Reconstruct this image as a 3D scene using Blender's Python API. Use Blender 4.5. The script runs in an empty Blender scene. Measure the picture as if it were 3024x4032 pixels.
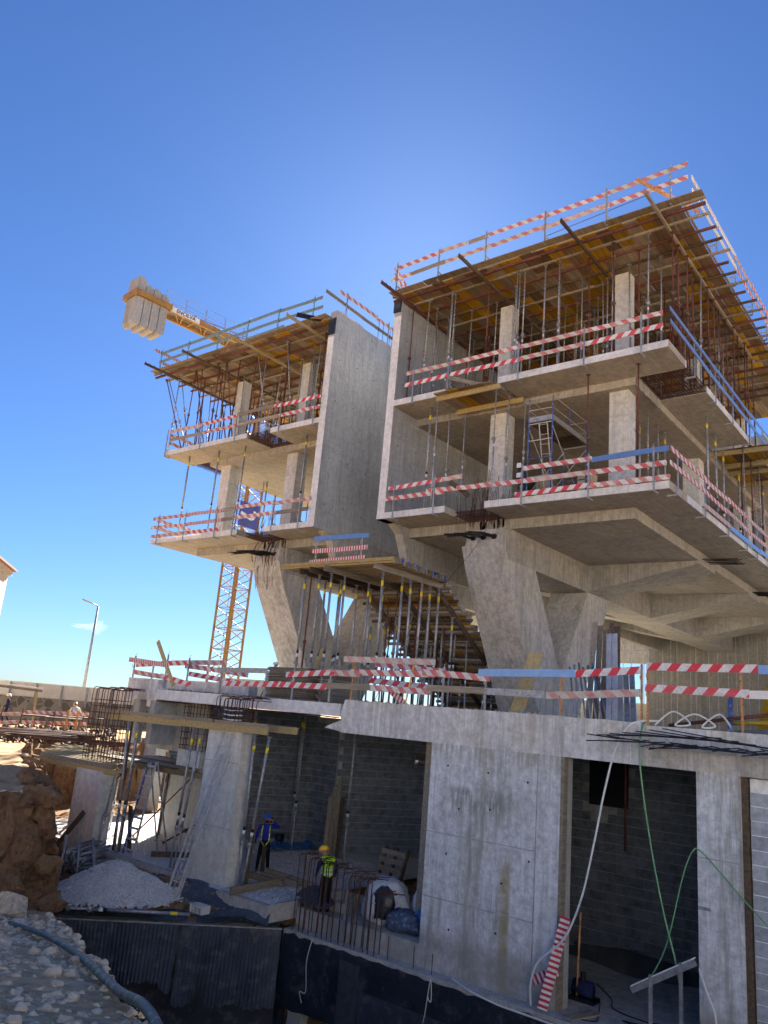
import bpy, math, random
from mathutils import Vector, Matrix, noise
rnd = random.Random(7)
C = bpy.context.scene.collection
S = bpy.context.scene

# ------------------------------------------------------------------ camera, sky, sun, exposure
cam = bpy.data.cameras.new("camera"); camo = bpy.data.objects.new("camera", cam); C.objects.link(camo)
cam.sensor_fit = 'VERTICAL'; cam.sensor_height = 36.0; cam.sensor_width = 27.0
cam.lens = 27.41; cam.clip_start = 0.1; cam.clip_end = 9000
a, b, c = math.radians(39.09), math.radians(14.47), math.radians(4.97)
fwd = Vector((math.cos(a)*math.cos(b), math.sin(a)*math.cos(b), math.sin(b)))
rgt = Vector((math.sin(a), -math.cos(a), 0)); upv = rgt.cross(fwd)
cr = rgt*math.cos(c) + upv*math.sin(c); cu = -rgt*math.sin(c) + upv*math.cos(c)
camo.matrix_world = Matrix(((cr.x, cu.x, -fwd.x, 0), (cr.y, cu.y, -fwd.y, 0), (cr.z, cu.z, -fwd.z, 5.25), (0, 0, 0, 1)))
S.camera = camo
SUN_AZ, SUN_EL = math.radians(36.9), math.radians(31.0)
W = bpy.data.worlds.new("World"); S.world = W; W.use_nodes = True
nt = W.node_tree; bg = nt.nodes['Background']
sky = nt.nodes.new('ShaderNodeTexSky'); sky.sky_type = 'NISHITA'; sky.sun_disc = False
sky.sun_elevation = SUN_EL; sky.sun_rotation = math.pi/2 - SUN_AZ
sky.altitude = 100; sky.air_density = 1.0; sky.dust_density = 0.2; sky.ozone_density = 3.0
tint = nt.nodes.new('ShaderNodeMix'); tint.data_type = 'RGBA'; tint.blend_type = 'MULTIPLY'; tint.inputs[0].default_value = 1.0
tint.inputs[7].default_value = (0.272, 0.40, 0.61, 1)                     # deep southern blue
nt.links.new(sky.outputs[0], tint.inputs[6]); nt.links.new(tint.outputs[2], bg.inputs[0]); bg.inputs[1].default_value = 0.05
sl = bpy.data.lights.new("sun", 'SUN'); slo = bpy.data.objects.new("sun", sl); C.objects.link(slo)
sl.energy = 5.0; sl.angle = math.radians(0.5); sl.color = (1.0, 0.93, 0.82)
sd = Vector((math.cos(SUN_AZ)*math.cos(SUN_EL), math.sin(SUN_AZ)*math.cos(SUN_EL), math.sin(SUN_EL)))
slo.rotation_euler = sd.to_track_quat('Z', 'Y').to_euler(); slo.location = sd*80
S.view_settings.view_transform = 'Standard'; S.view_settings.look = 'None'; S.view_settings.gamma = 1.0
S.view_settings.exposure = 2.2
S.cycles.max_bounces = 6; S.cycles.diffuse_bounces = 4; S.cycles.transparent_max_bounces = 12

# ------------------------------------------------------------------ materials
def M_(name):
    m = bpy.data.materials.new(name); m.use_nodes = True
    return m, m.node_tree.nodes, m.node_tree.links, m.node_tree.nodes['Principled BSDF']
def N(ns, t, **k):
    n = ns.new(t)
    for q, v in k.items():
        if q in n.inputs: n.inputs[q].default_value = v
        else: setattr(n, q, v)
    return n
def ramp(ns, ls, src, p0, p1, c0=(0,0,0,1), c1=(1,1,1,1)):
    r = ns.new('ShaderNodeValToRGB'); e = r.color_ramp.elements
    e[0].position = p0; e[0].color = c0; e[1].position = p1; e[1].color = c1
    ls.new(src, r.inputs[0]); return r.outputs[0]
def mixc(ns, ls, f, A, B, mode='MIX'):
    m = ns.new('ShaderNodeMix'); m.data_type = 'RGBA'; m.blend_type = mode
    for sock, v in ((m.inputs[0], f), (m.inputs[6], A), (m.inputs[7], B)):
        if hasattr(v, 'links'): ls.new(v, sock)
        else: sock.default_value = v if not isinstance(v, tuple) or len(v) == 4 else (*v, 1)
    return m.outputs[2]
def pos(ns, ls, sc=(1,1,1), obj=False, rot=(0,0,0)):
    mp = ns.new('ShaderNodeMapping'); mp.inputs['Scale'].default_value = sc; mp.inputs['Rotation'].default_value = rot
    if obj: t = ns.new('ShaderNodeTexCoord'); ls.new(t.outputs['Object'], mp.inputs[0])
    else: t = ns.new('ShaderNodeNewGeometry'); ls.new(t.outputs['Position'], mp.inputs[0])
    return mp.outputs[0]
def noi(ns, ls, vec, scale, detail=6, rough=.6):
    n = N(ns, 'ShaderNodeTexNoise', Scale=scale, Detail=detail, Roughness=rough); ls.new(vec, n.inputs['Vector']); return n.outputs[0]
def concrete(name, base, streak=.5, mottle=.5, board=0, stain=.3, warm=None, bump=.25, pores=True, axis='v', panel=(1.25, 2.6), drip=0):
    m, ns, ls, B = M_(name)
    p = pos(ns, ls); sx = ns.new('ShaderNodeSeparateXYZ'); ls.new(p, sx.inputs[0])
    dark = tuple(x*.52 for x in base); lite = tuple(min(1, x*1.22) for x in base)
    big = noi(ns, ls, p, .45, 5, .6)
    col = mixc(ns, ls, ramp(ns, ls, big, .32, .68), tuple(x*.74 for x in base), tuple(x*1.10 for x in base))
    if warm: col = mixc(ns, ls, ramp(ns, ls, noi(ns, ls, p, .9, 4), .48, .70), col, warm)
    if panel:                                                              # prints of the form panels, each cast a little differently
        ad = ns.new('ShaderNodeMath'); ad.operation = 'ADD'; ls.new(sx.outputs[0], ad.inputs[0]); ls.new(sx.outputs[1], ad.inputs[1])
        cb = ns.new('ShaderNodeCombineXYZ'); ls.new(ad.outputs[0] if axis == 'v' else sx.outputs[0], cb.inputs[0]); ls.new(sx.outputs[2] if axis == 'v' else sx.outputs[1], cb.inputs[1])
        w = N(ns, 'ShaderNodeTexBrick', Scale=1.0, offset=.5 if axis == 'h' else 0.); w.inputs['Mortar Size'].default_value = .007; w.inputs['Mortar Smooth'].default_value = .3
        w.inputs['Brick Width'].default_value = panel[0]; w.inputs['Row Height'].default_value = panel[1]
        w.inputs['Color1'].default_value = (1,1,1,1); w.inputs['Color2'].default_value = (.76,.765,.77,1); w.inputs['Mortar'].default_value = (.58,.57,.55,1)
        ls.new(cb.outputs[0], w.inputs[0]); col = mixc(ns, ls, .8, col, w.outputs[0], 'MULTIPLY')
    fine = noi(ns, ls, p, 5.0, 9, .74)
    col = mixc(ns, ls, mottle, col, mixc(ns, ls, ramp(ns, ls, fine, .38, .62), dark, lite))
    if streak:
        s = noi(ns, ls, pos(ns, ls, (5, 5, .22) if axis == 'v' else (.3, 4, 4)), 1.6, 6, .7)
        col = mixc(ns, ls, ramp(ns, ls, s, .50, .72, (0,0,0,1), (streak,)*3+(1,)), col, dark)
        s2 = noi(ns, ls, pos(ns, ls, (9, 9, .35) if axis == 'v' else (.3, 9, 9)), 1.3, 4, .65)
        col = mixc(ns, ls, ramp(ns, ls, s2, .55, .70, (0,0,0,1), (streak*.7,)*3+(1,)), col, lite)
    if drip:
        d1 = noi(ns, ls, pos(ns, ls, (1.5, 1.5, .16)), 1.0, 8, .72)
        col = mixc(ns, ls, ramp(ns, ls, d1, .53, .63, (0,0,0,1), (drip,)*3+(1,)), col, (base[0]*.36, base[1]*.34, base[2]*.29))
        d2 = noi(ns, ls, pos(ns, ls, (2.6, 2.6, .10)), .8, 6, .6)
        col = mixc(ns, ls, ramp(ns, ls, d2, .62, .70, (0,0,0,1), (drip*.7,)*3+(1,)), col, (base[0]*.62, base[1]*.50, base[2]*.32))
    if stain:
        st = noi(ns, ls, p, 1.1, 9, .74)
        col = mixc(ns, ls, ramp(ns, ls, st, .56, .66, (0,0,0,1), (stain,)*3+(1,)), col, tuple(x*.42 for x in base))
    if pores:
        v = N(ns, 'ShaderNodeTexVoronoi', Scale=7.0); ls.new(p, v.inputs[0])
        col = mixc(ns, ls, ramp(ns, ls, v.outputs[0], .07, .13, (.6,.6,.6,1), (0,0,0,1)), col, tuple(x*.35 for x in base))
    ls.new(col, B.inputs['Base Color']); B.inputs['Roughness'].default_value = .85; B.inputs['Specular IOR Level'].default_value = .25
    bp = N(ns, 'ShaderNodeBump', Strength=bump, Distance=.02); ls.new(fine, bp.inputs['Height']); ls.new(bp.outputs[0], B.inputs['Normal'])
    return m
def plain(name, col, rough=.6, metal=0, var=.25, scale=4, dirt=None, obj=False, spec=.4, bump=0, rv=0):
    m, ns, ls, B = M_(name); p = pos(ns, ls, obj=obj)
    n = noi(ns, ls, p, scale, 7, .65)
    cc = mixc(ns, ls, ramp(ns, ls, n, .3, .7), tuple(x*(1-var) for x in col), tuple(min(1, x*(1+var)) for x in col))
    if dirt: cc = mixc(ns, ls, ramp(ns, ls, noi(ns, ls, p, scale*1.7, 8, .7), .52, .62), cc, dirt)
    if rv:
        oi = ns.new('ShaderNodeObjectInfo'); hv = ns.new('ShaderNodeMapRange'); hv.inputs[3].default_value = 1-rv; hv.inputs[4].default_value = 1+rv
        ls.new(oi.outputs['Random'], hv.inputs[0]); cc = mixc(ns, ls, 1.0, cc, hv.outputs[0], 'MULTIPLY')
    ls.new(cc, B.inputs['Base Color']); B.inputs['Roughness'].default_value = rough; B.inputs['Metallic'].default_value = metal
    B.inputs['Specular IOR Level'].default_value = spec
    if bump:
        bp = N(ns, 'ShaderNodeBump', Strength=bump, Distance=.02); ls.new(n, bp.inputs['Height']); ls.new(bp.outputs[0], B.inputs['Normal'])
    return m
def wood(name, col, dark, rv=.2, sc=1.0, axis=0):
    m, ns, ls, B = M_(name); s = [6*sc]*3; s[axis] = .5*sc
    p = pos(ns, ls, tuple(s), True)
    oi = ns.new('ShaderNodeObjectInfo'); ad = ns.new('ShaderNodeVectorMath'); ad.operation = 'ADD'
    cb = ns.new('ShaderNodeCombineXYZ'); ml = ns.new('ShaderNodeMath'); ml.operation = 'MULTIPLY'; ml.inputs[1].default_value = 37.0
    ls.new(oi.outputs['Random'], ml.inputs[0]); ls.new(ml.outputs[0], cb.inputs[0]); ls.new(ml.outputs[0], cb.inputs[2]); ls.new(p, ad.inputs[0]); ls.new(cb.outputs[0], ad.inputs[1])
    g = noi(ns, ls, ad.outputs[0], 2.2, 7, .7)
    cc = mixc(ns, ls, ramp(ns, ls, g, .35, .68), dark, col)
    hv = ns.new('ShaderNodeMapRange'); hv.inputs[3].default_value = 1-rv; hv.inputs[4].default_value = 1+rv; ls.new(oi.outputs['Random'], hv.inputs[0])
    cc = mixc(ns, ls, 1.0, cc, hv.outputs[0], 'MULTIPLY')
    ls.new(cc, B.inputs['Base Color']); B.inputs['Roughness'].default_value = .8; B.inputs['Specular IOR Level'].default_value = .2
    bp = N(ns, 'ShaderNodeBump', Strength=.3, Distance=.01); ls.new(g, bp.inputs['Height']); ls.new(bp.outputs[0], B.inputs['Normal'])
    return m
def striped(name, per, slant, red=(.58,.075,.09), white=(.80,.78,.75), fade=.8):
    m, ns, ls, B = M_(name); t = ns.new('ShaderNodeTexCoord'); sx = ns.new('ShaderNodeSeparateXYZ'); ls.new(t.outputs['Object'], sx.inputs[0])
    def mt(op, A, Bv=None):
        n = ns.new('ShaderNodeMath'); n.operation = op
        for i, v in enumerate((A, Bv)):
            if v is None: continue
            if hasattr(v, 'links'): ls.new(v, n.inputs[i])
            else: n.inputs[i].default_value = v
        return n.outputs[0]
    oi = ns.new('ShaderNodeObjectInfo')
    x = mt('ADD', sx.outputs[0], mt('MULTIPLY', sx.outputs[2], slant))
    x = mt('ADD', mt('DIVIDE', x, per), mt('MULTIPLY', oi.outputs['Random'], 9.0))
    st = mt('GREATER_THAN', mt('FRACT', x), .5)
    ad = ns.new('ShaderNodeVectorMath'); ad.operation = 'ADD'; cb = ns.new('ShaderNodeCombineXYZ'); ls.new(mt('MULTIPLY', oi.outputs['Random'], 50.), cb.inputs[0])
    ls.new(t.outputs['Object'], ad.inputs[0]); ls.new(cb.outputs[0], ad.inputs[1])
    n1 = noi(ns, ls, ad.outputs[0], 3.0, 8, .75); n2 = noi(ns, ls, ad.outputs[0], 22., 5, .7)
    fd = mt('MULTIPLY', ramp(ns, ls, n1, .35, .65), mt('MULTIPLY', oi.outputs['Random'], fade))
    rc = mixc(ns, ls, fd, red, (.60, .45, .42))
    wc = mixc(ns, ls, ramp(ns, ls, n2, .4, .65), tuple(w*.78 for w in white), white)
    wc = mixc(ns, ls, mt('MULTIPLY', ramp(ns, ls, n1, .48, .62), .5), wc, (.42, .38, .32))
    cc = mixc(ns, ls, st, wc, rc)
    cc = mixc(ns, ls, ramp(ns, ls, n2, .60, .72, (0,0,0,1), (.5,.5,.5,1)), cc, (.45, .40, .34))
    ls.new(cc, B.inputs['Base Color']); B.inputs['Roughness'].default_value = .65; B.inputs['Specular IOR Level'].default_value = .3
    return m
M = {}
M['conc'] = concrete('wall concrete', (.455,.465,.47), .6, .32, 0, .3, None, .25, True, 'v', (1.25, 2.7), .4)
M['conc_b'] = concrete('board marked concrete', (.45,.43,.39), .85, .45, 0, .35, (.48,.42,.32), .25, True, 'v', (.42, 5.0), .3)
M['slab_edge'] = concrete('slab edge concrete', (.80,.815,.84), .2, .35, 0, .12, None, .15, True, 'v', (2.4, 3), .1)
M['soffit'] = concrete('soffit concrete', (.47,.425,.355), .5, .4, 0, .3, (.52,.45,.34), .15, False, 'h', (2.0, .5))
M['column'] = concrete('column concrete', (.72,.715,.69), .35, .4, 0, .2, (.60,.55,.46), .25, True, 'v', (.9, 3.2), .2)
M['vleg'] = concrete('leg concrete', (.60,.575,.53), .85, .5, 0, .4, (.60,.52,.40), .3, True, 'v', (1.0, 4.0), .45)
M['front'] = concrete('stained front concrete', (.68,.70,.73), .7, .6, 0, .5, None, .35, True, 'v', (1.5, 1.55), .75)
M['beam'] = concrete('parapet beam concrete', (.74,.745,.745), .7, .5, 0, .35, (.55,.48,.36), .3, True, 'v', (3.3, 6), .5)
def stain_front(m):
    ns, ls = m.node_tree.nodes, m.node_tree.links; B = ns['Principled BSDF']; src = B.inputs['Base Color'].links[0].from_socket
    p = pos(ns, ls); sx = ns.new('ShaderNodeSeparateXYZ'); ls.new(p, sx.inputs[0])
    def mr(sock, a_, b_, c_=0., d_=1.):
        n_ = ns.new('ShaderNodeMapRange'); n_.interpolation_type = 'SMOOTHSTEP'; n_.clamp = True; ls.new(sock, n_.inputs[0])
        for i_, v_ in ((1,a_),(2,b_),(3,c_),(4,d_)): n_.inputs[i_].default_value = v_
        return n_.outputs[0]
    def mul(*q_):
        r_ = q_[0]
        for t_ in q_[1:]:
            n_ = ns.new('ShaderNodeMath'); n_.operation = 'MULTIPLY'; ls.new(r_, n_.inputs[0]); ls.new(t_, n_.inputs[1]); r_ = n_.outputs[0]
        return r_
    dr = noi(ns, ls, pos(ns, ls, (4, 4, .7)), 1.3, 9, .75); bl = noi(ns, ls, p, 1.6, 8, .7)
    A = mul(mr(sx.outputs[2], 2.55, 3.35), mr(sx.outputs[2], 3.75, 3.5), ramp(ns, ls, dr, .44, .56), mr(sx.outputs[1], 9.2, 10.2), mr(sx.outputs[1], 12.0, 11.4))
    col = mixc(ns, ls, A, src, (.27,.265,.24))
    Bm = mul(mr(sx.outputs[2], 4.1, 4.6), ramp(ns, ls, noi(ns, ls, pos(ns, ls, (9, 9, .5)), 1.2, 6, .7), .46, .60))
    col = mixc(ns, ls, Bm, col, (.36,.34,.29))
    R = mul(mr(sx.outputs[1], 9.62, 9.72), mr(sx.outputs[1], 9.98, 9.86), mr(sx.outputs[2], 2.5, 1.6), ramp(ns, ls, bl, .36, .58, (.25,.25,.25,1), (.9,.9,.9,1)))
    col = mixc(ns, ls, R, col, (.34,.28,.15))
    D = mul(mr(sx.outputs[2], .35, -.15), ramp(ns, ls, bl, .35, .6, (.35,.35,.35,1), (.9,.9,.9,1)))
    col = mixc(ns, ls, D, col, (.30,.285,.25))
    G_ = mul(mr(sx.outputs[1], 10.4, 10.7), mr(sx.outputs[1], 11.3, 11.0), mr(sx.outputs[2], 2.9, 2.5), ramp(ns, ls, dr, .42, .60))
    col = mixc(ns, ls, mul(G_, mr(sx.outputs[2], -.5, 3.5, .35, .6)), col, (.30,.29,.22))
    ls.new(col, B.inputs['Base Color'])
stain_front(M['front'])
M['floor'] = concrete('floor concrete', (.47,.46,.44), 0, .6, 0, .5, None, .3, False, 'h', None)
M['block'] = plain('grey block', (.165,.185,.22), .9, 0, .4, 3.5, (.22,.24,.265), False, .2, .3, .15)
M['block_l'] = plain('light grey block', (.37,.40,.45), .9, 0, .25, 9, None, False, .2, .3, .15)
M['mortar'] = plain('mortar', (.36,.37,.385), .95, 0, .35, 3)
M['mortar_w'] = plain('white mortar', (.82,.82,.82), .95, 0, .2, 6)
M['steel'] = plain('galvanised steel', (.36,.385,.41), .5, .45, .3, 7, (.26,.24,.22), True, .5, 0, .15)
M['steel_l'] = plain('bright steel sheet', (.58,.63,.68), .28, .9, .12, 5, None, True)
M['teal'] = plain('green grey steel', (.22,.33,.33), .5, .3, .25, 5, (.30,.31,.31), True)
M['rust'] = plain('rusty red steel', (.15,.055,.042), .7, .1, .45, 7, (.10,.06,.05), True, .35, 0, .3)
M['rebar'] = plain('rusty reinforcing steel', (.085,.042,.03), .75, .2, .5, 9, (.14,.06,.03))
M['cable'] = plain('black tendon steel', (.018,.017,.018), .45, .4, .4, 9)
M['orange'] = plain('flaking orange paint', (.55,.27,.11), .6, 0, .25, 9, (.13,.08,.06), True)
M['yellow'] = plain('yellow paint', (.72,.50,.05), .5, 0, .15, 5, None, True)
M['crane'] = plain('crane yellow', (.36,.21,.06), .5, 0, .18, 2, (.26,.15,.06), False)
M['label_y'] = plain('yellow label', (.78,.62,.03), .5, 0, .08, 20)
M['label_w'] = plain('white label', (.75,.76,.78), .5, 0, .1, 30)
M['black'] = plain('black plastic', (.012,.012,.014), .4, 0, .3, 6)
M['ink'] = plain('dark ink', (.015,.017,.05), .6, 0, .1, 6)
M['blue'] = plain('blue paint', (.04,.10,.34), .5, 0, .3, 6, (.33,.35,.37), True)
M['tarp'] = plain('blue plastic sheet', (.02,.16,.46), .3, 0, .35, 3, (.16,.24,.33), False, .5, .5)
M['banner'] = plain('blue banner', (.075,.09,.33), .6, 0, .1, 3)
M['white'] = plain('white paint', (.78,.78,.77), .5, 0, .08, 5)
M['whitefence'] = plain('white sheet fence', (.62,.60,.57), .6, 0, .1, 2)
M['timber'] = wood('pale formwork timber', (.50,.40,.20), (.33,.25,.12), .22)
M['timber_g'] = wood('grey weathered timber', (.36,.31,.24), (.19,.16,.125), .25)
M['timber_d'] = wood('dirty brown timber', (.17,.125,.085), (.07,.052,.04), .3)
M['ply_y'] = wood('yellow formwork ply', (.50,.285,.012), (.24,.135,.015), .3, .6)
M['ply_b'] = wood('brown formwork ply', (.25,.155,.08), (.115,.075,.045), .35, .6)
M['ply_g'] = wood('grey brown formwork ply', (.32,.255,.18), (.17,.135,.10), .3, .6)
M['stripe'] = striped('red white board', .42, 1.0)
M['stripe_w'] = striped('worn red white board', .46, 1.1, (.50,.16,.15), (.66,.62,.57), 1.3)
M['stripe_n'] = striped('bright red white board', .44, -.8, (.66,.05,.08), (.85,.85,.87), .3)
M['stripe_f'] = striped('narrow red white board', .115, .25, (.42,.03,.06), (.74,.73,.74), .2)
M['stripe_f0'] = striped('barred red white board', .115, .0, (.50,.02,.06), (.80,.80,.82), .1)
M['soil'] = None
def soil():
    m, ns, ls, B = M_('earth'); p = pos(ns, ls)
    big = noi(ns, ls, p, .22, 5, .6); fine = noi(ns, ls, p, 3.5, 10, .72)
    cc = mixc(ns, ls, ramp(ns, ls, big, .38, .62), (.31,.14,.065), (.44,.265,.14))
    cc = mixc(ns, ls, ramp(ns, ls, fine, .40, .68), cc, (.50,.34,.20))
    cc = mixc(ns, ls, ramp(ns, ls, fine, .33, .45, (.85,.75,.75,1), (0,0,0,1)), cc, (.085,.045,.025))
    v = N(ns, 'ShaderNodeTexVoronoi', Scale=2.6); ls.new(p, v.inputs[0])
    cc = mixc(ns, ls, ramp(ns, ls, v.outputs[0], .12, .2, (.5,.5,.5,1), (0,0,0,1)), cc, (.44,.37,.28))
    ls.new(cc, B.inputs['Base Color']); B.inputs['Roughness'].default_value = .95; B.inputs['Specular IOR Level'].default_value = .15
    hz = noi(ns, ls, pos(ns, ls, (.25, .25, 2.6)), 1.4, 5, .6)
    cc = mixc(ns, ls, ramp(ns, ls, hz, .42, .6, (0,0,0,1), (.7,.7,.7,1)), cc, mixc(ns, ls, ramp(ns, ls, fine, .35, .65), (.24,.095,.05), (.52,.35,.2)))
    ls.new(cc, B.inputs['Base Color']); mf = noi(ns, ls, p, 14.0, 8, .75)
    sm_ = ns.new('ShaderNodeMath'); sm_.operation = 'ADD'; ls.new(fine, sm_.inputs[0]); ls.new(mf, sm_.inputs[1])
    bp = N(ns, 'ShaderNodeBump', Strength=1.0, Distance=.14); ls.new(sm_.outputs[0], bp.inputs['Height']); ls.new(bp.outputs[0], B.inputs['Normal'])
    return m
M['soil'] = soil()
M['bank'] = plain('rubbly bank earth', (.50,.33,.18), .95, 0, .45, 5, (.58,.43,.27), False, .15, .9)
M['sand'] = plain('pale sandy ground', (.50,.33,.18), .95, 0, .25, 1.2, (.36,.21,.10), False, .1, .5)
M['gravel'] = plain('white limestone gravel', (.60,.60,.60), .9, 0, .3, 14, (.36,.36,.36), False, .15, .8)
M['chip'] = plain('limestone chip', (.64,.64,.64), .9, 0, .18, 8, None, False, .15, .3)
M['stone'] = plain('pale limestone', (.68,.54,.375), .9, 0, .28, 6, (.42,.33,.24), False, .15, .5, .22)
M['membrane'] = plain('dark drainage membrane', (.045,.058,.085), .5, 0, .4, 2, (.10,.112,.135), False, .5)
M['bitumen'] = plain('black bitumen coat', (.022,.027,.040), .45, 0, .5, 1.5, (.075,.08,.09), False, .45, .3)
M['hose'] = plain('grey green hose', (.055,.085,.085), .5, 0, .35, 5, (.30,.27,.22), False)
M['hose_w'] = plain('white hose', (.70,.72,.70), .5, 0, .06, 5)
M['hose_g'] = plain('green hose', (.15,.34,.17), .5, 0, .15, 5)
M['alu'] = plain('aluminium', (.50,.51,.52), .5, .25, .2, 6, None, True)
M['bag_w'] = plain('white woven sack', (.62,.64,.67), .7, 0, .12, 5, (.45,.47,.5), False, .3, .7)
M['bag_b'] = plain('dusty blue plastic', (.055,.085,.16), .5, 0, .35, 6, (.24,.27,.33), False, .4, .8)
M['bag_k'] = plain('dark plastic sheet', (.022,.026,.035), .35, 0, .5, 6, (.05,.055,.065), False, .5, .9)
M['skin'] = plain('skin', (.36,.19,.125), .6, 0, .1, 8)
M['navy'] = plain('navy cloth', (.018,.025,.08), .9, 0, .25, 9, None, False, .15)
M['blueshirt'] = plain('blue cloth', (.02,.035,.28), .9, 0, .2, 9, None, False, .15)
M['dark'] = plain('black cloth', (.012,.012,.015), .9, 0, .25, 9, None, False, .15)
M['shoe'] = plain('grey boots', (.12,.105,.09), .9, 0, .2, 9)
M['hivis'] = plain('lime safety cloth', (.42,.86,.03), .7, 0, .1, 9)
M['reflect'] = plain('reflective tape', (.86,.88,.84), .3, 0, .05, 9)
M['strap'] = plain('yellow green webbing', (.55,.60,.10), .7, 0, .15, 9)
M['helm_y'] = plain('yellow helmet', (.80,.48,.03), .35, 0, .06, 4)
M['helm_b'] = plain('blue helmet', (.02,.10,.62), .35, 0, .06, 4)
M['helm_w'] = plain('white helmet', (.80,.80,.78), .35, 0, .06, 4)
M['whiteshirt'] = plain('white cloth', (.70,.68,.66), .9, 0, .1, 9)
M['rooftile'] = plain('roof tile', (.30,.15,.10), .9, 0, .3, 8)
M['render'] = plain('pale render', (.52,.48,.39), .9, 0, .14, 1.5, (.42,.38,.31), False, .2)
M['stonewall'] = None
def stonewall():
    m, ns, ls, B = M_('rubble stone wall'); p = pos(ns, ls)
    v = N(ns, 'ShaderNodeTexVoronoi', Scale=1.9); ls.new(p, v.inputs[0])
    v2 = N(ns, 'ShaderNodeTexVoronoi', Scale=1.9); v2.feature = 'DISTANCE_TO_EDGE'; ls.new(p, v2.inputs[0])
    bw = ns.new('ShaderNodeRGBToBW'); ls.new(v.outputs[1], bw.inputs[0]); cc = mixc(ns, ls, ramp(ns, ls, bw.outputs[0], .25, .75), (.13,.12,.105), (.30,.27,.235))
    cc = mixc(ns, ls, ramp(ns, ls, v2.outputs[0], .02, .08, (1,1,1,1), (0,0,0,1)), cc, (.30,.27,.23))
    ls.new(cc, B.inputs['Base Color']); B.inputs['Roughness'].default_value = .95
    return m
M['stonewall'] = stonewall()
M['foil'] = plain('foil duct', (.70,.70,.72), .18, 1, .2, 9, None, False, .5, .8)

# ------------------------------------------------------------------ geometry helpers
KIDS = {}
class G:
    def __init__(s): s.v = []; s.f = []
    def add(s, vs, fs):
        o = len(s.v); s.v += [tuple(x) for x in vs]; s.f += [tuple(i+o for i in f) for f in fs]; return s
    def box(s, x0, x1, y0, y1, z0, z1):
        return s.add([(x0,y0,z0),(x1,y0,z0),(x1,y1,z0),(x0,y1,z0),(x0,y0,z1),(x1,y0,z1),(x1,y1,z1),(x0,y1,z1)],
                     [(0,3,2,1),(4,5,6,7),(0,1,5,4),(1,2,6,5),(2,3,7,6),(3,0,4,7)])
    def obox(s, c, ax, ay, az):           # half axes
        c, ax, ay, az = map(Vector, (c, ax, ay, az))
        vs = [c+ax*i+ay*j+az*k for k in (-1,1) for i, j in ((-1,-1),(1,-1),(1,1),(-1,1))]
        return s.add(vs, [(0,3,2,1),(4,5,6,7),(0,1,5,4),(1,2,6,5),(2,3,7,6),(3,0,4,7)])
    def bar(s, p, q, w, h, up=(0,0,1)):
        p, q = Vector(p), Vector(q); d = (q-p); L = d.length; d.normalize(); up = Vector(up)
        sd_ = d.cross(up)
        if sd_.length < 1e-4: sd_ = d.cross(Vector((1,0,0)))
        sd_.normalize(); u = sd_.cross(d)
        return s.obox((p+q)/2, d*L/2, sd_*w/2, u*h/2)
    def tube(s, p, q, r, n=8, r2=None):
        p, q = Vector(p), Vector(q); d = (q-p).normalized(); t = d.orthogonal().normalized(); u = d.cross(t); r2 = r if r2 is None else r2
        vs = []
        for e, rr in ((p, r), (q, r2)):
            vs += [e+(t*math.cos(2*math.pi*i/n)+u*math.sin(2*math.pi*i/n))*rr for i in range(n)]
        return s.add(vs, [(i, (i+1)%n, n+(i+1)%n, n+i) for i in range(n)]+[tuple(range(n-1,-1,-1)), tuple(range(n,2*n))])
    def path(s, pts, r, n=6):
        pts = [Vector(p) for p in pts]; vs = []; fs = []; prev = None
        for i, p in enumerate(pts):
            d = (pts[min(i+1,len(pts)-1)]-pts[max(i-1,0)]).normalized()
            t = d.orthogonal().normalized() if prev is None else (prev-d*prev.dot(d)).normalized()
            prev = t; u = d.cross(t)
            vs += [p+(t*math.cos(2*math.pi*k/n)+u*math.sin(2*math.pi*k/n))*r for k in range(n)]
        for i in range(len(pts)-1):
            fs += [(i*n+k, i*n+(k+1)%n, (i+1)*n+(k+1)%n, (i+1)*n+k) for k in range(n)]
        fs += [tuple(range(n-1,-1,-1)), tuple(range((len(pts)-1)*n, len(pts)*n))]
        return s.add(vs, fs)
    def prism(s, poly, ax, a0, a1):        # poly in the two other axes, extruded along ax ('x','y','z')
        k = 'xyz'.index(ax); n = len(poly)
        def mk(p, a_): q = list(p); q.insert(k, a_); return q
        vs = [mk(p, a0) for p in poly]+[mk(p, a1) for p in poly]
        return s.add(vs, [tuple(range(n-1,-1,-1)), tuple(range(n,2*n))]+[(i,(i+1)%n,n+(i+1)%n,n+i) for i in range(n)])
    def ibeam(s, p, q, h=.2, w=.08, up=(0,0,1)):
        p, q, up = Vector(p), Vector(q), Vector(up)
        s.bar(p+up*(h/2-.02), q+up*(h/2-.02), w, .04, up); s.bar(p-up*(h/2-.02), q-up*(h/2-.02), w, .04, up); return s.bar(p, q, .03, h-.08, up)
    def mesh(s, name, mat, off=(0,0,0), smooth=False):
        me = bpy.data.meshes.new(name); o = Vector(off)
        me.from_pydata([tuple(Vector(v)-o) for v in s.v] if o.length else s.v, [], s.f)
        if mat is not None: me.materials.append(mat)
        if smooth: me.polygons.foreach_set('use_smooth', [True]*len(me.polygons))
        me.update(); return me
    def build(s, name, mat, parent=None, smooth=False, **props):
        off = Vector((0,0,0)); q = parent
        while q is not None: off += q.location; q = q.parent
        o = bpy.data.objects.new(name, s.mesh(name, mat, off, smooth)); C.objects.link(o); o.parent = parent
        if parent is not None: KIDS.setdefault(parent.name, []).append(o)
        for k, v in props.items(): o[k] = v
        return o
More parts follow.
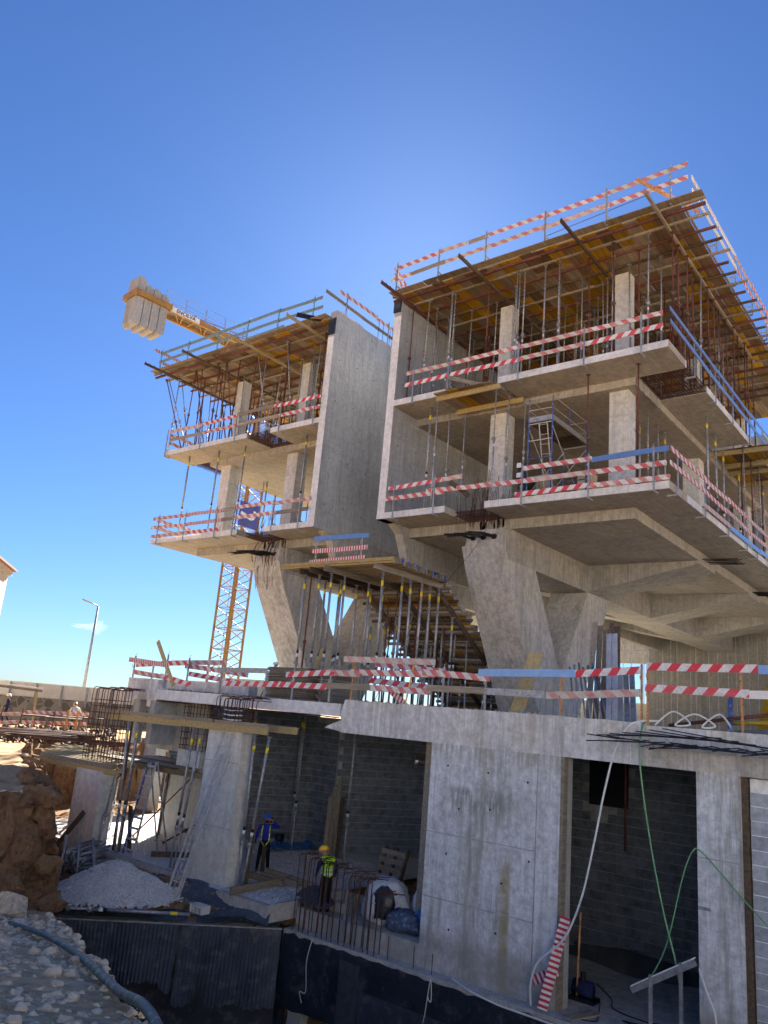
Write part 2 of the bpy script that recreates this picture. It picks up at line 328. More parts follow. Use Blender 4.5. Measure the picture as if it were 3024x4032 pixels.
def thing(name, label, cat, loc=(0,0,0), group=None, rz=0):
    o = bpy.data.objects.new(name, None); C.objects.link(o); o.location = loc; o.rotation_euler = (0,0,rz); o.empty_display_size = .2
    o['label'] = label; o['category'] = cat
    if group: o['group'] = group
    return o
def tag(o, label, cat, group=None):
    o['label'] = label; o['category'] = cat
    if group: o['group'] = group
    return o
def inst(name, me, parent=None, loc=(0,0,0), mw=None):
    o = bpy.data.objects.new(name, me); C.objects.link(o); o.parent = parent
    if parent is not None: KIDS.setdefault(parent.name, []).append(o)
    if mw is not None: o.matrix_local = mw
    else: o.location = loc
    return o
def copy_tree(o, parent=None, kids=None):
    c_ = o.copy(); C.objects.link(c_); c_.parent = parent
    for ch in list(KIDS.get(o.name, [])): copy_tree(ch, c_)
    if parent is not None: KIDS.setdefault(parent.name, []).append(c_)
    return c_
def struct(g, name, mat, smooth=False): return g.build(name, mat, None, smooth, kind='structure')
def basis(p, q, up=(0,0,1)):
    p, q = Vector(p), Vector(q); d = (q-p).normalized(); sd_ = Vector(up).cross(d)
    if sd_.length < 1e-4: sd_ = Vector((0,1,0)).cross(d)
    sd_.normalize(); u = d.cross(sd_); m = (p+q)/2
    return Matrix(((d.x,sd_.x,u.x,m.x),(d.y,sd_.y,u.y,m.y),(d.z,sd_.z,u.z,m.z),(0,0,0,1)))
_bm = {}
def boxmesh(dx, dy, dz, mat, nm='piece'):
    k = (round(dx,3), round(dy,3), round(dz,3), mat.name, nm)
    if k not in _bm: _bm[k] = G().box(-dx/2,dx/2,-dy/2,dy/2,-dz/2,dz/2).mesh(nm, mat)
    return _bm[k]
ORD = ['first','second','third','fourth','fifth','sixth','seventh','eighth','ninth','tenth','eleventh','twelfth','thirteenth','fourteenth','fifteenth','sixteenth','seventeenth','eighteenth','nineteenth','twentieth','twenty-first','twenty-second','twenty-third','twenty-fourth','twenty-fifth','twenty-sixth']
def board(p, q, mat, label, group, w=.17, t=.028, name='guard_board', cat='guard board'):
    if mat == 'stripe' and rnd.random() < .45: mat = 'stripe_w'
    p = Vector(p)+Vector((0,0,rnd.uniform(-.025,.025))); q = Vector(q)+Vector((0,0,rnd.uniform(-.025,.025)))
    L = (Vector(q)-Vector(p)).length
    g = G(); n = max(1, int(L/.8)); bow = rnd.uniform(-.012, .012)
    for i in range(n):                                                     # a slightly bowed board
        pass
    vs = []; fs = []
    for i in range(n+1):
        u = -L/2+L*i/n; dz = bow*(1-(2*i/n-1)**2)
        vs += [(u,-t/2,-w/2+dz),(u,t/2,-w/2+dz),(u,t/2,w/2+dz),(u,-t/2,w/2+dz)]
    for i in range(n):
        o = i*4; fs += [(o+k, o+(k+1)%4, o+4+(k+1)%4, o+4+k) for k in range(4)]
    fs += [(0,3,2,1), tuple(n*4+k for k in range(4))]
    g.add(vs, fs)
    o = bpy.data.objects.new(name, g.mesh(name, M[mat])); C.objects.link(o)
    o.matrix_world = basis(p, q) @ Matrix.Rotation(rnd.uniform(-.03,.03)+(-.11 if mat == 'steel_l' else 0), 4, 'X')
    return tag(o, label, cat, group)

# ------------------------------------------------------------------ terrain
PL = 2.75
def sm(x): x = max(0., min(1., x)); return x*x*(3-2*x)
def lin(x, ps):
    if x <= ps[0][0]: return ps[0][1]
    for (x0, y0), (x1, y1) in zip(ps, ps[1:]):
        if x <= x1: return y0+(y1-y0)*(x-x0)/(x1-x0)
    return ps[-1][1]
def fr(x, y, sc, o=4): return noise.fractal((x*sc, y*sc, 3.1), 1.0, 2.1, o)
def bank_z(s, t): return min(3.65, 3.15-.2*(s-6)+.10*(t+.9))
def height(x, y):
    s = x*.5+y*.866; t = -.866*x+.5*y
    n1 = fr(x, y, .35); n2 = fr(x, y, 1.3, 5)
    behind = .684*(x-17.36)+.7295*(y-16.44) > .36 and x < 17.8 or (x >= 17.78)
    base = -4.2
    if behind: base = (-.36+.06*n2) if x < 16.45 else (-.75 if (x < 26 and y < 12.5) else -.36 if (y < 18.5 and x < 18.3) or (y < 16.4 and x < 21.7) else -.12)
    d = -9
    if s > 19: d = (t-(.02+.035*(s-21.0)+.25*n1)) if s > 21.2+.35*n1 else -9
    db = y-lin(x, [(10, 33), (17, 33.5), (21, 36), (28, 38.5), (58, 42)])+1.2*n1
    d = max(d, db, x-62, -16-y)
    hgt = base
    if d > -1.5: hgt = base+(PL-base)*sm((d+.9)/1.3)+n2*.28*(1-abs(2*sm((d+.9)/1.3)-1))
    if s < 22.5:
        hb = bank_z(s, t)+.05*n1+.045*n2
        if s < -6: hb = max(PL, hb+(s+6)*.1)
        e = -.9+.10*n1+.06*n2+max(0, (s-16))*.06
        if t < e: hb -= (e-t)*2.2+.1
        if s > 20.3: hb -= (s-20.3)*1.2
        hgt = max(hgt, hb)
    if d > .6: hgt = PL+.05*n1+.03*n2
    if y < -9: hgt = max(hgt, min(PL, -4.2+(-9-y)*2))
    return hgt
def axis(lo, hi, flo, fhi, fine, coarse):
    v = []; x = lo
    while x < hi+1e-6: v.append(x); x += fine if flo <= x < fhi else coarse
    return v
def axis3(lo, hi, f0, f1, m0, m1):
    v = []; x = lo
    while x < hi+1e-6: v.append(x); x += .13 if f0 <= x < f1 else .26 if m0 <= x < m1 else 1.6
    return v
ax_ = axis3(-40, 100, 8.5, 19, .5, 34); ay_ = axis3(-40, 100, 17.5, 34, 1, 43)
def rugged(x, y):
    z = height(x, y); s = x*.5+y*.866
    if s > 19.5 and -.2 < z < 2.9 and (x < 22 or y > 30):
        w_ = 1-abs(2*max(0, min(1, z/2.75))-1)*.75
        rx = abs(noise.noise((x*.9, y*.9, z*1.3)))+.5*abs(noise.noise((x*2.3, y*2.3, z*3.1+5)))+.28*noise.noise((x*5.5, y*5.5, z*6)); r = .85*w_*(rx-.28)
        return (x-.75*r, y-.5*r, z+.35*w_*noise.noise((x*2.2, y*2.2, z*2))+.12*noise.noise((x*6, y*6, 1))*w_)
    return (x, y, z)
vs = [rugged(x, y) for y in ay_ for x in ax_]; nx = len(ax_)
fs = [(j*nx+i, j*nx+i+1, (j+1)*nx+i+1, (j+1)*nx+i) for j in range(len(ay_)-1) for i in range(nx-1)]
g = G(); g.v = vs; g.f = fs
terr = struct(g, 'ground', M['soil'], True)
terr.data.materials.append(M['bank']); terr.data.materials.append(M['sand'])
for p_ in terr.data.polygons:
    cx, cy, cz = p_.center
    s = cx*.5+cy*.866
    if s < 20.8 and cz > -1.5 and cx < 12.5: p_.material_index = 1
    elif cz > 2.5 and s > 20 and p_.normal.z > .8: p_.material_index = 2
g = G(); R_ = 4000
for x0, x1, y0, y1 in ((-R_, -40, -R_, R_), (99.5, R_, -R_, R_), (-40, 99.5, -R_, -40), (-40, 99.5, 99.5, R_)):
    g.add([(x0,y0,PL-.05),(x1,y0,PL-.05),(x1,y1,PL-.05),(x0,y1,PL-.05)], [(0,1,2,3)])
struct(g, 'far_ground', M['sand'])

# gravel sheet, sandy floors
g = G(); xs = [16.62+.3*i for i in range(34)]; ys = [16.35+.3*j for j in range(50)]
g.v = [(x, y, .015*fr(x, y, 2.)+.0+(-.10 if x < 16.8 else 0)) for y in ys for x in xs]; n = len(xs)
g.f = [(j*n+i, j*n+i+1, (j+1)*n+i+1, (j+1)*n+i) for j in range(len(ys)-1) for i in range(n-1)]
struct(g, 'gravel_floor', M['gravel'], True)
struct(G().box(26.7, 58, -10, 38, -.3, -.02), 'basement_floor', M['floor'])
struct(G().box(17.8, 26.65, 2, 12.1, -1.0, -.70), 'bay_floor', M['floor'])

def chips(name, fn, count, r0, r1, mat, seed=1, kind='stuff', flat=.8, ico=False):
    q = random.Random(seed); g = G()
    oc = [(1,0,0),(-1,0,0),(0,1,0),(0,-1,0),(0,0,1),(0,0,-1)]; of = [(0,2,4),(2,1,4),(1,3,4),(3,0,4),(2,0,5),(1,2,5),(3,1,5),(0,3,5)]
    if ico:
        ph = .618; oc = [(0,s1*ph,s2) for s1 in (1,-1) for s2 in (1,-1)]+[(s1*ph,s2,0) for s1 in (1,-1) for s2 in (1,-1)]+[(s2,0,s1*ph) for s1 in (1,-1) for s2 in (1,-1)]
        of = []
        for i in range(12):
            for j in range(i+1, 12):
                for k in range(j+1, 12):
                    A, B_, C_ = map(Vector, (oc[i], oc[j], oc[k]))
                    if max((A-B_).length, (B_-C_).length, (A-C_).length) < 1.3: of.append((i,j,k) if (B_-A).cross(C_-A).dot(A) > 0 else (i,k,j))
        oc = [tuple(Vector(o_)*.85) for o_ in oc]
    for _ in range(count):
        r = fn(q)
        if r is None: continue
        x, y, z = r; k = r0+(r1-r0)*q.random()**2.2; an = q.random()*6.28; ca, sa = math.cos(an), math.sin(an); vv = []
        for ox, oy, oz in oc:
            jx = ox*k*q.uniform(.7,1.2)+q.uniform(-.3,.3)*k; jy = oy*k*q.uniform(.6,1.1)+q.uniform(-.3,.3)*k; jz = oz*k*flat*q.uniform(.6,1.)
            vv.append((x+jx*ca-jy*sa, y+jx*sa+jy*ca, z+jz+k*.2))
        g.add(vv, of)
    o = g.build(name, mat); o['kind'] = kind; return o
def pile_h(x, y):
    dx, dy = x-14.62, y-20.5
    u = (dx*.73-dy*.684)/2.0; v = (dx*.684+dy*.73)/1.45
    r = math.sqrt(u*u+v*v)+.14*fr(x, y, .8)+.07*fr(x, y, 2.5)
    return -.38+.98*max(0, 1-r)**.92 if r < 1 else -9
g = G(); n = 44
g.v = [(12.2+4.9*i/n, 18+5*j/n, max(-.5, pile_h(12.2+4.9*i/n, 18+5*j/n)-.02)) for j in range(n+1) for i in range(n+1)]
g.f = [f for f in [(j*(n+1)+i, j*(n+1)+i+1, (j+1)*(n+1)+i+1, (j+1)*(n+1)+i) for j in range(n) for i in range(n)] if min(g.v[k][2] for k in f) > -.48]
pile = thing('gravel_pile', 'heap of white crushed limestone on the soil in front of the leaning ladder', 'gravel heap', (14.62, 20.5, -.38))
g.build('heap_core', M['gravel'], pile, True)
def on_pile(q):
    x, y = q.uniform(12.4, 16.8), q.uniform(18.3, 22.8); h_ = pile_h(x, y)
    if h_ < -.45:
        d_ = math.hypot(x-14.62, y-20.5)
        return (x, y, height(x, y)) if d_ < 2.5 and q.random() < .10 and .684*(x-17.45)+.7295*(y-16.4) > .5 else None
    return (x, y, h_)
o = chips('loose_chips', on_pile, 15000, .016, .040, M['chip'], 3); o.parent = pile; o.location = -Vector((14.62, 20.5, -.38))
def on_gravel(q):
    x, y = q.uniform(16.7, 24), q.uniform(16.5, 27)
    return (x, y, .005)
chips('gravel', on_gravel, 9000, .012, .035, M['chip'], 5)

# rubble bank stones
def on_bank(q):
    s = 2.5+19*q.random()**.8; t = q.uniform(-1.15, 1.2+s*.03)
    if noise.noise((s*.6, t*1.6, 0)) < -.12 and q.random() < .65: return None
    x = .5*s-.866*t; y = .866*s+.5*t
    return (x, y, height(x, y)-.01)
chips('bank_rubble', on_bank, 6000, .010, .060, M['stone'], 8, 'stuff', .8, True)
chips('bank_grit', on_bank, 12000, .006, .024, M['bank'], 18)
def rock(x, y, r, seed, label, group, flat=.7, mat='stone', z=None):
    q = random.Random(seed); bmv = []; me = bpy.data.meshes.new('rock')
    import bmesh
    bm = bmesh.new(); bmesh.ops.create_icosphere(bm, subdivisions=2 if r < .25 else 3, radius=1)
    o3 = Vector((q.random()*50, q.random()*50, q.random()*50))
    cuts = [Vector((q.uniform(-1,1), q.uniform(-1,1), q.uniform(-.6,1))).normalized() for _ in range(7)]
    for v in bm.verts:
        d = v.co.normalized(); k = 1+.22*noise.noise(d*1.3+o3)
        for cdir in cuts:
            pr = d.dot(cdir)*k
            if pr > .62: k *= .62/pr
        v.co = Vector((d.x*k*r*q.uniform(.97,1.03)*1.15, d.y*k*r, d.z*k*r*flat))
    bm.to_mesh(me); bm.free(); me.materials.append(M[mat])
    o = bpy.data.objects.new('rock', me); C.objects.link(o); o.location = (x, y, (height(x, y) if z is None else z)+r*flat*.45); o.rotation_euler = (q.uniform(-.2,.2), q.uniform(-.2,.2), q.random()*6.28)
    return tag(o, label, 'rock', group)
rock(8.78, 15.55, .42, 2, 'large rounded boulder at the far end of the rubble bank', None, .85)
q = random.Random(12); k = 0
while k < 85:
    s = 3.5+16*q.random(); t = q.uniform(-.95, .5+s*.03); r = q.choice((.04,.05,.06,.065,.07,.09,.12))*(.7+s*.035)
    if s < 6: r *= .7
    rock(.5*s-.866*t, .866*s+.5*t, r, 100+k, 'pale limestone rock lying on the rubble bank', 'rocks on the rubble bank', .75); k += 1
hp = [(.28, 20.0), (.12, 16.5), (.05, 13.5), (-.12, 11.2), (-.35, 9.2), (-.55, 7.6), (-.72, 6.4), (-.86, 5.3), (-1.0, 4.2)]
def bk(s, t, dz): x, y = .5*s-.866*t, .866*s+.5*t; return Vector((x, y, height(x, y)+dz))
def smooth(pts, n=6):
    pts = [Vector(p) for p in pts]; out = []
    for i in range(len(pts)-1):
        p0, p1, p2, p3 = pts[max(i-1,0)], pts[i], pts[i+1], pts[min(i+2,len(pts)-1)]
        for k in range(n):
            t = k/n; out.append(.5*((2*p1)+(p2-p0)*t+(2*p0-5*p1+4*p2-p3)*t*t+(3*p1-p0-3*p2+p3)*t**3))
    return out+[pts[-1]]
tag(G().path(smooth([bk(s, t, .07) for t, s in ((.9,17.2),(.24,15.1),(-.2,13.2),(-.49,11.45),(-.69,9.27),(-.82,7.07),(-.91,5.8),(-1.02,4.2))]), .036, 8).build('pipe', M['hose'], None, True), 'grey green plastic pipe running down the rubble bank towards the camera', 'pipe')

# ------------------------------------------------------------------ block walls
def block_wall(name, label, p0, p1, z0, z1, bmat, mmat, bw=.53, bh=.255, gap=.021, skip=None, toothed=False, group=None):
    p0, p1 = Vector((*p0, 0)), Vector((*p1, 0)); L = (p1-p0).length; d = (p1-p0).normalized(); nrm = Vector((d.y, -d.x, 0))
    if nrm.dot(-p0) < 0: nrm = -nrm                                        # face the open side
    w = thing(name, label, 'block wall', (p0.x, p0.y, z0), group)
    G().bar(p0+Vector((0,0,(z0+z1)/2))-nrm*.09, p1+Vector((0,0,(z0+z1)/2))-nrm*.09, .16, z1-z0).build('mortar_bed', mmat, w)
    rows = int((z1-z0)/(bh+gap)); rot = Matrix(((d.x, nrm.x, 0, 0), (d.y, nrm.y, 0, 0), (0, 0, 1, 0), (0, 0, 0, 1)))
    for r in range(rows):
        x = -(bw/2) if r % 2 else 0.
        while x < L-.02:
            x0, x1 = max(0, x), min(L, x+bw)
            if toothed and x0 == 0 and r % 2: x0 = .17
            zc = z0+r*(bh+gap)+bh/2+.006
            if x1-x0 > .06 and not (skip and skip((x0+x1)/2, zc)):
                me = boxmesh(round(x1-x0, 2), .05, bh, bmat, 'block')
                mw = rot.copy(); pp = d*((x0+x1)/2)+nrm*(-.015+rnd.uniform(-.004,.004)); mw.translation = (pp.x, pp.y, zc-z0)
                inst('block', me, w, mw=mw @ Matrix.Rotation(rnd.uniform(-.006,.006), 4, 'Y'))
            x += bw+.010
    return w
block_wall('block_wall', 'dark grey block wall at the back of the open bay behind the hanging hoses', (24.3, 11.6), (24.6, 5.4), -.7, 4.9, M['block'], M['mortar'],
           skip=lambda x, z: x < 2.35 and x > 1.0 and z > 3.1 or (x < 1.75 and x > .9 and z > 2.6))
block_wall('block_wall', 'dark bluish grey block wall behind the worker in the blue helmet', (25.6, 23.46), (20.4, 26.45), 0, 5.0, M['block'], M['mortar'])  # same bluish grey blocks as the other dark walls
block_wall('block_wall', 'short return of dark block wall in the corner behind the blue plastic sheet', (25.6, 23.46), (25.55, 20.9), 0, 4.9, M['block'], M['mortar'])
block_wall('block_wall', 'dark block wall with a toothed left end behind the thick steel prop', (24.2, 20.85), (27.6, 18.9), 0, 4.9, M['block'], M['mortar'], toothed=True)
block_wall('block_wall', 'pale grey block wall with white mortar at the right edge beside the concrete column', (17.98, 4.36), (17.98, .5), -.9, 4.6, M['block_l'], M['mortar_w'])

# ------------------------------------------------------------------ podium (lower building)
def rough_edge(g, x0, x1, y0, y1, z0, z1): g.box(x0, x1, y0, y1, z0, z1)
pod = thing('podium_building', 'raw concrete podium storey with open bays below the two raised blocks', 'building', (17.8, 12, -.7))
def joint_h(g, x, y0, y1, z): g.box(x-.006, x, y0, y1, z-.012, z+.012)
w = G().box(17.8, 18.2, 9.06, 12.14, -.2, 4.63).build('front_wall', M['front'], pod)
g = G(); joint_h(g, 17.8, 9.06, 12.14, 2.45); joint_h(g, 17.8, 9.06, 12.14, .93); g.box(17.79, 17.8, 9.03, 9.06, -.2, 4.6)
g.build('joint', M['mortar'], w)
g = G()
for yy, z_ in ((11.6, 4.1), (10.4, 4.05), (11.5, 2.0), (10.3, 3.2), (9.3, 3.95), (11.3, .3), (10.0, .5), (9.9, 1.6), (9.2, 2.2), (11.2, 3.1)):
    g.tube((17.797, yy, z_), (17.85, yy, z_), .028, 8)
g.build('tie_hole', M['black'], w)
G().box(17.8, 18.2, 8.45, 9.03, -.7, 4.63).build('pilaster', M['front'], pod)
G().box(17.798, 18.4, 9.03, 16.35, -.72, -.2).build('footing', M['front'], pod)
G().box(18.4, 21.6, 12.14, 16.35, -.9, -.25).build('platform', M['floor'], pod)
g = G(); g.box(18.35, 19.5, 15.2, 16.3, -.25, .03); g.box(18.35, 18.9, 15.6, 16.33, .03, .25); g.build('step', M['floor'], pod)
# edge beam with a broken left end
g = G(); n = 22
top = []; y_ = 15.42
prof = [(15.42,4.63),(15.38,4.9),(15.46,5.2),(15.36,5.56)]
g.prism([(6.55,4.63)]+[(15.42,4.63),(15.36,4.86),(15.44,5.15),(15.30,5.56)]+[(15.30-i*(15.3-6.55)/n, 5.55+.012*math.sin(i*2.3)) for i in range(1, n)]+[(6.55,5.55)], 'x', 17.8, 18.3)
g.build('edge_beam', M['beam'], pod)
G().prism([(15.4,4.66),(16.05,4.72),(15.9,4.80),(15.41,4.98)], 'x', 17.85, 18.2).build('broken_spur', M['beam'], pod)
G().box(17.8, 18.3, -3, 6.55, 4.63, 5.06).build('lower_beam', M['vleg'], pod)
G().box(18.1, 18.45, -3, 6.55, 5.06, 5.5).build('kerb', M['beam'], pod)
G().box(17.798, 18.5, 4.5, 5.37, -.75, 4.63).build('column', M['front'], pod)
g = G(); joint_h(g, 17.796, 4.5, 5.37, 2.95); g.build('joint', M['mortar'], pod)
G().box(17.86, 18.4, 4.385, 4.5, -.8, 4.6).build('reveal_strip', M['timber_d'], pod)
G().box(17.8, 18.0, 8.36, 8.45, -.7, 4.63).build('jamb', M['timber_g'], pod)
G().box(18.0, 18.25, 8.36, 8.45, -.7, 4.6).build('jamb', M['conc'], pod)
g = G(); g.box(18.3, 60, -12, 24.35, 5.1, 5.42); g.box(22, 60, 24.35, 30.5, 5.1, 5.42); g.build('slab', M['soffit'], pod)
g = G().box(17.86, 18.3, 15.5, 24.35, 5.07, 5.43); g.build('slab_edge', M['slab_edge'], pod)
g = G()
for k in range(40):
    y0 = 15.6+8.6*rnd.random(); g.bar((17.95, y0, 5.05-rnd.random()*.03), (17.95, y0+rnd.uniform(.2,.9), 5.05-rnd.random()*.03), .05, .03)
g.build('formwork_splinter', M['timber_d'], pod, kind='stuff')
G().box(18.2, 18.4, 11.6, 12.1, -.7, 5.1).build('room_wall', M['conc'], pod); G().box(18.4, 24.6, 11.7, 11.9, -.7, 5.1).build('room_wall', M['conc'], pod)
G().box(18.5, 24.8, 5.0, 5.2, -.7, 5.1).build('room_wall', M['conc'], pod)
G().box(24.75, 24.95, 5.2, 11.7, -.7, 5.1).build('room_wall', M['bitumen'], pod)
for x, y in ((30, 12), (38, 12), (30, 20), (38, 20), (46, 12), (46, 20), (30, 28), (38, 28)):
    G().box(x-.35, x+.35, y-.35, y+.35, -.3, 5.1).build('pillar', M['conc'], pod)
G().box(17.86, 18.25, 24.36, 26.2, 5.02, 5.78).build('parapet_box', M['beam'], pod)
G().box(18.3, 18.6, 25.9, 26.2, 3.4, 5.02).build('wall_pier', M['conc'], pod)
G().box(18.9, 19.05, 22.6, 25.9, 3.3, 5.07).build('hanging_wall', M['conc_b'], pod)
G().box(17.9, 19.0, 24.4, 24.7, 3.5, 5.02).build('hanging_wall', M['conc'], pod)
# far wall and lintels under the right block
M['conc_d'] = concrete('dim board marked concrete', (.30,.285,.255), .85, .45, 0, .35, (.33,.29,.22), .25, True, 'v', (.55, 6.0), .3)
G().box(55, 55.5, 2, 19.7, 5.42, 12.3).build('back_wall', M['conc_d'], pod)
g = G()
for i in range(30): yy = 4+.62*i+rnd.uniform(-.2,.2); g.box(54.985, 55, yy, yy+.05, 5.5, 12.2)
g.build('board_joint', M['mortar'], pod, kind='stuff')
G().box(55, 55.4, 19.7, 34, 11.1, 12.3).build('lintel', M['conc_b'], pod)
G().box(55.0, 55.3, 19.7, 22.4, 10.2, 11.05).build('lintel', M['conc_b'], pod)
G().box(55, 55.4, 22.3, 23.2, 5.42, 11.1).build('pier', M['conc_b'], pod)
G().box(56, 56.3, 18, 30, 5.42, 7.5).build('low_wall', M['render'], pod)

# retaining walls in front of the trench
ret = thing('retaining_wall', 'concrete retaining wall coated in black bitumen along the trench in front of the podium', 'retaining wall', (17.4, 12, -4.2))
g = G(); n = 46
pts = [(17.4+.012*math.sin(i*1.7), 16.4-i*18.4/n) for i in range(n+1)]
g.box(17.4, 17.8, -2, 16.4, -2.4, -.7); g.build('wall_top', M['floor'], ret)
g = G(); ztop = [-.78+.05*fr(i*.5, 2.2, 1.3)-.04*(i % 3 == 0) for i in range(93)]; zb = [-2.62+.35*min(1, i/30)+.06*fr(i*.4, 5, 1.) for i in range(93)]
for i in range(93):
    y = 16.38-i*.198; g.v += [(17.385+.006*fr(i, 1, .9), y, zb[i]), (17.385+.008*fr(i, 4, .9), y, (zb[i]+ztop[i])/2), (17.388, y, ztop[i])]
for i in range(92):
    for k in (0, 1): g.f.append((i*3+k, i*3+k+1, i*3+k+4, i*3+k+3))
g.build('bitumen_coat', M['bitumen'], ret, True)
g = G(); g.box(18.6, 18.9, -2, 17, -4.4, -2.4); g.build('recess_wall', M['bitumen'], ret)
G().box(17.5, 18.0, 15.55, 16.05, -4.4, -2.4).build('pile_column', M['conc'], ret)
G().box(17.5, 18.0, 8.5, 9.0, -4.4, -2.4).build('pile_column', M['conc'], ret)
G().box(17.42, 17.79, 16.4, 17.0, -4.2, -.72).build('corner_fill', M['bitumen'], ret)
# the diagonal wall with hanging dimpled membrane
A_, B_ = Vector((17.36, 16.44, 0)), Vector((11.6, 21.83, 0)); dd = (B_-A_).normalized(); nn = Vector((-dd.y, dd.x, 0)); nn = nn if nn.dot(-A_) > 0 else -nn
r2 = thing('retaining_wall', 'short concrete wall under the ribbed black drainage membrane beside the gravel heap', 'retaining wall', (A_.x, A_.y, -4.2))
G().bar(A_-nn*.2+Vector((0,0,-2.5)), B_-nn*.2+Vector((0,0,-2.5)), .36, 3.5).build('wall_body', M['bitumen'], r2)
G().bar(A_-nn*.2+Vector((0,0,-.74)), B_-nn*.2+Vector((0,0,-.74)), .40, .03).build('wall_top', M['floor'], r2)
def membrane(name, u0, u1, zt, zb_fn, out, label, fold=0):
    g = G(); q = int((u1-u0)/.026); rows = 9
    for i in range(q+1):
        u = u0+(u1-u0)*i/q; P = A_+dd*u
        rib = .014 if i % 4 in (0, 1) else -.006
        for k in range(rows+1):
            w_ = k/rows; zz_ = zt+(zb_fn(u)-zt)*w_
            lean = .10*math.sin(u*2.1+1)*w_+.05*math.sin(u*5.3)*w_+fold*w_*w_
            uu = P+nn*(out+rib+lean+.03*w_)+dd*(.05*w_*math.sin(u*.9))
            g.v.append((uu.x, uu.y, zz_))
    for i in range(q):
        for k in range(rows): o = i*(rows+1)+k; g.f.append((o, o+1, o+rows+2, o+rows+1))
    return tag(g.build(name, M['membrane'], None, False), label, 'membrane')
membrane('drainage_membrane', .03, 2.72, -.74, lambda u: -2.66+.05*math.sin(u*7)+.02*math.sin(u*31), .05, 'ribbed black drainage membrane hanging straight over the wall corner below the rag')
membrane('drainage_membrane', 2.78, 7.6, -.74, lambda u: -2.2+.09*math.sin(u*2.3)+.03*math.sin(u*17)-(.16 if u < 3.1 else 0), .06, 'longer ribbed black membrane with a torn lower edge below the gravel heap', .05)
g = G()                                                                    # loose curled flap
for i in range(13):
    an = math.pi*i/12
    for k in range(5): P = A_+dd*(4.9+.10*k+.26*(1-math.cos(an))*.5)+nn*(.16+.20*math.sin(an)+.02*k); g.v.append((P.x, P.y, -1.05-(.95*(1-math.sin(an*.5+.8)) if i > 6 else .25*(1-math.sin(an)))-.08*i/12-(.9 if i < 2 else 0)))
for i in range(12):
    for k in range(4): o = i*5+k; g.f.append((o, o+1, o+6, o+5))
tag(g.build('membrane_flap', M['membrane'], None, True), 'curled strip of black membrane sticking out of the ribbed membrane', 'membrane')
def dimple_sheet(name, P0, du, dv, nu, nv, zf, label):
    g = G(); P0, du, dv = Vector(P0), Vector(du), Vector(dv)
    for j in range(nv+1):
        for i in range(nu+1):
            P = P0+du*(i/nu)+dv*(j/nv); z = zf(i/nu, j/nv, P)+(.028 if (i % 2 and j % 2) else 0)
            g.v.append((P.x, P.y, z))
    for j in range(nv):
        for i in range(nu): o = j*(nu+1)+i; g.f.append((o, o+1, o+nu+2, o+nu+1))
    return tag(g.build(name, M['membrane'], None), label, 'membrane')
e0 = A_-nn*.02
dimple_sheet('membrane_edge', e0+dd*.05, dd*2.3, -nn*.34, 90, 8, lambda u, v, P: -.66+.10*v-.03*math.sin(u*9), 'folded edge of ribbed black membrane lying on the wall top at the corner')
dimple_sheet('membrane_edge', e0+dd*2.6, dd*4.6, -nn*.42, 170, 8, lambda u, v, P: -.64+.16*v*(.6+.4*math.sin(u*11))+.04*math.sin(u*23)*v, 'wavy strip of ribbed black membrane along the wall top in front of the gravel heap')
dimple_sheet('membrane_sheet', (16.55,16.2,0), (-.95,2.75,0), (.75,.62,0), 60, 22, lambda u, v, P: -.50+.50*v*(1-u*.3)+.10*math.sin(u*6+v*3), 'crumpled black dimpled sheet between the timber frame and the wall corner')
dimple_sheet('membrane_sheet', (16.35,18.9,0), (.08,5.4,0), (.38,0,0), 110, 8, lambda u, v, P: -.34+.36*v+.03*math.sin(u*21), 'black dimpled sheet along the strip footing behind the gravel heap')
dimple_sheet('membrane_sheet', (17.75,15.25,0), (.15,1.5,0), (.5,.1,0), 34, 10, lambda u, v, P: -.2+.42*v*(.3+.7*math.sin(u*3.1))+.12, 'curl of black dimpled sheet over the two concrete steps')
st = G(); st.box(16.62, 16.86, 20.2, 28, -.42, .04); struct(st, 'strip_footing', M['floor'])
struct(G().box(16.6, 18.0, 16.4, 18.45, -.5, -.04), 'footing_pad', M['floor'])

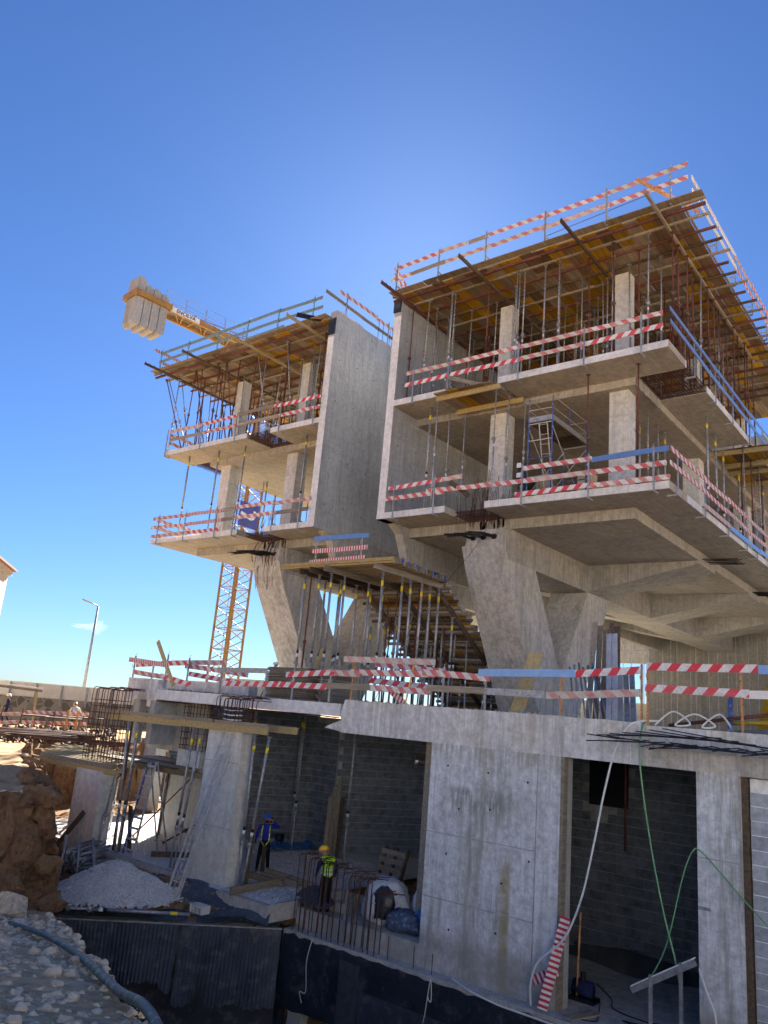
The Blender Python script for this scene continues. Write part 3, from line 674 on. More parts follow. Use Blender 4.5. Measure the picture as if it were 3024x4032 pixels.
# ------------------------------------------------------------------ the two raised blocks
def raised_block(name, label, Y0, Y1, wallY, sgn, legY, cols, gaps, xlen, s2hole, ext):
    """sgn=+1: wall on the +Y side; Y0..Y1 slab span"""
    r = thing(name, label, 'building', (23.2, (Y0+Y1)/2, 5.42))
    yin0, yin1 = (Y0+1.72, Y1) if sgn > 0 else (Y0, Y1-1.72)               # thick inner slab
    (g0, g1), (h0, h1) = gaps
    def slab(nm, zt, gap, holes):
        b_ = zt-.26
        pa = ((Y0, gap[0], 'a'), (gap[1], Y1, 'b'))
        for ya, yb, _ in pa:
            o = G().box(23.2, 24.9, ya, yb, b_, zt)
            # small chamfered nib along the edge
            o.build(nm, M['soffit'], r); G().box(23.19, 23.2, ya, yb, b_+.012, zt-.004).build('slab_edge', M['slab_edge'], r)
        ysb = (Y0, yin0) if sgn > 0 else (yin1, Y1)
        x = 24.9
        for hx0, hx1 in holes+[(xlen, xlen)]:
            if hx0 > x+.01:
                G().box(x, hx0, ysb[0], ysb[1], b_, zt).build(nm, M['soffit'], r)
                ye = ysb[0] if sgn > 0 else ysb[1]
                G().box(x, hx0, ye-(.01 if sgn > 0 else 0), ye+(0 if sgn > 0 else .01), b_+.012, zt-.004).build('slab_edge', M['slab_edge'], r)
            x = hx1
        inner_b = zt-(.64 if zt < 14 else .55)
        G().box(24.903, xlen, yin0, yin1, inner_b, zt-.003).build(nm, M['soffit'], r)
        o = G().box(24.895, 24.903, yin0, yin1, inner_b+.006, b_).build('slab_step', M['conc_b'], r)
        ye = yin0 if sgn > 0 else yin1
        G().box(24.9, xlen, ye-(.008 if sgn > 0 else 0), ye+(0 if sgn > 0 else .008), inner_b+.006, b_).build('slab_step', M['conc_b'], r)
        g = G()
        if nm == 'slab_one':                                               # broken concrete at the anchor gap
            for k in range(16): yy = rnd.uniform(gap[0], gap[1]); g.box(24.86, 24.95+rnd.random()*.06, yy, yy+rnd.uniform(.06,.2), inner_b+rnd.uniform(-.06,.1), zt-rnd.uniform(.05,.3))
            g.build('broken_edge', M['vleg'], r)
    slab('slab_one', 12.94, (g0, g1), []); slab('slab_two', 17.72, (h0, h1), s2hole)
    # side wall
    wa, wb = wallY
    w_ = G().box(23.2, xlen, wa, wb, 12.68, ext[0]).build('side_wall', M['conc'], r)
    G().box(23.192, 23.2, wa+.005, wb-.005, 12.69, 21.6).build('wall_edge', M['slab_edge'], w_)
    g = G(); yv = wa if sgn < 0 else wa
    for z_ in (21.30, 17.55, 16.4, 14.9): g.box(23.3, xlen, wa-.005, wa, z_-.012, z_+.012)
    for i in range(1, 14): g.box(23.2+1.25*i, 23.2+1.25*i+.02, wa-.004, wa, 12.7, 21.3) if i % 2 or True else None
    g.build('joint', M['mortar'], w_)
    g = G()
    for i in range(9):
        for z_ in (20.6, 18.6, 15.9, 13.8): g.tube((23.7+1.25*i, wa-.003, z_+.1*(i % 2)), (23.7+1.25*i, wa+.05, z_+.1*(i % 2)), .035, 6)
    g.build('tie_hole', M['black'], w_)
    # main beam, tapered ribs, V legs
    ly0, ly1 = legY
    G().box(24.85, xlen, ly0, ly1, 11.12, 12.3).build('main_beam', M['conc_b'], r)
    for k in range(4):
        x0 = 31.9+7.8*k
        if x0+2.3 > xlen: break
        ya, yb = (ly0, Y0+1.72)
        if sgn > 0: G().prism([(ly0, 11.121), (ly0, 12.302), (Y0+1.73, 12.302), (Y0+1.73, 12.17)], 'x', x0, x0+2.2).build('rib', M['conc_b'], r)
        else: G().prism([(ly1, 11.121), (ly1, 12.302), (Y1-1.73, 12.302), (Y1-1.73, 12.17)], 'x', x0, x0+2.2).build('rib', M['conc_b'], r)
        # short rib on the wall side
        if sgn > 0: G().prism([(ly1, 11.121), (wa, 11.7), (wa, 12.302), (ly1, 12.302)], 'x', x0, x0+2.2).build('rib', M['conc_b'], r)
        else: G().prism([(ly0, 11.121), (wb, 11.7), (wb, 12.302), (ly0, 12.302)], 'x', x0, x0+2.2).build('rib', M['conc_b'], r)
    for k in range(1):
        dx = 0 if k == 0 else 20.5
        front = [(24.35, 11.62), (24.72, 10.7), (27.85, 5.42), (30.6, 5.42), (27.0, 11.13), (25.0, 11.13)]
        G().prism([(x+dx, z) for x, z in front], 'y', ly0+.002, ly1-.002).build('leg', M['vleg'], r)
        rear = [(31.92, 11.13), (28.3, 5.42), (30.95, 5.42), (34.3, 11.13)]
        G().prism([(x+dx, z) for x, z in rear], 'y', ly0+.003, ly1-.003).build('leg', M['vleg'], r)
    G().prism([(24.35, 11.62), (24.5, 12.25), (24.9, 12.3), (24.9, 11.1), (24.6, 11.1)], 'y', ly0+.1, ly1-.15).build('anchor_block', M['vleg'], r)
    # wall bracket leg under the side wall front
    y0, y1 = (wa-.02, wb-.02) if sgn > 0 else (wa+.02, wb+.02)
    G().prism([(23.9, 12.68), (24.45, 12.35), (25.05, 11.1), (xlen, 11.1), (xlen, 12.68)], 'y', y0, y1).build('wall_haunch', M['conc_b'], r)
    for (x, y) in cols:
        G().box(x, x+.70, y, y+.70, 12.94, 17.18).build('column', M['column'], r)
        G().box(x+.22, x+.72, y+.07, y+.62, 17.72, 22.05).build('column', M['column'], r)
        g = G(); g.box(x-.003, x, y, y+.7, 16.20, 16.215); g.box(x, x+.7, y-.003, y, 16.20, 16.215); g.build('joint', M['mortar'], r)
    return r
colsA = [(25.18, 9.74), (25.18, 14.68), (33.35, 9.74), (33.35, 14.68), (41.5, 9.74), (41.5, 14.68)]
blockA = raised_block('raised_block', 'nearer raised concrete block on slanted legs at the right, under a yellow formwork deck', 7.66, 19.2, (18.82, 19.2), 1, (14.1, 15.85),
                      colsA, ((14.25, 15.96), (13.95, 16.3)), 56, [(25.0, 27.3), (33.2, 34.4)], (22.28, 0))
G().box(43, 43.3, 9.4, 18.8, 12.94, 17.2).build('core_wall', M['conc'], blockA); G().box(45, 45.3, 8.2, 18.8, 17.72, 22.2).build('core_wall', M['conc'], blockA)
G().box(33.0, 43, 17.2, 17.4, 12.94, 17.2).build('core_wall', M['conc'], blockA)
colsB = [(25.2, 31.05), (25.2, 26.15), (33.3, 26.2), (33.3, 31.05)]
blockB = raised_block('raised_block', 'farther raised concrete block at the left with a tall blank side wall', 22.95, 34.1, (22.62, 23.0), -1, (25.7, 27.5),
                      colsB, ((25.72, 27.5), (26.1, 27.7)), 46, [(25.0, 27.3)], (22.85, 0))
# ragged lift on top of the left block's wall
g = G(); top = [(23.3, 22.5)]; x = 23.3
g.prism([(23.25, 22.8)]+[(23.25+.45*i, 22.92+.10*fr(i, 3, .8)-(.25 if 4 < i < 8 else 0)) for i in range(40)]+[(41, 22.8)], 'y', 22.64, 22.98)
g.build('ragged_top', M['vleg'], blockB)

# ------------------------------------------------------------------ steel props
_pp = {}
def prop(base, H, kind, label, group, lean=(0, 0), rz=None, top=None):
    """kind: thin (perforated, grey), thick (yellow label), rust"""
    if top is not None: d = Vector(top)-Vector(base); H = d.length
    label = {'thin':'grey perforated ','thick':'yellow labelled ','rust':'rusty red '}[kind]+label.replace('thick grey ', '')
    key = (kind, round(H*5)/5)
    if key not in _pp:
        Hq = round(H*5)/5
        r = thing('steel_prop', label, 'steel prop', (0,0,0), group)
        if kind == 'thick':
            h = Hq*rnd.choice((.30, .34, .42))
            G().tube((0,0,h), (0,0,Hq-.01), .044, 10).build('outer_tube', M['steel'], r, True)
            G().tube((0,0,.01), (0,0,h+.1), .034, 8).build('inner_tube', M['steel'], r, True)
            G().tube((0,0,Hq-.50), (0,0,Hq-.31), .0455, 10).build('yellow_label', M['label_y'], r, True)
            g = G(); g.tube((0,0,h+.30), (0,0,h+.40), .0455, 10); g.build('dark_label', M['black'], r, True)
            G().tube((0,0,h+.18), (0,0,h+.30), .0455, 10).build('white_label', M['label_w'], r, True)
        else:
            m = M['rust'] if kind == 'rust' else M['steel']; h = Hq*rnd.choice((.42, .48, .55))
            G().tube((0,0,.01), (0,0,h), .033, 8).build('outer_tube', m, r, True)
            it = G().tube((0,0,h), (0,0,Hq-.01), .027, 8).build('inner_tube', m, r, True)
            if kind == 'thin':
                g = G()
                for k in range(int((Hq-h-.2)/.16)):
                    for sy in (-1, 1): g.obox((0, sy*.0268, h+.15+.16*k), (.008,0,0), (0,.0012,0), (0,0,.012)); g.obox((sy*.0268, 0, h+.15+.16*k), (.0012,0,0), (0,.008,0), (0,0,.012))
                g.build('pin_hole', M['black'], it, kind='stuff')
                G().tube((0,0,h-.34), (0,0,h-.24), .0342, 8).build('white_label', M['label_w'], r, True)
        g = G(); g.tube((0,0,h-.12), (0,0,h+.02), .05, 10); g.tube((0,0,h-.07), (0,0,h-.04), .075, 10)
        col = g.build('collar', M['rust'] if kind == 'rust' else M['steel'], r, True)
        G().path([(.04,-.09,h+.03),(.09,-.07,h-.02),(.10,.0,h-.09),(.09,.07,h-.02),(.03,.09,h+.03)], .008, 5).build('handle', M['steel'], col, True)
        g = G(); g.box(-.07,.07,-.07,.07,0,.01); g.build('base_plate', m if kind != 'thick' else M['steel'], r)
        g = G(); g.box(-.07,.07,-.07,.07,Hq-.01,Hq); g.build('head_plate', m if kind != 'thick' else M['steel'], r)
        _pp[key] = [r, False, Hq]
    e = _pp[key]
    if e[1]: o = copy_tree(e[0])
    else: o = e[0]; e[1] = True
    o['label'] = label
    if group: o['group'] = group
    elif 'group' in o: del o['group']
    o.location = base; o.scale = (1, 1, H/e[2])
    z = rnd.random()*6.28 if rz is None else rz
    if top is not None:
        o.rotation_mode = 'QUATERNION'; o.rotation_quaternion = d.to_track_quat('Z', 'Y') @ Matrix.Rotation(z, 3, 'Z').to_quaternion()
    else: o.rotation_euler = (lean[0], lean[1], z)
    return o

# ------------------------------------------------------------------ formwork decks
def girder(p, q, mat, label, group, h=.12, w=.08):
    o = G().bar(p, q, w, h).build('formwork_girder', M[mat], None); return tag(o, label, 'girder', group)
def formwork_deck(name, label, x0, x1, y0, y1, sgn, girds, jy0, jy1, tint):
    r = thing(name, label, 'formwork deck', (x0, y0, 22.36))
    # plywood panels, laid across the joists, yellow and brown
    pw, pl = .50, 1.95
    cols = int((y1-y0)/pw)
    for j in range(cols):
        ya = y0+j*pw; off = rnd.choice((0, .6, 1.1, 1.5)); x = x0+.03*rnd.random()-off
        while x < x1:
            xa, xb = max(x, x0+rnd.uniform(-.08,.04)), min(x+pl, x1)
            if xb-xa > .2:
                u = rnd.random(); t_ = tint(xa, ya)
                m = M['ply_y'] if u < t_ else M['ply_b'] if u < t_+.28 else M['ply_g']
                me = boxmesh(round(xb-xa-.012, 2), pw-.012, .024, m, 'panel')
                inst('panel', me, r, ((xa+xb)/2-x0, ya+pw/2-y0, .075+rnd.uniform(-.006, .006)))
            x += pl
    # joists along the facade direction, ends sticking out on the open side
    k = 0; x = x0+.83
    while x < min(x1, x0+17):
        la = rnd.choice((0, .06, .22)) if k % 3 else .26
        ya, yb = (jy0-la+.2, jy1) if sgn > 0 else (jy0, jy1+la-.2)
        m = M['rust'] if k % 3 == 1 else M['timber_g'] if k % 3 == 0 else M['timber_d']
        cut = ya
        while cut < yb-.1:                                                  # joists come in lapped lengths
            e = min(yb, cut+rnd.uniform(2.2, 3.4))
            inst('joist', boxmesh(.075, round(e-cut-.02, 2), .085, m, 'joist'), r, (x-x0+rnd.uniform(-.03,.03), (cut+e)/2-y0, .0))
            cut = e-.01
        k += 1; x += .80
    # front edge: fascia timbers
    ye0, ye1 = (jy0-.1, y1+.1) if sgn > 0 else (y0-.1, jy1+.1)
    for z_, dx, m, t, hh in ((-.02, .2, 'rust', .09, .10), (.135, .10, 'timber_g', .10, .08), (.225, .02, 'ply_g', .5, .03)):
        cut = ye0
        while cut < ye1-.1:
            e = min(ye1, cut+rnd.uniform(2.0, 3.6)); inst('fascia_board', boxmesh(t, round(e-cut-.03,2), hh, M[m], 'fascia_board'), r, (dx+rnd.uniform(-.02,.02), (cut+e)/2-y0, z_+rnd.uniform(-.012,.012))); cut = e
    if True:
        cut = x0+.3
        ys_ = y0-.03 if sgn > 0 else y1+.03
        while cut < x1:
            e = min(x1, cut+rnd.uniform(1.6, 3)); inst('edge_board', boxmesh(round(e-cut-.02,2), .05, .10, M['ply_g'], 'edge_board'), r, ((cut+e)/2-x0, ys_-y0, .14+rnd.uniform(-.02,.02))); cut = e
    return r
formwork_deck('formwork_deck', 'yellow and brown plywood formwork deck roofing the nearer right block', 23.0, 43, 7.17, 19.2, 1, None, 6.50, 18.8, lambda x, y: .30)
formwork_deck('formwork_deck', 'brown plywood formwork deck roofing the farther left block', 23.0, 36, 23.0, 35.4, -1, None, 23.05, 36.0, lambda x, y: .2 if y < 29 else .05)
for blk, ys in (('nearer right block', ((7.82,'timber_g',35.5),(10.75,'timber_d',38),(14.93,'timber_d',38),(18.66,'rust',38))), ('farther left block', ((34.76,'timber_d',31),(31.6,'timber_d',34),(28.0,'timber',34),(24.1,'timber',34)))):
    for i, (y, m, xe) in enumerate(ys):
        o = girder((21.52, y, 22.24), (xe, y+rnd.uniform(-.03,.05), 22.22), m, f"{ORD[i]} long formwork girder from the {'right' if ys[0][0] < 20 else 'left'} over the front of the {blk}", 'formwork girders sticking out over the facades')
        g = G()
        for k in range(3): g.bar((21.55+.28*k, y, 22.30), (21.55+.28*k, y, 22.36), .03, .03, (0,1,0))
        g.build('nail_plate', M['rust'], o, kind='stuff')
        for k in range(16 if ys[0][0] < 20 else 12):                       # rusty props right under each girder
            x = 23.9+.86*k+rnd.uniform(-.12,.12)
            if x > xe-.2: break
            dense = (i == 0 and ys[0][0] < 20)
            if not dense and k % 2: continue
            prop((x, y+rnd.uniform(-.05,.05), 17.72), 4.46, 'rust' if rnd.random() < (.8 if dense else .6) else 'thin',
                 f'prop under {ORD[i]} long girder from {"right" if ys[0][0] < 20 else "left"}, {blk[7:]} upper floor', f'props under the girders of the {blk}', (rnd.gauss(0,.008), rnd.gauss(0,.008)))
for k, x in enumerate((23.83, 25.4, 27.0, 28.6, 30.2, 31.8, 33.4, 35.0)):
    for y in (8.6, 9.8, 11.75, 12.55, 13.3, 15.6, 16.75, 17.9):
        if 13.95 < y < 16.3 and x < 24: continue
        if rnd.random() < (.05 if k < 3 else .1): continue
        prop((x+rnd.uniform(-.08,.08), y+rnd.uniform(-.12,.12), 17.72), 4.6, 'thin' if rnd.random() < (.82 if k < 2 else .5) else 'rust',
             f'prop, {ORD[int((18.5-y)/.85)]} place from left, front row, right block upper floor' if k == 0 else f'prop, {ORD[k]} row back, right block upper floor', 'props on the upper floor of the right block', (rnd.gauss(0,.010), rnd.gauss(0,.010)))
for k, x in enumerate((24.6, 26.2, 27.8, 29.4, 31.0)):
    for y in (8.2, 9.2, 10.2, 11.2, 12.2, 13.1, 14.2, 15.2, 16.2, 17.2, 18.1):
        if rnd.random() < .45: continue
        prop((x+rnd.uniform(-.1,.1), y+rnd.uniform(-.15,.15), 17.72), 4.6, 'thin' if rnd.random() < .45 else 'rust', f'prop between joists, {ORD[k]} gap back, right block upper floor', 'props on the upper floor of the right block', (rnd.gauss(0,.012), rnd.gauss(0,.012)))
for k, x in enumerate((24.6, 26.2, 27.8)):
    for y in (23.6, 25.2, 28.9, 30.1, 31.1, 32.2, 33.2):
        if rnd.random() < .35: continue
        prop((x+rnd.uniform(-.1,.1), y+rnd.uniform(-.15,.15), 17.72), 4.6, 'thin' if rnd.random() < .4 else 'rust', f'prop between joists, {ORD[k]} gap back, left block upper floor', 'props on the upper floor of the left block', (rnd.gauss(0,.03), rnd.gauss(0,.03)))
for x in (23.7, 23.9):
    for y in (15.3, 14.8): prop((x, y-1.2 if y < 15 else y+1.3, 17.72), 4.6, 'thin', 'prop near the left wall, right block upper floor', 'props on the upper floor of the right block')
for k, x in enumerate((23.83, 25.4, 27.0, 28.6, 30.2, 31.8)):
    for y in (23.9, 24.9, 26.0, 26.9, 28.6, 29.7, 30.6, 31.7, 32.7, 33.6):
        if k == 0 and 26.0 < y < 28: continue
        if rnd.random() < .12: continue
        ln = (rnd.gauss(0,.035), rnd.gauss(0,.03)) if y > 28 else (rnd.gauss(0,.012), rnd.gauss(0,.012))
        prop((x+rnd.uniform(-.1,.1), y+rnd.uniform(-.15,.15), 17.72), 4.6, 'rust' if rnd.random() < (.62 if y > 29 else .4) else 'thin',
             f'prop, {ORD[int((34-y)/.72)]} place from left, front row, left block upper floor' if k == 0 else f'prop, {ORD[k]} row back, left block upper floor', 'props on the upper floor of the left block', ln)
LB = ('raking prop at the front of the left block upper floor', 'raking props at the front of the left block')
for (ya, yb, kd) in ((33.4,35.5,'rust'),(33.0,35.3,'thin'),(32.9,34.2,'thin'),(29.4,30.4,'rust'),(26.9,28.1,'thin'),(31.6,32.9,'rust'),(25.3,26.0,'thin'),(29.9,31.1,'rust')):
    prop((23.75, ya, 17.72), 0, kd, *LB, top=(23.5, yb, 22.25))
for (x, y) in ((26.1, 36.0), (27.2, 35.8)):
    pass
# props on the middle floor
LA1 = ('prop on the middle floor of the right block', 'props on the middle floor of the right block')
for x, y, H, kd in ((24.0,17.5,4.5,'thick'),(24.2,16.7,4.5,'thin'),(24.75,16.3,4.2,'thin'),(24.0,13.9,4.5,'thin'),(24.75,13.6,4.2,'thin'),(23.93,8.94,4.5,'rust'),(24.0,10.7,4.5,'rust'),
    (29.47,8.28,4.5,'thick'),(31.5,8.52,4.5,'thick'),(33.44,7.94,4.5,'thin'),(33.5,8.8,4.5,'thick'),(35.16,8.04,4.5,'rust'),(36.3,8.0,4.5,'thin'),(39.2,8.5,4.5,'thick'),(36.5,8.9,4.5,'thick'),
    (27.55,9.9,4.2,'thin'),(28.9,10.0,4.2,'thin'),(29.75,10.0,4.2,'thick'),(28.1,10.4,4.2,'thick'),(38,8.3,4.5,'rust'),(40.5,8.2,4.5,'thin'),(41.5,8.6,4.5,'thick'),(37.2,8.4,4.5,'thin'),(34.4,8.3,4.5,'rust')):
    prop((x, y, 12.94), H, kd, *LA1, lean=(rnd.gauss(0,.004), rnd.gauss(0,.004)))
LB1 = ('prop on the middle floor of the left block', 'props on the middle floor of the left block')
for x, y, H, kd in ((23.85,32.8,4.5,'thick'),(23.94,30.6,4.5,'thick'),(24.0,28.66,4.5,'thick'),(24.1,24.54,4.5,'thick'),(32.6,32.5,4.5,'rust'),(28.3,31.8,4.2,'thin'),(28.2,31.4,4.2,'thick'),(30.3,32.9,4.2,'thick')):
    prop((x, y, 12.94), H, kd, *LB1, lean=(rnd.gauss(0,.005), rnd.gauss(0,.005)))

# ------------------------------------------------------------------ guard rails
_gp = {}
def post(x, y, zt, zb, face, label, group, kind='steel', lean=0, clamp=True):
    """face: outward unit direction"""
    key = (kind, round(zt-zb, 1), clamp)
    Hh = round(zt-zb, 1)
    if key not in _gp:
        r = thing('guardrail_post', label, 'guardrail post', (0,0,0), group)
        if kind == 'orange':
            G().box(-.022,.022,-.022,.022,0,Hh).build('post_tube', M['orange'], r)
            G().path([(0,-.03,Hh-.33),(0,-.10,Hh-.33),(0,-.10,Hh-.25)], .010, 5).build('board_hook', M['orange'], r)
            G().path([(0,-.03,Hh-.75),(0,-.10,Hh-.75),(0,-.10,Hh-.67)], .010, 5).build('board_hook', M['orange'], r)
        else:
            mm = M[kind]
            G().box(-.026,.026,-.018,.018,0,Hh).build('post_tube', mm, r)
            G().path([(0,0,Hh),(0,.0,Hh+.07),(.05,.03,Hh+.10)], .008, 5).build('top_pin', mm, r)
            for h_ in (Hh-.42, Hh-.92):
                if h_ > .25: G().path([(0,-.02,h_),(0,-.09,h_),(0,-.09,h_+.10)], .010, 5).build('board_hook', mm, r)
            if clamp:
                G().box(-.03,.03,-.02,.34,-.03,.02).build('clamp_foot', mm, r)
                o = G().box(-.03,.03,.0,.30,.34,.38).build('clamp_arm', mm, r); G().tube((0,.22,.20),(0,.22,.40),.012,6).build('clamp_screw', mm, o)
        _gp[key] = [r, False]
    e = _gp[key]
    if e[1]: o = copy_tree(e[0])
    else: o = e[0]; e[1] = True
    o['label'] = label; o['group'] = group
    o.location = (x, y, zb); ang = math.atan2(-face[0], face[1])           # local -y points outwards
    o.rotation_euler = (lean, 0, math.atan2(face[0], -face[1])); o.scale = (1, 1, (zt-zb)/Hh)
    return o
def run(where, group, axis_, fixed, boards):
    """boards: list of (row name, a0, z0, a1, z1, material)"""
    rows = {}
    for b_ in boards: rows.setdefault(b_[0], []).append(b_)
    for rn, bs in rows.items():
        bs.sort(key=lambda q: -max(q[1], q[3]) if axis_ == 'y' else min(q[1], q[3]))
        for i, (_, a0, z0, a1, z1, m) in enumerate(bs):
            off = rnd.uniform(-.012, .012)
            P = (fixed+off, a0, z0) if axis_ == 'y' else (a0, fixed+off, z0); Q = (fixed+off, a1, z1) if axis_ == 'y' else (a1, fixed+off, z1)
            look = {'stripe':'red white','stripe_n':'bright red white','stripe_f':'narrow barred','stripe_f0':'narrow barred','timber_g':'bare grey','timber':'pale wooden','steel_l':'blue reflecting metal','teal':'grey green metal','steel':'grey metal','white':'white'}[m]
            pre = f'{ORD[i]} from the left of the {rn} row, ' if len(bs) > 1 else f'{rn} row, single '
            lab = (f'{look} board, {ORD[i]} from left, {rn} row, {where}' if len(bs) > 1 else f'{look} board alone in {rn} row, {where}')
            board(P, Q, m, lab, group, w=.17 if m not in ('steel_l',) else .19, t=.028)
Z = 22.36
run('right block deck front', 'guard boards on the deck of the right block', 'y', 22.98, [
    ('upper',19.2,23.82,16.8,23.86,'stripe'),('upper',16.95,23.87,15.55,23.84,'stripe'),('upper',15.5,23.86,14.6,23.84,'timber_g'),('upper',14.75,23.85,12.05,23.90,'stripe'),('upper',12.3,23.84,9.6,23.86,'stripe'),('upper',9.85,23.86,6.9,23.90,'stripe'),
    ('lower',19.35,23.30,18.2,23.30,'stripe'),('lower',18.3,23.30,16.6,23.32,'timber_g'),('lower',16.9,23.30,14.5,23.36,'stripe'),('lower',14.6,23.32,12.0,23.38,'stripe'),('lower',12.3,23.30,9.6,23.36,'stripe'),('lower',9.9,23.33,6.9,23.40,'stripe')])
G_ = 'guardrail posts on the deck of the right block'
for y in (19.05,16.9,14.65,12.1,9.7,7.47): post(22.95, y, 24.0, 22.55, (-1,0), 'blue grey guardrail post on the front edge of the right block deck', G_, 'steel', rnd.gauss(0,.015))
run('right block deck side', 'guard boards on the deck side of the right block', 'x', 6.95, [
    (rn, x0, z_, x0+2.9, z_+rnd.uniform(-.03,.03), m) for rn, z_ in (('upper',23.82),('lower',23.32)) for x0, m in ((23.6,'white'),(26.2,'white'),(28.8,'stripe'),(31.4,'stripe'),(34.0,'stripe'),(36.6,'stripe'))])  # white on the nearest bays stands for sun glow on the boards
for x in (24.0,26.5,29.0,31.6,34.1,36.8): post(x, 6.98, 23.95, 22.5, (0,-1), 'guardrail post along the open side of the right block deck', 'guardrail posts on the deck side of the right block')
board((22.2,8.35,23.35), (24.4,6.95,22.95), 'orange', 'orange stained plank lying across the corner of the right block deck', None, .16, .03, 'plank', 'plank')
board((23.0,19.25,23.9), (25.2,19.2,22.75), 'stripe', 'striped plank crossing at the left corner of the right block deck, upper', 'crossed planks at the deck corner')
board((22.9,19.15,23.5), (24.8,19.25,22.65), 'stripe', 'striped plank crossing at the left corner of the right block deck, lower', 'crossed planks at the deck corner')
tag(G().tube((23.0,12.05,22.95), (22.9,8.3,23.15), .012, 6).build('rebar', M['rebar']), 'single long reinforcing bar held level above the right block deck edge', 'rebar')
run('right block upper slab front', 'guard boards on the upper slab of the right block', 'y', 23.1, [
    ('upper',18.2,18.70,16.0,18.69,'stripe'),('upper',16.1,18.68,13.0,18.70,'stripe'),('upper',13.1,18.68,10.4,18.68,'stripe'),('upper',10.6,18.70,7.8,18.67,'stripe'),
    ('lower',18.25,18.22,15.1,18.22,'stripe_n'),('lower',15.3,18.24,12.9,18.20,'stripe_n'),('lower',13.1,18.22,10.4,18.18,'stripe'),('lower',10.6,18.20,7.8,18.22,'stripe_n')])
G_ = 'guardrail posts on the upper slab of the right block'
for y in (17.8,16.1,13.05,10.5,8.5): post(23.06, y, 18.82, 17.36, (-1,0), 'guardrail post at the front edge of the right block upper slab', G_)
run('right block upper slab side', 'metal guard boards on the upper slab side', 'x', 7.52, [
    ('upper',23.0,18.68,28.2,18.68,'steel_l'),('upper',28.1,18.70,33.2,18.66,'steel_l'),('upper',33.1,18.68,38,18.68,'steel_l'),('lower',23.0,18.22,28.4,18.18,'steel_l'),('lower',28.0,18.16,33.4,18.2,'steel_l'),('lower',33,18.18,38,18.18,'steel_l')])
for x in (25.6,28.1,30.4,33.0,35.2,37.5): post(x, 7.56, 18.8, 17.36, (0,-1), 'guardrail post at the side edge of the right block upper slab', 'guardrail posts on the upper slab side')
run('right block lower slab front', 'guard boards on the lower slab of the right block', 'y', 23.1, [
    ('top',18.65,13.87,16.0,13.96,'stripe_n'),('top',16.1,13.94,15.2,14.0,'stripe'),('top',12.7,13.95,10.15,13.96,'stripe'),('top',10.16,13.92,7.64,13.95,'steel_l'),
    ('middle',18.74,13.46,15.95,13.47,'stripe'),('middle',16.8,13.58,14.5,13.52,'stripe'),('middle',14.55,13.54,12.25,13.50,'stripe'),('middle',12.45,13.48,10.1,13.50,'stripe'),('middle',10.3,13.48,7.7,13.50,'stripe'),
    ('bottom',12.97,13.0,10.02,13.08,'stripe_n'),('bottom',10.3,13.04,7.6,13.0,'stripe')])
G_ = 'guardrail posts on the lower slab of the right block'
for y in (18.3,16.4,12.7,10.25,8.1): post(23.06, y, 14.1, 12.62, (-1,0), 'guardrail post at the front edge of the right block lower slab', G_)
run('right block lower slab side', 'guard boards on the lower slab side of the right block', 'x', 7.55, [
    ('top',23.05,13.9,26.7,13.96,'stripe'),('top',26.5,13.92,29.7,13.97,'stripe'),('top',29.4,14.0,32.2,13.95,'stripe'),('top',32.0,13.95,34.9,13.95,'stripe'),('top',34.8,13.95,38,13.95,'stripe'),
    ('middle',22.95,13.42,26.7,13.48,'stripe'),('middle',26.5,13.46,29.2,13.42,'stripe'),('middle',29.0,13.5,31.6,13.46,'stripe'),('middle',31.4,13.46,34.6,13.46,'stripe'),('middle',34.5,13.46,38,13.46,'stripe'),
    ('bottom',26.4,12.98,29.6,12.98,'stripe'),('bottom',29.5,12.98,34.2,13.0,'steel_l'),('bottom',34.0,13.0,38.5,13.0,'steel_l')])
for x in (23.75,26.6,29.45,32.0,33.6,35.6,38): post(x, 7.58, 14.1, 12.62, (0,-1), 'guardrail post at the side edge of the right block lower slab', 'guardrail posts on the lower slab side')
# left block
run('left block deck front', 'metal guard rails on the deck of the left block', 'y', 23.05, [
    ('top',35.75,23.70,30.8,23.74,'teal'),('top',30.9,23.74,26.2,23.78,'teal'),('top',26.4,23.78,23.5,23.72,'teal'),('middle',35.8,23.20,30.7,23.22,'teal'),('middle',30.8,23.22,26.2,23.26,'teal'),('middle',26.4,23.26,23.4,23.2,'teal'),
    ('bottom',28.6,22.82,25.9,22.86,'teal'),('bottom',30.8,22.66,29.2,22.66,'stripe'),('bottom',26.0,22.70,24.0,22.74,'stripe')])
for y in (35.6,33.2,30.75,28.5,26.3,23.95): post(23.0, y, 23.85, 22.45, (-1,0), 'grey green guardrail post on the front edge of the left block deck', 'guardrail posts on the deck of the left block', 'teal')
run('left block deck far side', 'guard boards on the far side of the left deck', 'x', 35.75, [('upper',22.6,23.75,25.6,23.75,'stripe_f'),('lower',23.2,23.2,26.2,23.2,'stripe_f'),('upper',25.4,23.75,28.2,23.75,'stripe_f')])
run('left block side wall top', 'guard boards on the side wall of the left block', 'x', 22.85, [('upper',23.5,24.05,26.3,24.05,'stripe'),('upper',26.1,24.0,29.4,24.0,'stripe'),('upper',29.2,24.0,32,24.0,'stripe'),('lower',22.6,23.62,25.4,23.55,'timber_g'),('lower',25.2,23.55,28.6,23.5,'timber_g'),('lower',28.2,23.5,31.5,23.5,'stripe')])
for x in (24.0,27.2,29.6): post(x, 22.82, 24.2, 22.6, (0,-1), 'guardrail post standing on the side wall of the left block', 'guardrail posts on the left block wall', 'steel', 0, False)
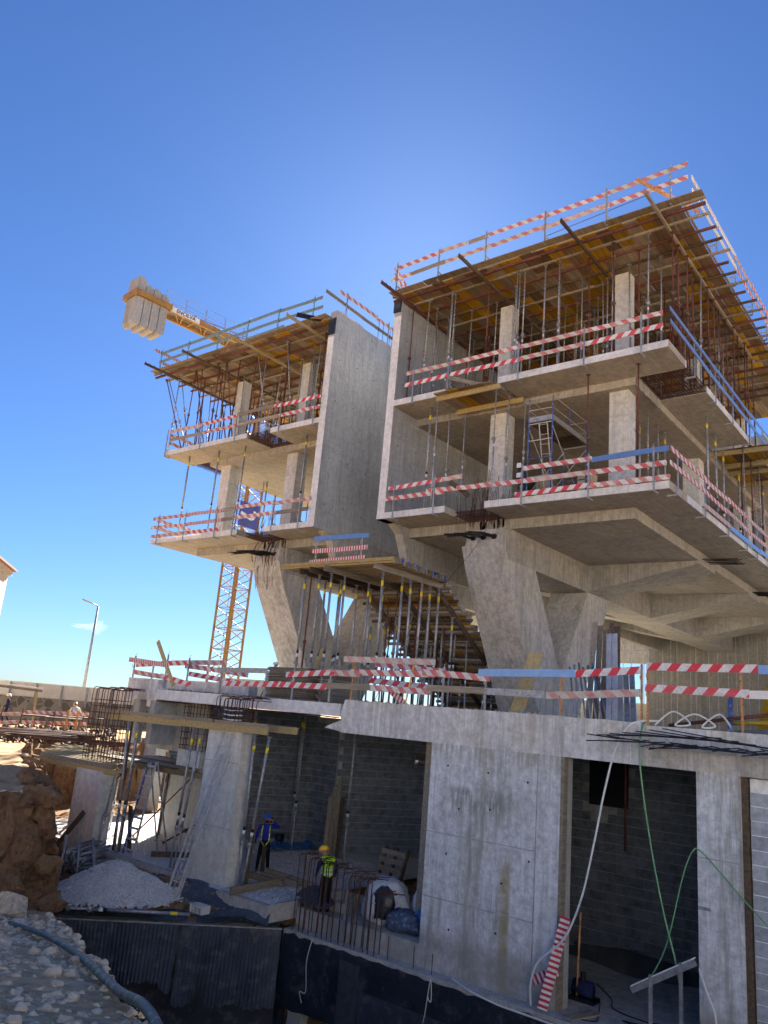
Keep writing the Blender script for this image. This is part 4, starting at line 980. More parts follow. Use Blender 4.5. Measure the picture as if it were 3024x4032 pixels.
for i, x in enumerate((26.4,26.75,27.3,27.5,27.75,28.2,28.6,29.1)):
    tag(G().tube((x, 22.8, 22.7), (x+.03, 22.8, 23.8+.25*rnd.random()), .013, 5).build('starter_bar', M['rebar']), 'thin starter bar standing up from the side wall of the left block', 'rebar', 'starter bars on the left block wall')
tag(G().bar((23.25, 23.2, 22.52), (22.4, 24.4, 22.75), .05, .22).build('panel_strip', M['black']), 'dark painted panel strip sticking out at the top of the left block wall', 'panel')
tag(G().box(23.15,23.2,22.6,23.02,21.7,22.5).build('form_panel', M['bitumen']), 'dark ribbed stop panel on the front end of the left block wall', 'panel')
tag(G().bar((23.6, 24.0, 22.95), (27.0, 22.9, 23.0), .04, .22).build('guard_board', M['steel_l']), 'pale metal guard board slanting behind the left block wall top', 'guard board')
tag(G().box(23.12,23.22,18.86,19.22,21.78,22.25).build('form_panel', M['bitumen']), 'dark stop panel on the front end of the right block wall', 'panel')
run('left block upper slab front', 'guard boards on the upper slab of the left block', 'y', 23.1, [
    ('upper',33.75,18.72,31.0,18.70,'stripe'),('upper',31.1,18.72,28.4,18.70,'stripe'),('upper',28.45,18.76,25.8,18.72,'timber_g'),('upper',25.9,18.72,22.95,18.70,'stripe_n'),
    ('lower',33.7,18.24,30.9,18.22,'timber_g'),('lower',31.1,18.22,28.3,18.22,'stripe'),('lower',28.3,18.24,25.6,18.2,'timber_g'),('lower',25.9,18.2,22.97,18.2,'stripe')])
for y in (33.9,31.06,28.45,25.4,23.25): post(23.06, y, 18.82, 17.36, (-1,0), 'guardrail post at the front edge of the left block upper slab', 'guardrail posts on the upper slab of the left block')
run('left block lower slab front', 'guard boards on the lower slab of the left block', 'y', 23.1, [
    ('top',34.0,13.94,31.0,13.94,'stripe'),('top',31.2,13.96,28.5,13.93,'stripe_f'),('top',28.6,13.94,27.6,13.95,'timber_g'),('top',27.65,13.98,25.0,13.96,'stripe'),('top',25.2,13.94,22.9,13.94,'stripe'),
    ('middle',34.1,13.52,31.0,13.44,'stripe'),('middle',31.1,13.46,28.55,13.46,'stripe_f'),('middle',28.6,13.46,27.5,13.46,'timber_g'),('middle',27.7,13.46,24.9,13.46,'stripe'),('middle',25.1,13.46,22.95,13.5,'timber_g'),
    ('bottom',34.0,13.04,31.0,13.02,'stripe'),('bottom',31.1,13.03,28.65,13.02,'stripe')])
for y in (33.45,31.3,28.95,27.7,25.1,23.45): post(23.06, y, 14.1, 12.62, (-1,0), 'guardrail post at the front edge of the left block lower slab', 'guardrail posts on the lower slab of the left block')
for i, (za, zb_) in enumerate(((13.95,13.9),(13.5,13.4))):
    board((23.3,33.9,za), (27.3,34.05,zb_), 'stripe', f"{('upper','lower')[i]} striped board running back along the far left edge of the left block lower slab", 'boards on the far edge of the left block')
    board((23.3,34.0,za+4.7), (26.8,34.1,zb_+4.7), 'stripe', f"{('upper','lower')[i]} striped board running back along the far left edge of the left block upper slab", 'boards on the far upper edge of the left block')
# podium rails
run('podium edge', 'guard boards along the podium edge', 'y', 17.92, [
    ('middle',17.95,6.18,15.9,6.33,'stripe_n'),('middle',16.2,6.33,14.9,6.33,'stripe'),('middle',15.3,6.36,12.3,6.40,'stripe'),('middle',12.7,6.46,10.55,6.37,'stripe'),('middle',10.9,6.50,8.18,6.58,'steel_l'),('middle',8.2,6.58,6.62,6.73,'stripe_n'),('middle',6.46,6.78,4.12,6.83,'stripe_n'),('middle',4.1,6.82,1.4,6.85,'steel_l'),
    ('top',15.6,6.76,12.3,6.74,'stripe'),
    ('lower',20.9,5.80,18.2,5.86,'stripe_n'),('lower',18.25,5.86,16.2,5.91,'stripe_n'),('lower',16.25,5.91,14.4,5.93,'timber_g'),('lower',14.5,5.93,12.4,5.96,'stripe'),('lower',12.5,6.05,10.7,6.03,'timber_g'),('lower',10.75,6.05,9.0,6.06,'steel'),('lower',8.95,6.02,6.6,6.20,'stripe'),('lower',6.5,6.32,4.3,6.30,'stripe_n'),('lower',4.4,6.30,1.5,6.35,'white')])
LP_ = 'guardrail posts along the podium edge'
for y, zt in ((17.66,6.36),(16.1,6.42),(12.02,6.62),(10.7,6.62),(18.9,6.30),(21.1,6.28)): post(17.97, y, zt, 5.45, (-1,0), 'thin grey guardrail post on the podium edge', LP_, 'steel', 0, False)
for y, zt, ln in ((15.25,6.92,-.05),(8.58,6.72,-.03),(6.6,6.85,0),(6.46,6.88,0),(4.46,6.92,.03)): post(17.97, y, zt, 5.5, (-1,0), 'rusty orange guardrail post on the podium edge', 'orange guardrail posts along the podium edge', 'orange', ln)
tag(G().tube((17.96,13.25,5.5),(18.1,13.1,6.85),.024,8).build('pole', M['yellow']), 'yellow pole leaning against the striped boards on the podium edge', 'pole')
board((19.2,15.4,6.72),(19.4,12.9,6.58),'stripe','upper of two tilted faded boards among the props behind the podium edge','tilted boards among the props')
board((19.2,15.6,6.22),(19.4,12.9,6.08),'stripe_n','lower of two tilted faded boards among the props behind the podium edge','tilted boards among the props')
board((18.1,14.0,5.95),(18.2,13.45,5.58),'stripe_f','short barred board lying tilted on the podium edge among props',None)
board((17.95,24.9,7.15),(17.95,23.6,5.6),'timber','pale plank slanting over the podium left end',None,.16,.04,'plank','plank')
run('podium left end', 'guard boards on the podium left end', 'y', 17.95, [('upper',26.5,6.44,24.0,6.28,'stripe_f'),('middle',26.0,6.28,22.9,6.40,'stripe'),('lower',26.1,5.98,24.3,5.9,'stripe'),('lower',24.4,5.92,22.65,5.66,'stripe_n')])
run('podium left end back', 'guard boards behind the podium left end', 'y', 18.9, [('upper',25.2,6.45,22.0,6.55,'stripe'),('middle',24.3,6.38,20.8,6.15,'stripe'),('lower',24.0,6.1,21.2,5.85,'stripe_n')])
board((17.95,21.3,6.24),(17.95,18.85,6.27),'steel','grey metal strip rail on two posts left of the plank stack',None,.16)
for y, zt in ((26.2,6.6),(24.2,6.7),(22.95,6.6),(25.0,6.3)): post(18.0, y, zt, 5.5, (-1,0), 'thin post on the podium left end', 'posts on the podium left end', 'steel', 0, False)

# ------------------------------------------------------------------ platform and stair formwork between the blocks
plat = thing('formwork_platform', 'timber formwork platform on many props in front of the gap between the blocks', 'formwork platform', (20, 18, 10.05))
for k in range(14):
    x = 20.06+.265*k; ya = 15.55+rnd.uniform(-.1,.12)+.03*k; yb = 20.85 if k < 10 else 18.8
    G().ibeam((x, ya, 10.21), (x, yb+rnd.uniform(-.1,.1), 10.21), .16, .075).build('joist', M['timber' if k % 3 == 0 else 'timber_g'], plat)
    o = G().box(x-.042,x+.042,ya-.012,ya+.03,10.12,10.30).build('end_cap', M['blue' if k % 2 else 'timber_g'], plat)
for k in range(7):
    for j, (ya, yb) in enumerate(((15.8,18.2),(18.3,20.7))): G().box(20.0+.5*k,20.48+.5*k,ya,yb,10.295,10.32).build('panel', M['ply_g'], plat)
G().bar((19.97,15.6,10.25),(19.97,20.85,10.25),.04,.12).build('front_board', M['timber'], plat)
for i, (y, x0, x1, m) in enumerate(((20.0,20.05,25,'timber_d'),(19.35,19.9,25.5,'timber_d'),(18.55,19.8,25.5,'timber_g'),(16.35,19.85,24.2,'timber_g'))):
    tag(G().ibeam((x0,y,10.03),(x1,y,10.03),.20,.085).build('timber_beam', M[m]), f'{ORD[i]} girder from the left carrying the timber platform between the blocks', 'timber beam', 'girders under the platform')
tag(G().box(20.6,20.9,16.3,17.1,10.34,10.40).build('loose_plank', M['timber_d']), 'small dark offcut lying on the timber platform', 'plank')
GP = 'barrier on the timber platform'
board((20.0,19.4,11.17),(20.0,16.82,11.15),'steel_l','blue reflecting metal top rail on the timber platform','rails of the platform barrier',.17)
board((20.0,19.42,10.70),(20.0,16.85,10.72),'stripe_f0','upper barred red white board on the timber platform','rails of the platform barrier',.16)
board((20.0,19.5,10.33),(20.0,16.9,10.36),'stripe_f0','lower barred red white board on the timber platform','rails of the platform barrier',.16)
for y, n_ in ((19.25,'left'),(17.12,'right')): post(20.03, y, 11.28, 10.15, (-1,0), f'{n_} grey post of the barrier on the timber platform', 'posts of the platform barrier', 'steel', 0, False)
LPP = 'props under the timber platform'
pps = [(20.35,19.95),(20.4,19.3),(20.3,18.6),(20.9,18.5),(20.4,16.35),(21.5,19.95),(22.2,19.9),(21.6,19.3),(22.6,19.35),(23.4,19.3),(21.5,16.35),(22.3,18.55),(22.0,16.35),(22.6,16.35),(23.2,16.35),(23.7,16.35),(23.2,18.55),(24.1,18.55),(24.6,19.3),(20.7,20.0),(24.9,18.5),(24.0,17.4)]
for i, (x, y) in enumerate(pps):
    prop((x, y, 5.43), 4.5, 'thick' if i < 17 else 'rust', 'prop under the timber platform', LPP, (rnd.gauss(0,.006), rnd.gauss(0,.006)))
for i in range(20):
    prop((rnd.uniform(23.6,27.5), rnd.uniform(17.2,20.3), 5.43), rnd.uniform(3.0,4.3), rnd.choice(('thin','thick','rust')), 'prop in the thicket behind the platform props', 'props in the thicket behind the platform', (rnd.gauss(0,.03), rnd.gauss(0,.03)))
# stair flight formwork descending away from the platform
sf = thing('stair_formwork', 'sloping timber formwork of a stair flight seen from below with yellow panels', 'stair formwork', (23.6, 18, 5.43))
s0, s1 = Vector((23.6,0,10.35)), Vector((31.2,0,5.6)); sdv = (s1-s0).normalized(); sup = Vector((-sdv.z,0,sdv.x)); sup = sup if sup.z > 0 else -sup
L_ = (s1-s0).length
for j, y in enumerate((16.25,16.85,17.45,18.05,18.65,19.25,19.85)):
    for k in range(4):
        p_ = s0+sdv*(L_*k/4+.03)+Vector((0,y+.3,0)); q_ = s0+sdv*(L_*(k+1)/4-.03)+Vector((0,y+.3,0))
        G().bar(p_, q_, .57, .022, sup).build('panel', M['ply_y'] if rnd.random() < .5 else M['ply_b'], sf)
for k in range(24):
    p_ = s0+sdv*(.2+L_*k/24)-sup*.075
    G().bar(p_+Vector((0,16.0+rnd.uniform(-.1,.2),0)), p_+Vector((0,20.7+rnd.uniform(-.2,.3),0)), .06, .12, sup).build('joist', M['timber_g' if k % 3 else 'timber_d'], sf)
for y in (16.5,18.2,19.9):
    G().ibeam(s0-sdv*.3-sup*.24+Vector((0,y,0)), s1-sup*.24+Vector((0,y,0)), .2, .08, sup).build('stringer', M['timber_d'], sf)
for k in range(15):
    p_ = s0+sdv*(L_*(k+.5)/15); G().box(p_.x-.15,p_.x+.17,16.3,20.3,p_.z+.0,p_.z+.31).build('step', M['conc'], sf)
for i, (x, y, lean) in enumerate(((25.0,16.5,0),(25.6,18.2,.05),(26.2,16.5,-.04),(26.4,19.9,0),(27.2,18.2,0),(27.4,16.5,.12),(28.2,16.5,0),(28.4,18.2,.05),(25.2,19.9,0),(29.3,16.5,0))):
    zt = 10.35-(x-23.6)*.625-.45; prop((x,y,5.43), zt-5.43, rnd.choice(('rust','thick','thin')), 'prop under the stair formwork', 'props under the stair formwork', (0, lean))
for x, y in ((33,19.5),(34.5,21),(36,18.5)):
    tag(G().bar((x,y,5.45),(x+.6,y+.5,8.2),.05,.15).build('plank', M['timber_d']), 'dark plank leaning under the far side of the stair', 'plank', 'planks leaning behind the stair')

# ------------------------------------------------------------------ anchors, tendons and rebar openings
def tendons(x, ys, z, label, out=1.75):
    r = thing('tendon_bundle', label, 'steel cables', (x, ys[0], z))
    for y in ys:
        h = G().tube((x-.02,y,z),(x+.05,y,z),.12,12).build('duct', M['rebar'], r)
        for k in range(12):
            an = rnd.random()*6.28; rr = .075*math.sqrt(rnd.random()); dy, dz = rr*math.cos(an), rr*math.sin(an); l = out*rnd.uniform(.86,1.05)
            G().path([(x,y+dy,z+dz),(x-l*.5,y+dy*.9+.03,z+dz*.8-.05),(x-l,y+dy*1.2+.10,z+dz-.26+rnd.uniform(-.03,.03))], .0135, 5).build('strand', M['cable'], r)
tendons(24.42, (14.5,14.95,15.4), 11.93, 'three bundles of black cable strands sticking out of the nearer slanted leg head')
tendons(24.45, (26.1,26.5,26.9), 11.93, 'bundles of black cable strands sticking out of the farther slanted leg head', 1.9)
for k in range(3):
    y0, x0 = 9.36, 32.3+7.9*k
    r = thing('tendon_bundle', f'{ORD[k]} fan of black bars sticking out sideways under the edge of the right block', 'steel cables', (x0,y0,12.4))
    for j in range(12): G().tube((x0+.11*j, y0+.02, 12.42+.03*(j%3)), (x0+.11*j+.15*rnd.random(), y0-1.25*rnd.uniform(.8,1.1), 12.40+.05*(j%3)-.05), .014, 5).build('bar', M['cable'], r)
def rebar_mesh(name, label, x0, x1, y0, y1, z, sx=.12, sy=.12, layers=2):
    r = thing(name, label, 'rebar mat', (x0,y0,z)); n = 0
    for l in range(layers):
        zz_ = z+l*.15
        for i in range(int((x1-x0)/sx)+1): inst('bar', G().tube((0,-.06,0),(0,y1-y0+.06,0),.012,5).mesh('bar', M['rebar']) if n == 0 else me0, r, (i*sx+rnd.uniform(-.02,.02), 0, zz_-z)); me0 = KIDS[r.name][0].data; n += 1
        me1 = G().tube((-.06,0,0),(x1-x0+.06,0,0),.012,5).mesh('bar', M['rebar'])
        for j in range(int((y1-y0)/sy)+1): inst('bar', me1, r, (0, j*sy+rnd.uniform(-.02,.02), zz_-z+.024))
    return r
# clods of the cut bank
import bmesh
q = random.Random(44); bm = bmesh.new()
for k in range(330):
    if q.random() < .6:
        s_ = 21.2+15*q.random()**1.6; t_ = .02+.035*(s_-21)+q.uniform(-.55,.2); z_ = q.uniform(.1,2.6)
        t_ += (z_-1.4)*.22
        r_ = q.uniform(.10,.62)
    else:
        t_ = q.uniform(.1,2.4); z_ = q.uniform(.2,2.6); s_ = 21.15+(z_-1.4)*.30+q.uniform(-.15,.2); r_ = q.uniform(.12,.62)
    x_, y_ = .5*s_-.866*t_, .866*s_+.5*t_; o3 = Vector((k*1.7, 2, 5))
    rs = bmesh.ops.create_icosphere(bm, subdivisions=2 if r_ < .2 else 3, radius=1); sx_, sy_, sz_ = q.uniform(.6,1.5), q.uniform(.5,1.1), q.uniform(.5,1.6)
    cuts = [Vector((q.uniform(-1,1), q.uniform(-1,1), q.uniform(-1,1))).normalized() for _ in range(9)]
    for v in rs['verts']:
        d_ = v.co.normalized(); kk = 1+.25*noise.noise(d_*1.6+o3)
        for cd in cuts:
            pr = d_.dot(cd)*kk
            if pr > .42: kk *= .42/pr
        P_ = Vector((x_+d_.x*kk*r_*sx_, y_+d_.y*kk*r_*sy_, z_+d_.z*kk*r_*sz_))
        P_ += d_*(.10*(.35-abs(noise.noise(Vector((P_.x*3.1, P_.y*3.1, P_.z*1.6)))))+.07*(.3-abs(noise.noise(P_*7.5)))+.035*noise.noise(P_*17))
        v.co = P_
me = bpy.data.meshes.new('soil_clods'); bm.to_mesh(me); bm.free(); me.materials.append(M['soil']); o = bpy.data.objects.new('soil_clods', me); C.objects.link(o); o['kind'] = 'stuff'
# dimpled board and felt on the bitumen wall
tag(G().box(17.362,17.376,13.62,14.28,-2.45,-.98).build('felt_strip', plain('grey felt', (.05,.056,.07), .9, 0, .3, 6)), 'grey felt strip hanging on the black wall right of the starter bars', 'felt strip')
g = G(); g.box(17.368,17.38,7,13.58,-3.3,-1.55)
for i in range(118):
    for j in range(24): g.obox((17.362, 13.52-.055*i, -1.62-.07*j), (.010,0,0), (0,.016,0), (0,0,.020))
tag(g.build('dimple_board', M['membrane']), 'black studded drainage board on the wall below the ledge', 'drainage board')
G().obox((24.33-.02,9.95,3.85), (.012,-.0005,0), (0,.62,0), (0,0,.75)).build('dark_hole_panel', M['black'], None, kind='structure')  # black panel painting the darkness inside the hole in the blocks
rebar_mesh('rebar_mat', 'rusty rebar mat closing the opening in the right block upper slab side', 25.0, 27.35, 7.72, 9.38, 17.50, .11, .11)
rebar_mesh('rebar_mat', 'rusty rebar mat in the front gap of the left block upper slab', 23.3, 24.9, 26.1, 27.75, 17.50, .11, .11)
rebar_mesh('rebar_mat', 'rusty rebar mat at the far left edge of the left block upper slab', 25.0, 27.3, 32.45, 34.0, 17.50, .12, .12)
rebar_mesh('rebar_mat', 'rusty rebar mat in the front gap of the right block lower slab', 23.9, 24.95, 14.3, 15.95, 12.70, .12, .13)
rebar_mesh('rebar_mat', 'rusty rebar mat in the front gap of the left block lower slab', 23.8, 24.95, 25.75, 27.45, 12.70, .12, .13)
rebar_mesh('rebar_mat', 'rusty rebar mat in the front gap of the right block upper slab', 23.9, 24.95, 14.0, 16.25, 17.48, .12, .13)
r = thing('shuttering_strip', 'jagged pale shuttering strip hanging below the rebar opening in the right block', 'shuttering', (25, 9.4, 17.3))
for k in range(22): x = 24.95+.108*k; G().box(x,x+.05+.04*rnd.random(),9.30,9.34,17.12-.05*rnd.random(),17.45).build('tooth', M['conc_b'], r)
r = thing('starter_bars', 'bent rusty starter bars standing in the gap of the right block lower slab', 'rebar', (24.4, 15.2, 12.7), 'starter bars')
for k in range(34):
    x, y = rnd.uniform(23.95,25.2), rnd.uniform(14.35,15.95); h = rnd.uniform(.7,1.75); w_ = rnd.uniform(-.25,.25)
    G().path([(x,y,12.4),(x,y,12.9),(x+w_*.5,y+w_,12.7+h)], .011, 5).build('bar', M['rebar'], r)
r = thing('starter_bars', 'bent rusty bars and loops hanging at the anchor of the farther leg', 'rebar', (24.3, 26.5, 12.4), 'starter bars')
for k in range(16):
    y = rnd.uniform(25.8,27.4); G().path([(24.5,y,12.6),(24.33,y,12.4),(24.25-.1*rnd.random(),y+.05,11.9),(24.2,y+rnd.uniform(-.1,.1),11.3+.3*rnd.random())], .011, 5).build('bar', M['rebar'], r)
for k in range(8):
    y = rnd.uniform(25.9,27.3); G().path([(24.45,y,11.7),(24.4,y+.02,11.2),(24.55,y+.12*rnd.random(),10.7-.4*rnd.random()),(24.6,y+.2,10.6)], .007, 4).build('wire', M['rebar'], r)
for k in range(12):
    y = rnd.uniform(25.8,27.5); h = rnd.uniform(.5,1.1); G().path([(24.2,y,12.7),(24.2,y+.05,13.1),(24.15,y+rnd.uniform(-.3,.3),12.9+h)], .010, 4).build('bar', M['rebar'], r)
tag(G().path(smooth([(24.6,14.7,15.0-2.2),(24.2,15.1,11.6),(23.3,15.6,10.2),(22.0,15.9,8.6),(21.2,16.0,7.4),(20.2,16.2,5.5)]), .008, 4).build('wire', M['cable']), 'thin wire hanging from the slab gap past the nearer slanted leg', 'wire')

# side-edge brackets with timber platform on the right block side and front
r = thing('cantilever_formwork', 'yellow plywood panel on two timber beams bridging the gap in the right block upper slab', 'formwork panel', (23.5, 15, 17.2))
for k, (ya, yb, m) in enumerate(((16.55,16.0,'ply_g'),(16.0,15.45,'ply_y'),(15.45,14.9,'ply_b'),(14.9,14.35,'ply_g'),(14.35,13.95,'ply_g'))): G().box(22.75,24.9,yb+.01,ya,17.38,17.41).build('panel', M[m], r)
G().ibeam((23.05,16.6,17.27),(23.05,13.75,17.27),.2,.08).build('timber_beam', M['timber'], r); G().ibeam((24.55,16.6,17.27),(24.55,13.6,17.27),.2,.08).build('timber_beam', M['timber'], r)
for y in (16.5,13.9): prop((23.05,y,12.94), 4.23, 'thin', 'prop under the bridging beam of the right block', 'props under the bridging beam')
tag(G().bar((23.3,14.6,17.55),(22.8,15.9,17.95),.05,.16).build('plank', M['timber_g']), 'short plank tilted up on the bridging panel of the right block', 'plank')
tag(G().bar((22.9,15.6,13.75),(23.5,15.1,13.3),.03,.18).build('plank', M['timber_d']), 'short brown board tilted at the gap of the right block lower slab', 'plank')
for k, (x0, x1) in enumerate(((33.4,35.6),(36.3,38.6))):
    r = thing('cantilever_formwork', f'{("nearer","farther")[k]} plywood flap on a timber beam hanging out from the right block side', 'formwork panel', (x0, 8, 17.3))
    for j in range(4): G().box(x0+.02, x1, 9.2-.6*j-.58, 9.2-.6*j, 17.40, 17.425).build('panel', M['ply_b' if j % 2 else 'ply_y'], r)
    G().ibeam((x0+.1,9.3,17.28),(x0+.15,6.9,17.28),.2,.08).build('timber_beam', M['timber'], r); G().ibeam((x1-.3,9.3,17.28),(x1-.3,6.9,17.28),.2,.08).build('timber_beam', M['timber'], r)

# mobile scaffold tower on the middle floor
sc = thing('scaffold_tower', 'blue and white painted mobile scaffold tower on the right block middle floor', 'scaffold', (25.7, 12.7, 12.94))
xs_, ys_ = (24.25,27.2), (12.2,13.15)
for x in xs_:
    for y in ys_:
        G().tube((x,y,12.94),(x,y,16.15),.028,8).build('leg', M['blue'], sc); G().tube((x,y,16.15),(x,y,17.08),.022,8).build('rail_post', M['blue'], sc)
for x in xs_:
    for z_ in (13.4,14.0,14.7,15.4,16.05): G().tube((x,ys_[0],z_),(x,ys_[1],z_),.02,6).build('rung', M['alu' if z_ != 14.7 else 'blue'], sc)
    for z_ in (16.6,17.05): G().tube((x,ys_[0],z_),(x,ys_[1],z_),.016,6).build('top_rail', M['alu'], sc)
for y in ys_:
    for z_ in (16.6,17.05): G().tube((xs_[0],y,z_),(xs_[1],y,z_),.016,6).build('top_rail', M['alu'], sc)
    G().tube((25.7,y,16.15),(25.7,y,17.05),.02,6).build('rail_post', M['blue'], sc)
    G().tube((xs_[0],y,13.3),(xs_[1],y,15.9),.016,6).build('brace', M['alu'], sc); G().tube((xs_[0],y,15.9),(xs_[1],y,13.3),.016,6).build('brace', M['alu'], sc)
    G().box(xs_[0],xs_[1],y-.02,y+.02,16.13,16.32).build('toe_board', M['steel'], sc)
for x in xs_: G().box(x-.02,x+.02,ys_[0],ys_[1],16.13,16.32).build('toe_board', M['steel'], sc)
for k in range(5): G().box(xs_[0]+.6*k-.0,xs_[0]+.6*k+.55,ys_[0],ys_[1],16.10,16.13).build('deck_board', M['timber_d'], sc)
for y in (12.45,12.78):
    G().bar((24.3,y,16.2),(25.1,y,13.0),.025,.05).build('ladder_rail', M['alu'], sc)
for k in range(9): u = (k+.5)/9; G().tube((24.3+.8*u,12.45,16.2-3.2*u),(24.3+.8*u,12.78,16.2-3.2*u),.012,6).build('ladder_rung', M['alu'], sc)
fl = thing('floodlight_stand', 'black tripod with two white floodlights behind the boards of the right block', 'floodlight', (24.0, 13.35, 12.94))
G().tube((24,13.35,12.94),(24,13.35,14.6),.02,6).build('pole', M['black'], fl)
for an in (0,2.1,4.2): G().tube((24,13.35,13.5),(24+.5*math.cos(an),13.35+.5*math.sin(an),12.95),.014,6).build('leg', M['steel'], fl)
for z_ in (14.40,14.02):
    o = G().box(23.95,24.05,13.22,13.44,z_-.1,z_+.12).build('lamp_body', M['black'], fl); G().box(23.945,23.95,13.24,13.42,z_-.08,z_+.10).build('lamp_glass', M['label_w'], o)

# ------------------------------------------------------------------ tower crane
mast = Vector((39.0,45.6,0)); jend = Vector((27.2,46.7,0)); jd = (jend-mast).normalized(); js = Vector((-jd.y,jd.x,0)); js = js if js.dot(-mast) < 0 else -js   # js away from camera
cr_ = thing('tower_crane', 'yellow tower crane with a counterweighted rear jib standing behind the left block', 'tower crane', (39.0,45.6,2.7))
hw = .8; mx = [mast+Vector((i*hw,j*hw,0)) for i, j in ((-1,-1),(1,-1),(1,1),(-1,1))]
for k in range(4): G().tube(mx[k]+Vector((0,0,2.7)), mx[k]+Vector((0,0,33.5)), .09, 8).build('mast_chord', M['crane'], cr_)
for face in range(4):
    g = G()
    for k in range(20):
        z0 = 2.7+1.54*k; A, B = mx[face], mx[(face+1)%4]
        for u in (0, .77):
            a_, b_ = (A, B) if u == 0 else (B, A); g.tube(a_+Vector((0,0,z0+u)), b_+Vector((0,0,z0+u+.77)), .038, 6)
        g.tube(A+Vector((0,0,z0)), B+Vector((0,0,z0)), .03, 6)
    g.build('mast_lacing', M['crane'], cr_, kind='stuff')
g = G()
for dx in (-.2,.2): g.tube(mast+Vector((dx,.3,2.8)), mast+Vector((dx,.3,33)), .02, 5)
for k in range(100): g.tube(mast+Vector((-.2,.3,2.9+.3*k)), mast+Vector((.2,.3,2.9+.3*k)), .013, 4)
g.build('mast_ladder', M['steel'], cr_, kind='stuff')
zj = 32.55
P = lambda u, v, z: jend+(-jd)*u+js*v+Vector((0,0,z))
JL = (jend-mast).length
for v in (-.65,.65): G().bar(P(-.3,v,zj), P(JL+1,v,zj), .16, .42).build('jib_beam', M['crane'], cr_)
for k in range(9): G().bar(P(2.6+1.05*k,-.65,zj-.08), P(2.6+1.05*k+(.5 if k % 2 else 0),.65,zj-.08), .09, .16).build('jib_cross', M['crane'], cr_)
for k in range(4): G().bar(P(3+2.1*k,-.6,zj-.1), P(4+2.1*k,.6,zj-.1), .07, .09).build('jib_brace', M['crane'], cr_)
for u in (-.35, 2.45): G().bar(P(u,-1.0,zj+.02), P(u,1.0,zj+.02), .10, .46).build('jib_cross', M['crane'], cr_)
for v in (-.95,.95): G().bar(P(-.35,v,zj), P(2.45,v,zj), .10, .40).build('ballast_beam', M['crane'], cr_)
G().box(0,0,0,0,0,0)
g = G(); g.bar(P(2.6,.05,zj+.24), P(JL,.05,zj+.24), 1.1, .03); g.build('walkway', M['steel'], cr_)
for k in range(4):
    u0 = -.22+.64*k; zt = zj+1.35 if k < 1 else zj+.95 if k < 3 else zj+.8
    base = P(u0+.24,0,0); ax__ = -jd*.235; ay__ = js*.72
    g = G(); pr = [(-.29,zj-2.1),(-.14,zj-2.34),(.14,zj-2.34),(.29,zj-2.1),(.29,zt-.2),(.1,zt),(-.29,zt)]
    vs_ = []
    for s_ in (-.72,.72):
        for u_, z_ in pr: vs_.append(P(u0+.30+u_, s_, z_))
    n_ = len(pr); g.add(vs_, [tuple(range(n_-1,-1,-1)), tuple(range(n_,2*n_))]+[(i,(i+1)%n_,n_+(i+1)%n_,n_+i) for i in range(n_)])
    g.build('counterweight', M['conc'], cr_)
for v in (-.72,.78):
    rl = G().tube(P(.2,v,zj+1.35), P(2.6,v,zj+1.35), .02, 5)
    for k in range(7):
        u = 2.0+1.75*k; G().path([P(u,v,zj+.2),P(u,v,zj+1.25),P(u+.08,v,zj+1.33),P(u+1.6,v,zj+1.33),P(u+1.68,v,zj+1.25),P(u+1.68,v,zj+.2)], .02, 5).build('guard_hoop', M['steel'], cr_)
        G().tube(P(u,v,zj+.75), P(u+1.68,v,zj+.75), .016, 5).build('guard_rail', M['steel'], cr_)
for v in (-.4,.4): G().tube(P(3.8,v,zj+.3), P(JL-.5,v*.4,zj+3.2 if False else zj+1.1), .028, 6).build('tie_bar', M['rust'], cr_)
G().bar(P(4.2,-.4,zj+.25), P(5.0,-.1,zj+.55), .12, .2).build('tie_bracket', M['crane'], cr_)
def text(txt, name, mat, parent, mw, size, shear=0, space=1.0, depth=.006):
    cu_ = bpy.data.curves.new(name, 'FONT'); cu_.body = txt; cu_.size = size; cu_.extrude = depth; cu_.shear = shear; cu_.align_x = 'CENTER'; cu_.align_y = 'CENTER'; cu_.space_character = space; cu_.offset = size*.02; cu_.resolution_u = 3
    to = bpy.data.objects.new(name, cu_); C.objects.link(to); dg = bpy.context.evaluated_depsgraph_get(); dg.update()
    me = bpy.data.meshes.new_from_object(to.evaluated_get(dg)); bpy.data.objects.remove(to); bpy.data.curves.remove(cu_)
    me.materials.clear(); me.materials.append(mat); o = bpy.data.objects.new(name, me); C.objects.link(o); o.parent = parent
    off = Vector((0,0,0)); q_ = parent
    while q_ is not None: off += q_.location; q_ = q_.parent
    m_ = mw.copy(); m_.translation = m_.translation-off; o.matrix_local = m_; return o
def facing(origin, right, up_):
    r_, u_ = Vector(right).normalized(), Vector(up_).normalized(); n_ = r_.cross(u_)
    return Matrix(((r_.x,u_.x,n_.x,origin[0]),(r_.y,u_.y,n_.y,origin[1]),(r_.z,u_.z,n_.z,origin[2]),(0,0,0,1)))
sp = G().bar(P(2.55,-.745,zj+.02), P(5.0,-.745,zj+.02), .012, .40).build('name_sign', M['white'], cr_)
text('SNCILVA', 'sign_letters', M['ink'], sp, facing(P(3.78,-.756,zj+.02), -jd, (0,0,1)), .40, .15, 1.05)
bn = G().box(37.0,39.6,44.72,44.76,18.0,19.8)
bo = G().bar(mast+Vector((-1.35,-.95,19.05)), mast+Vector((.55,-.95,19.05)), .03, 1.9).build('banner', M['banner'], cr_)
g = G(); c0_ = mast+Vector((-.45,-.97,19.0))
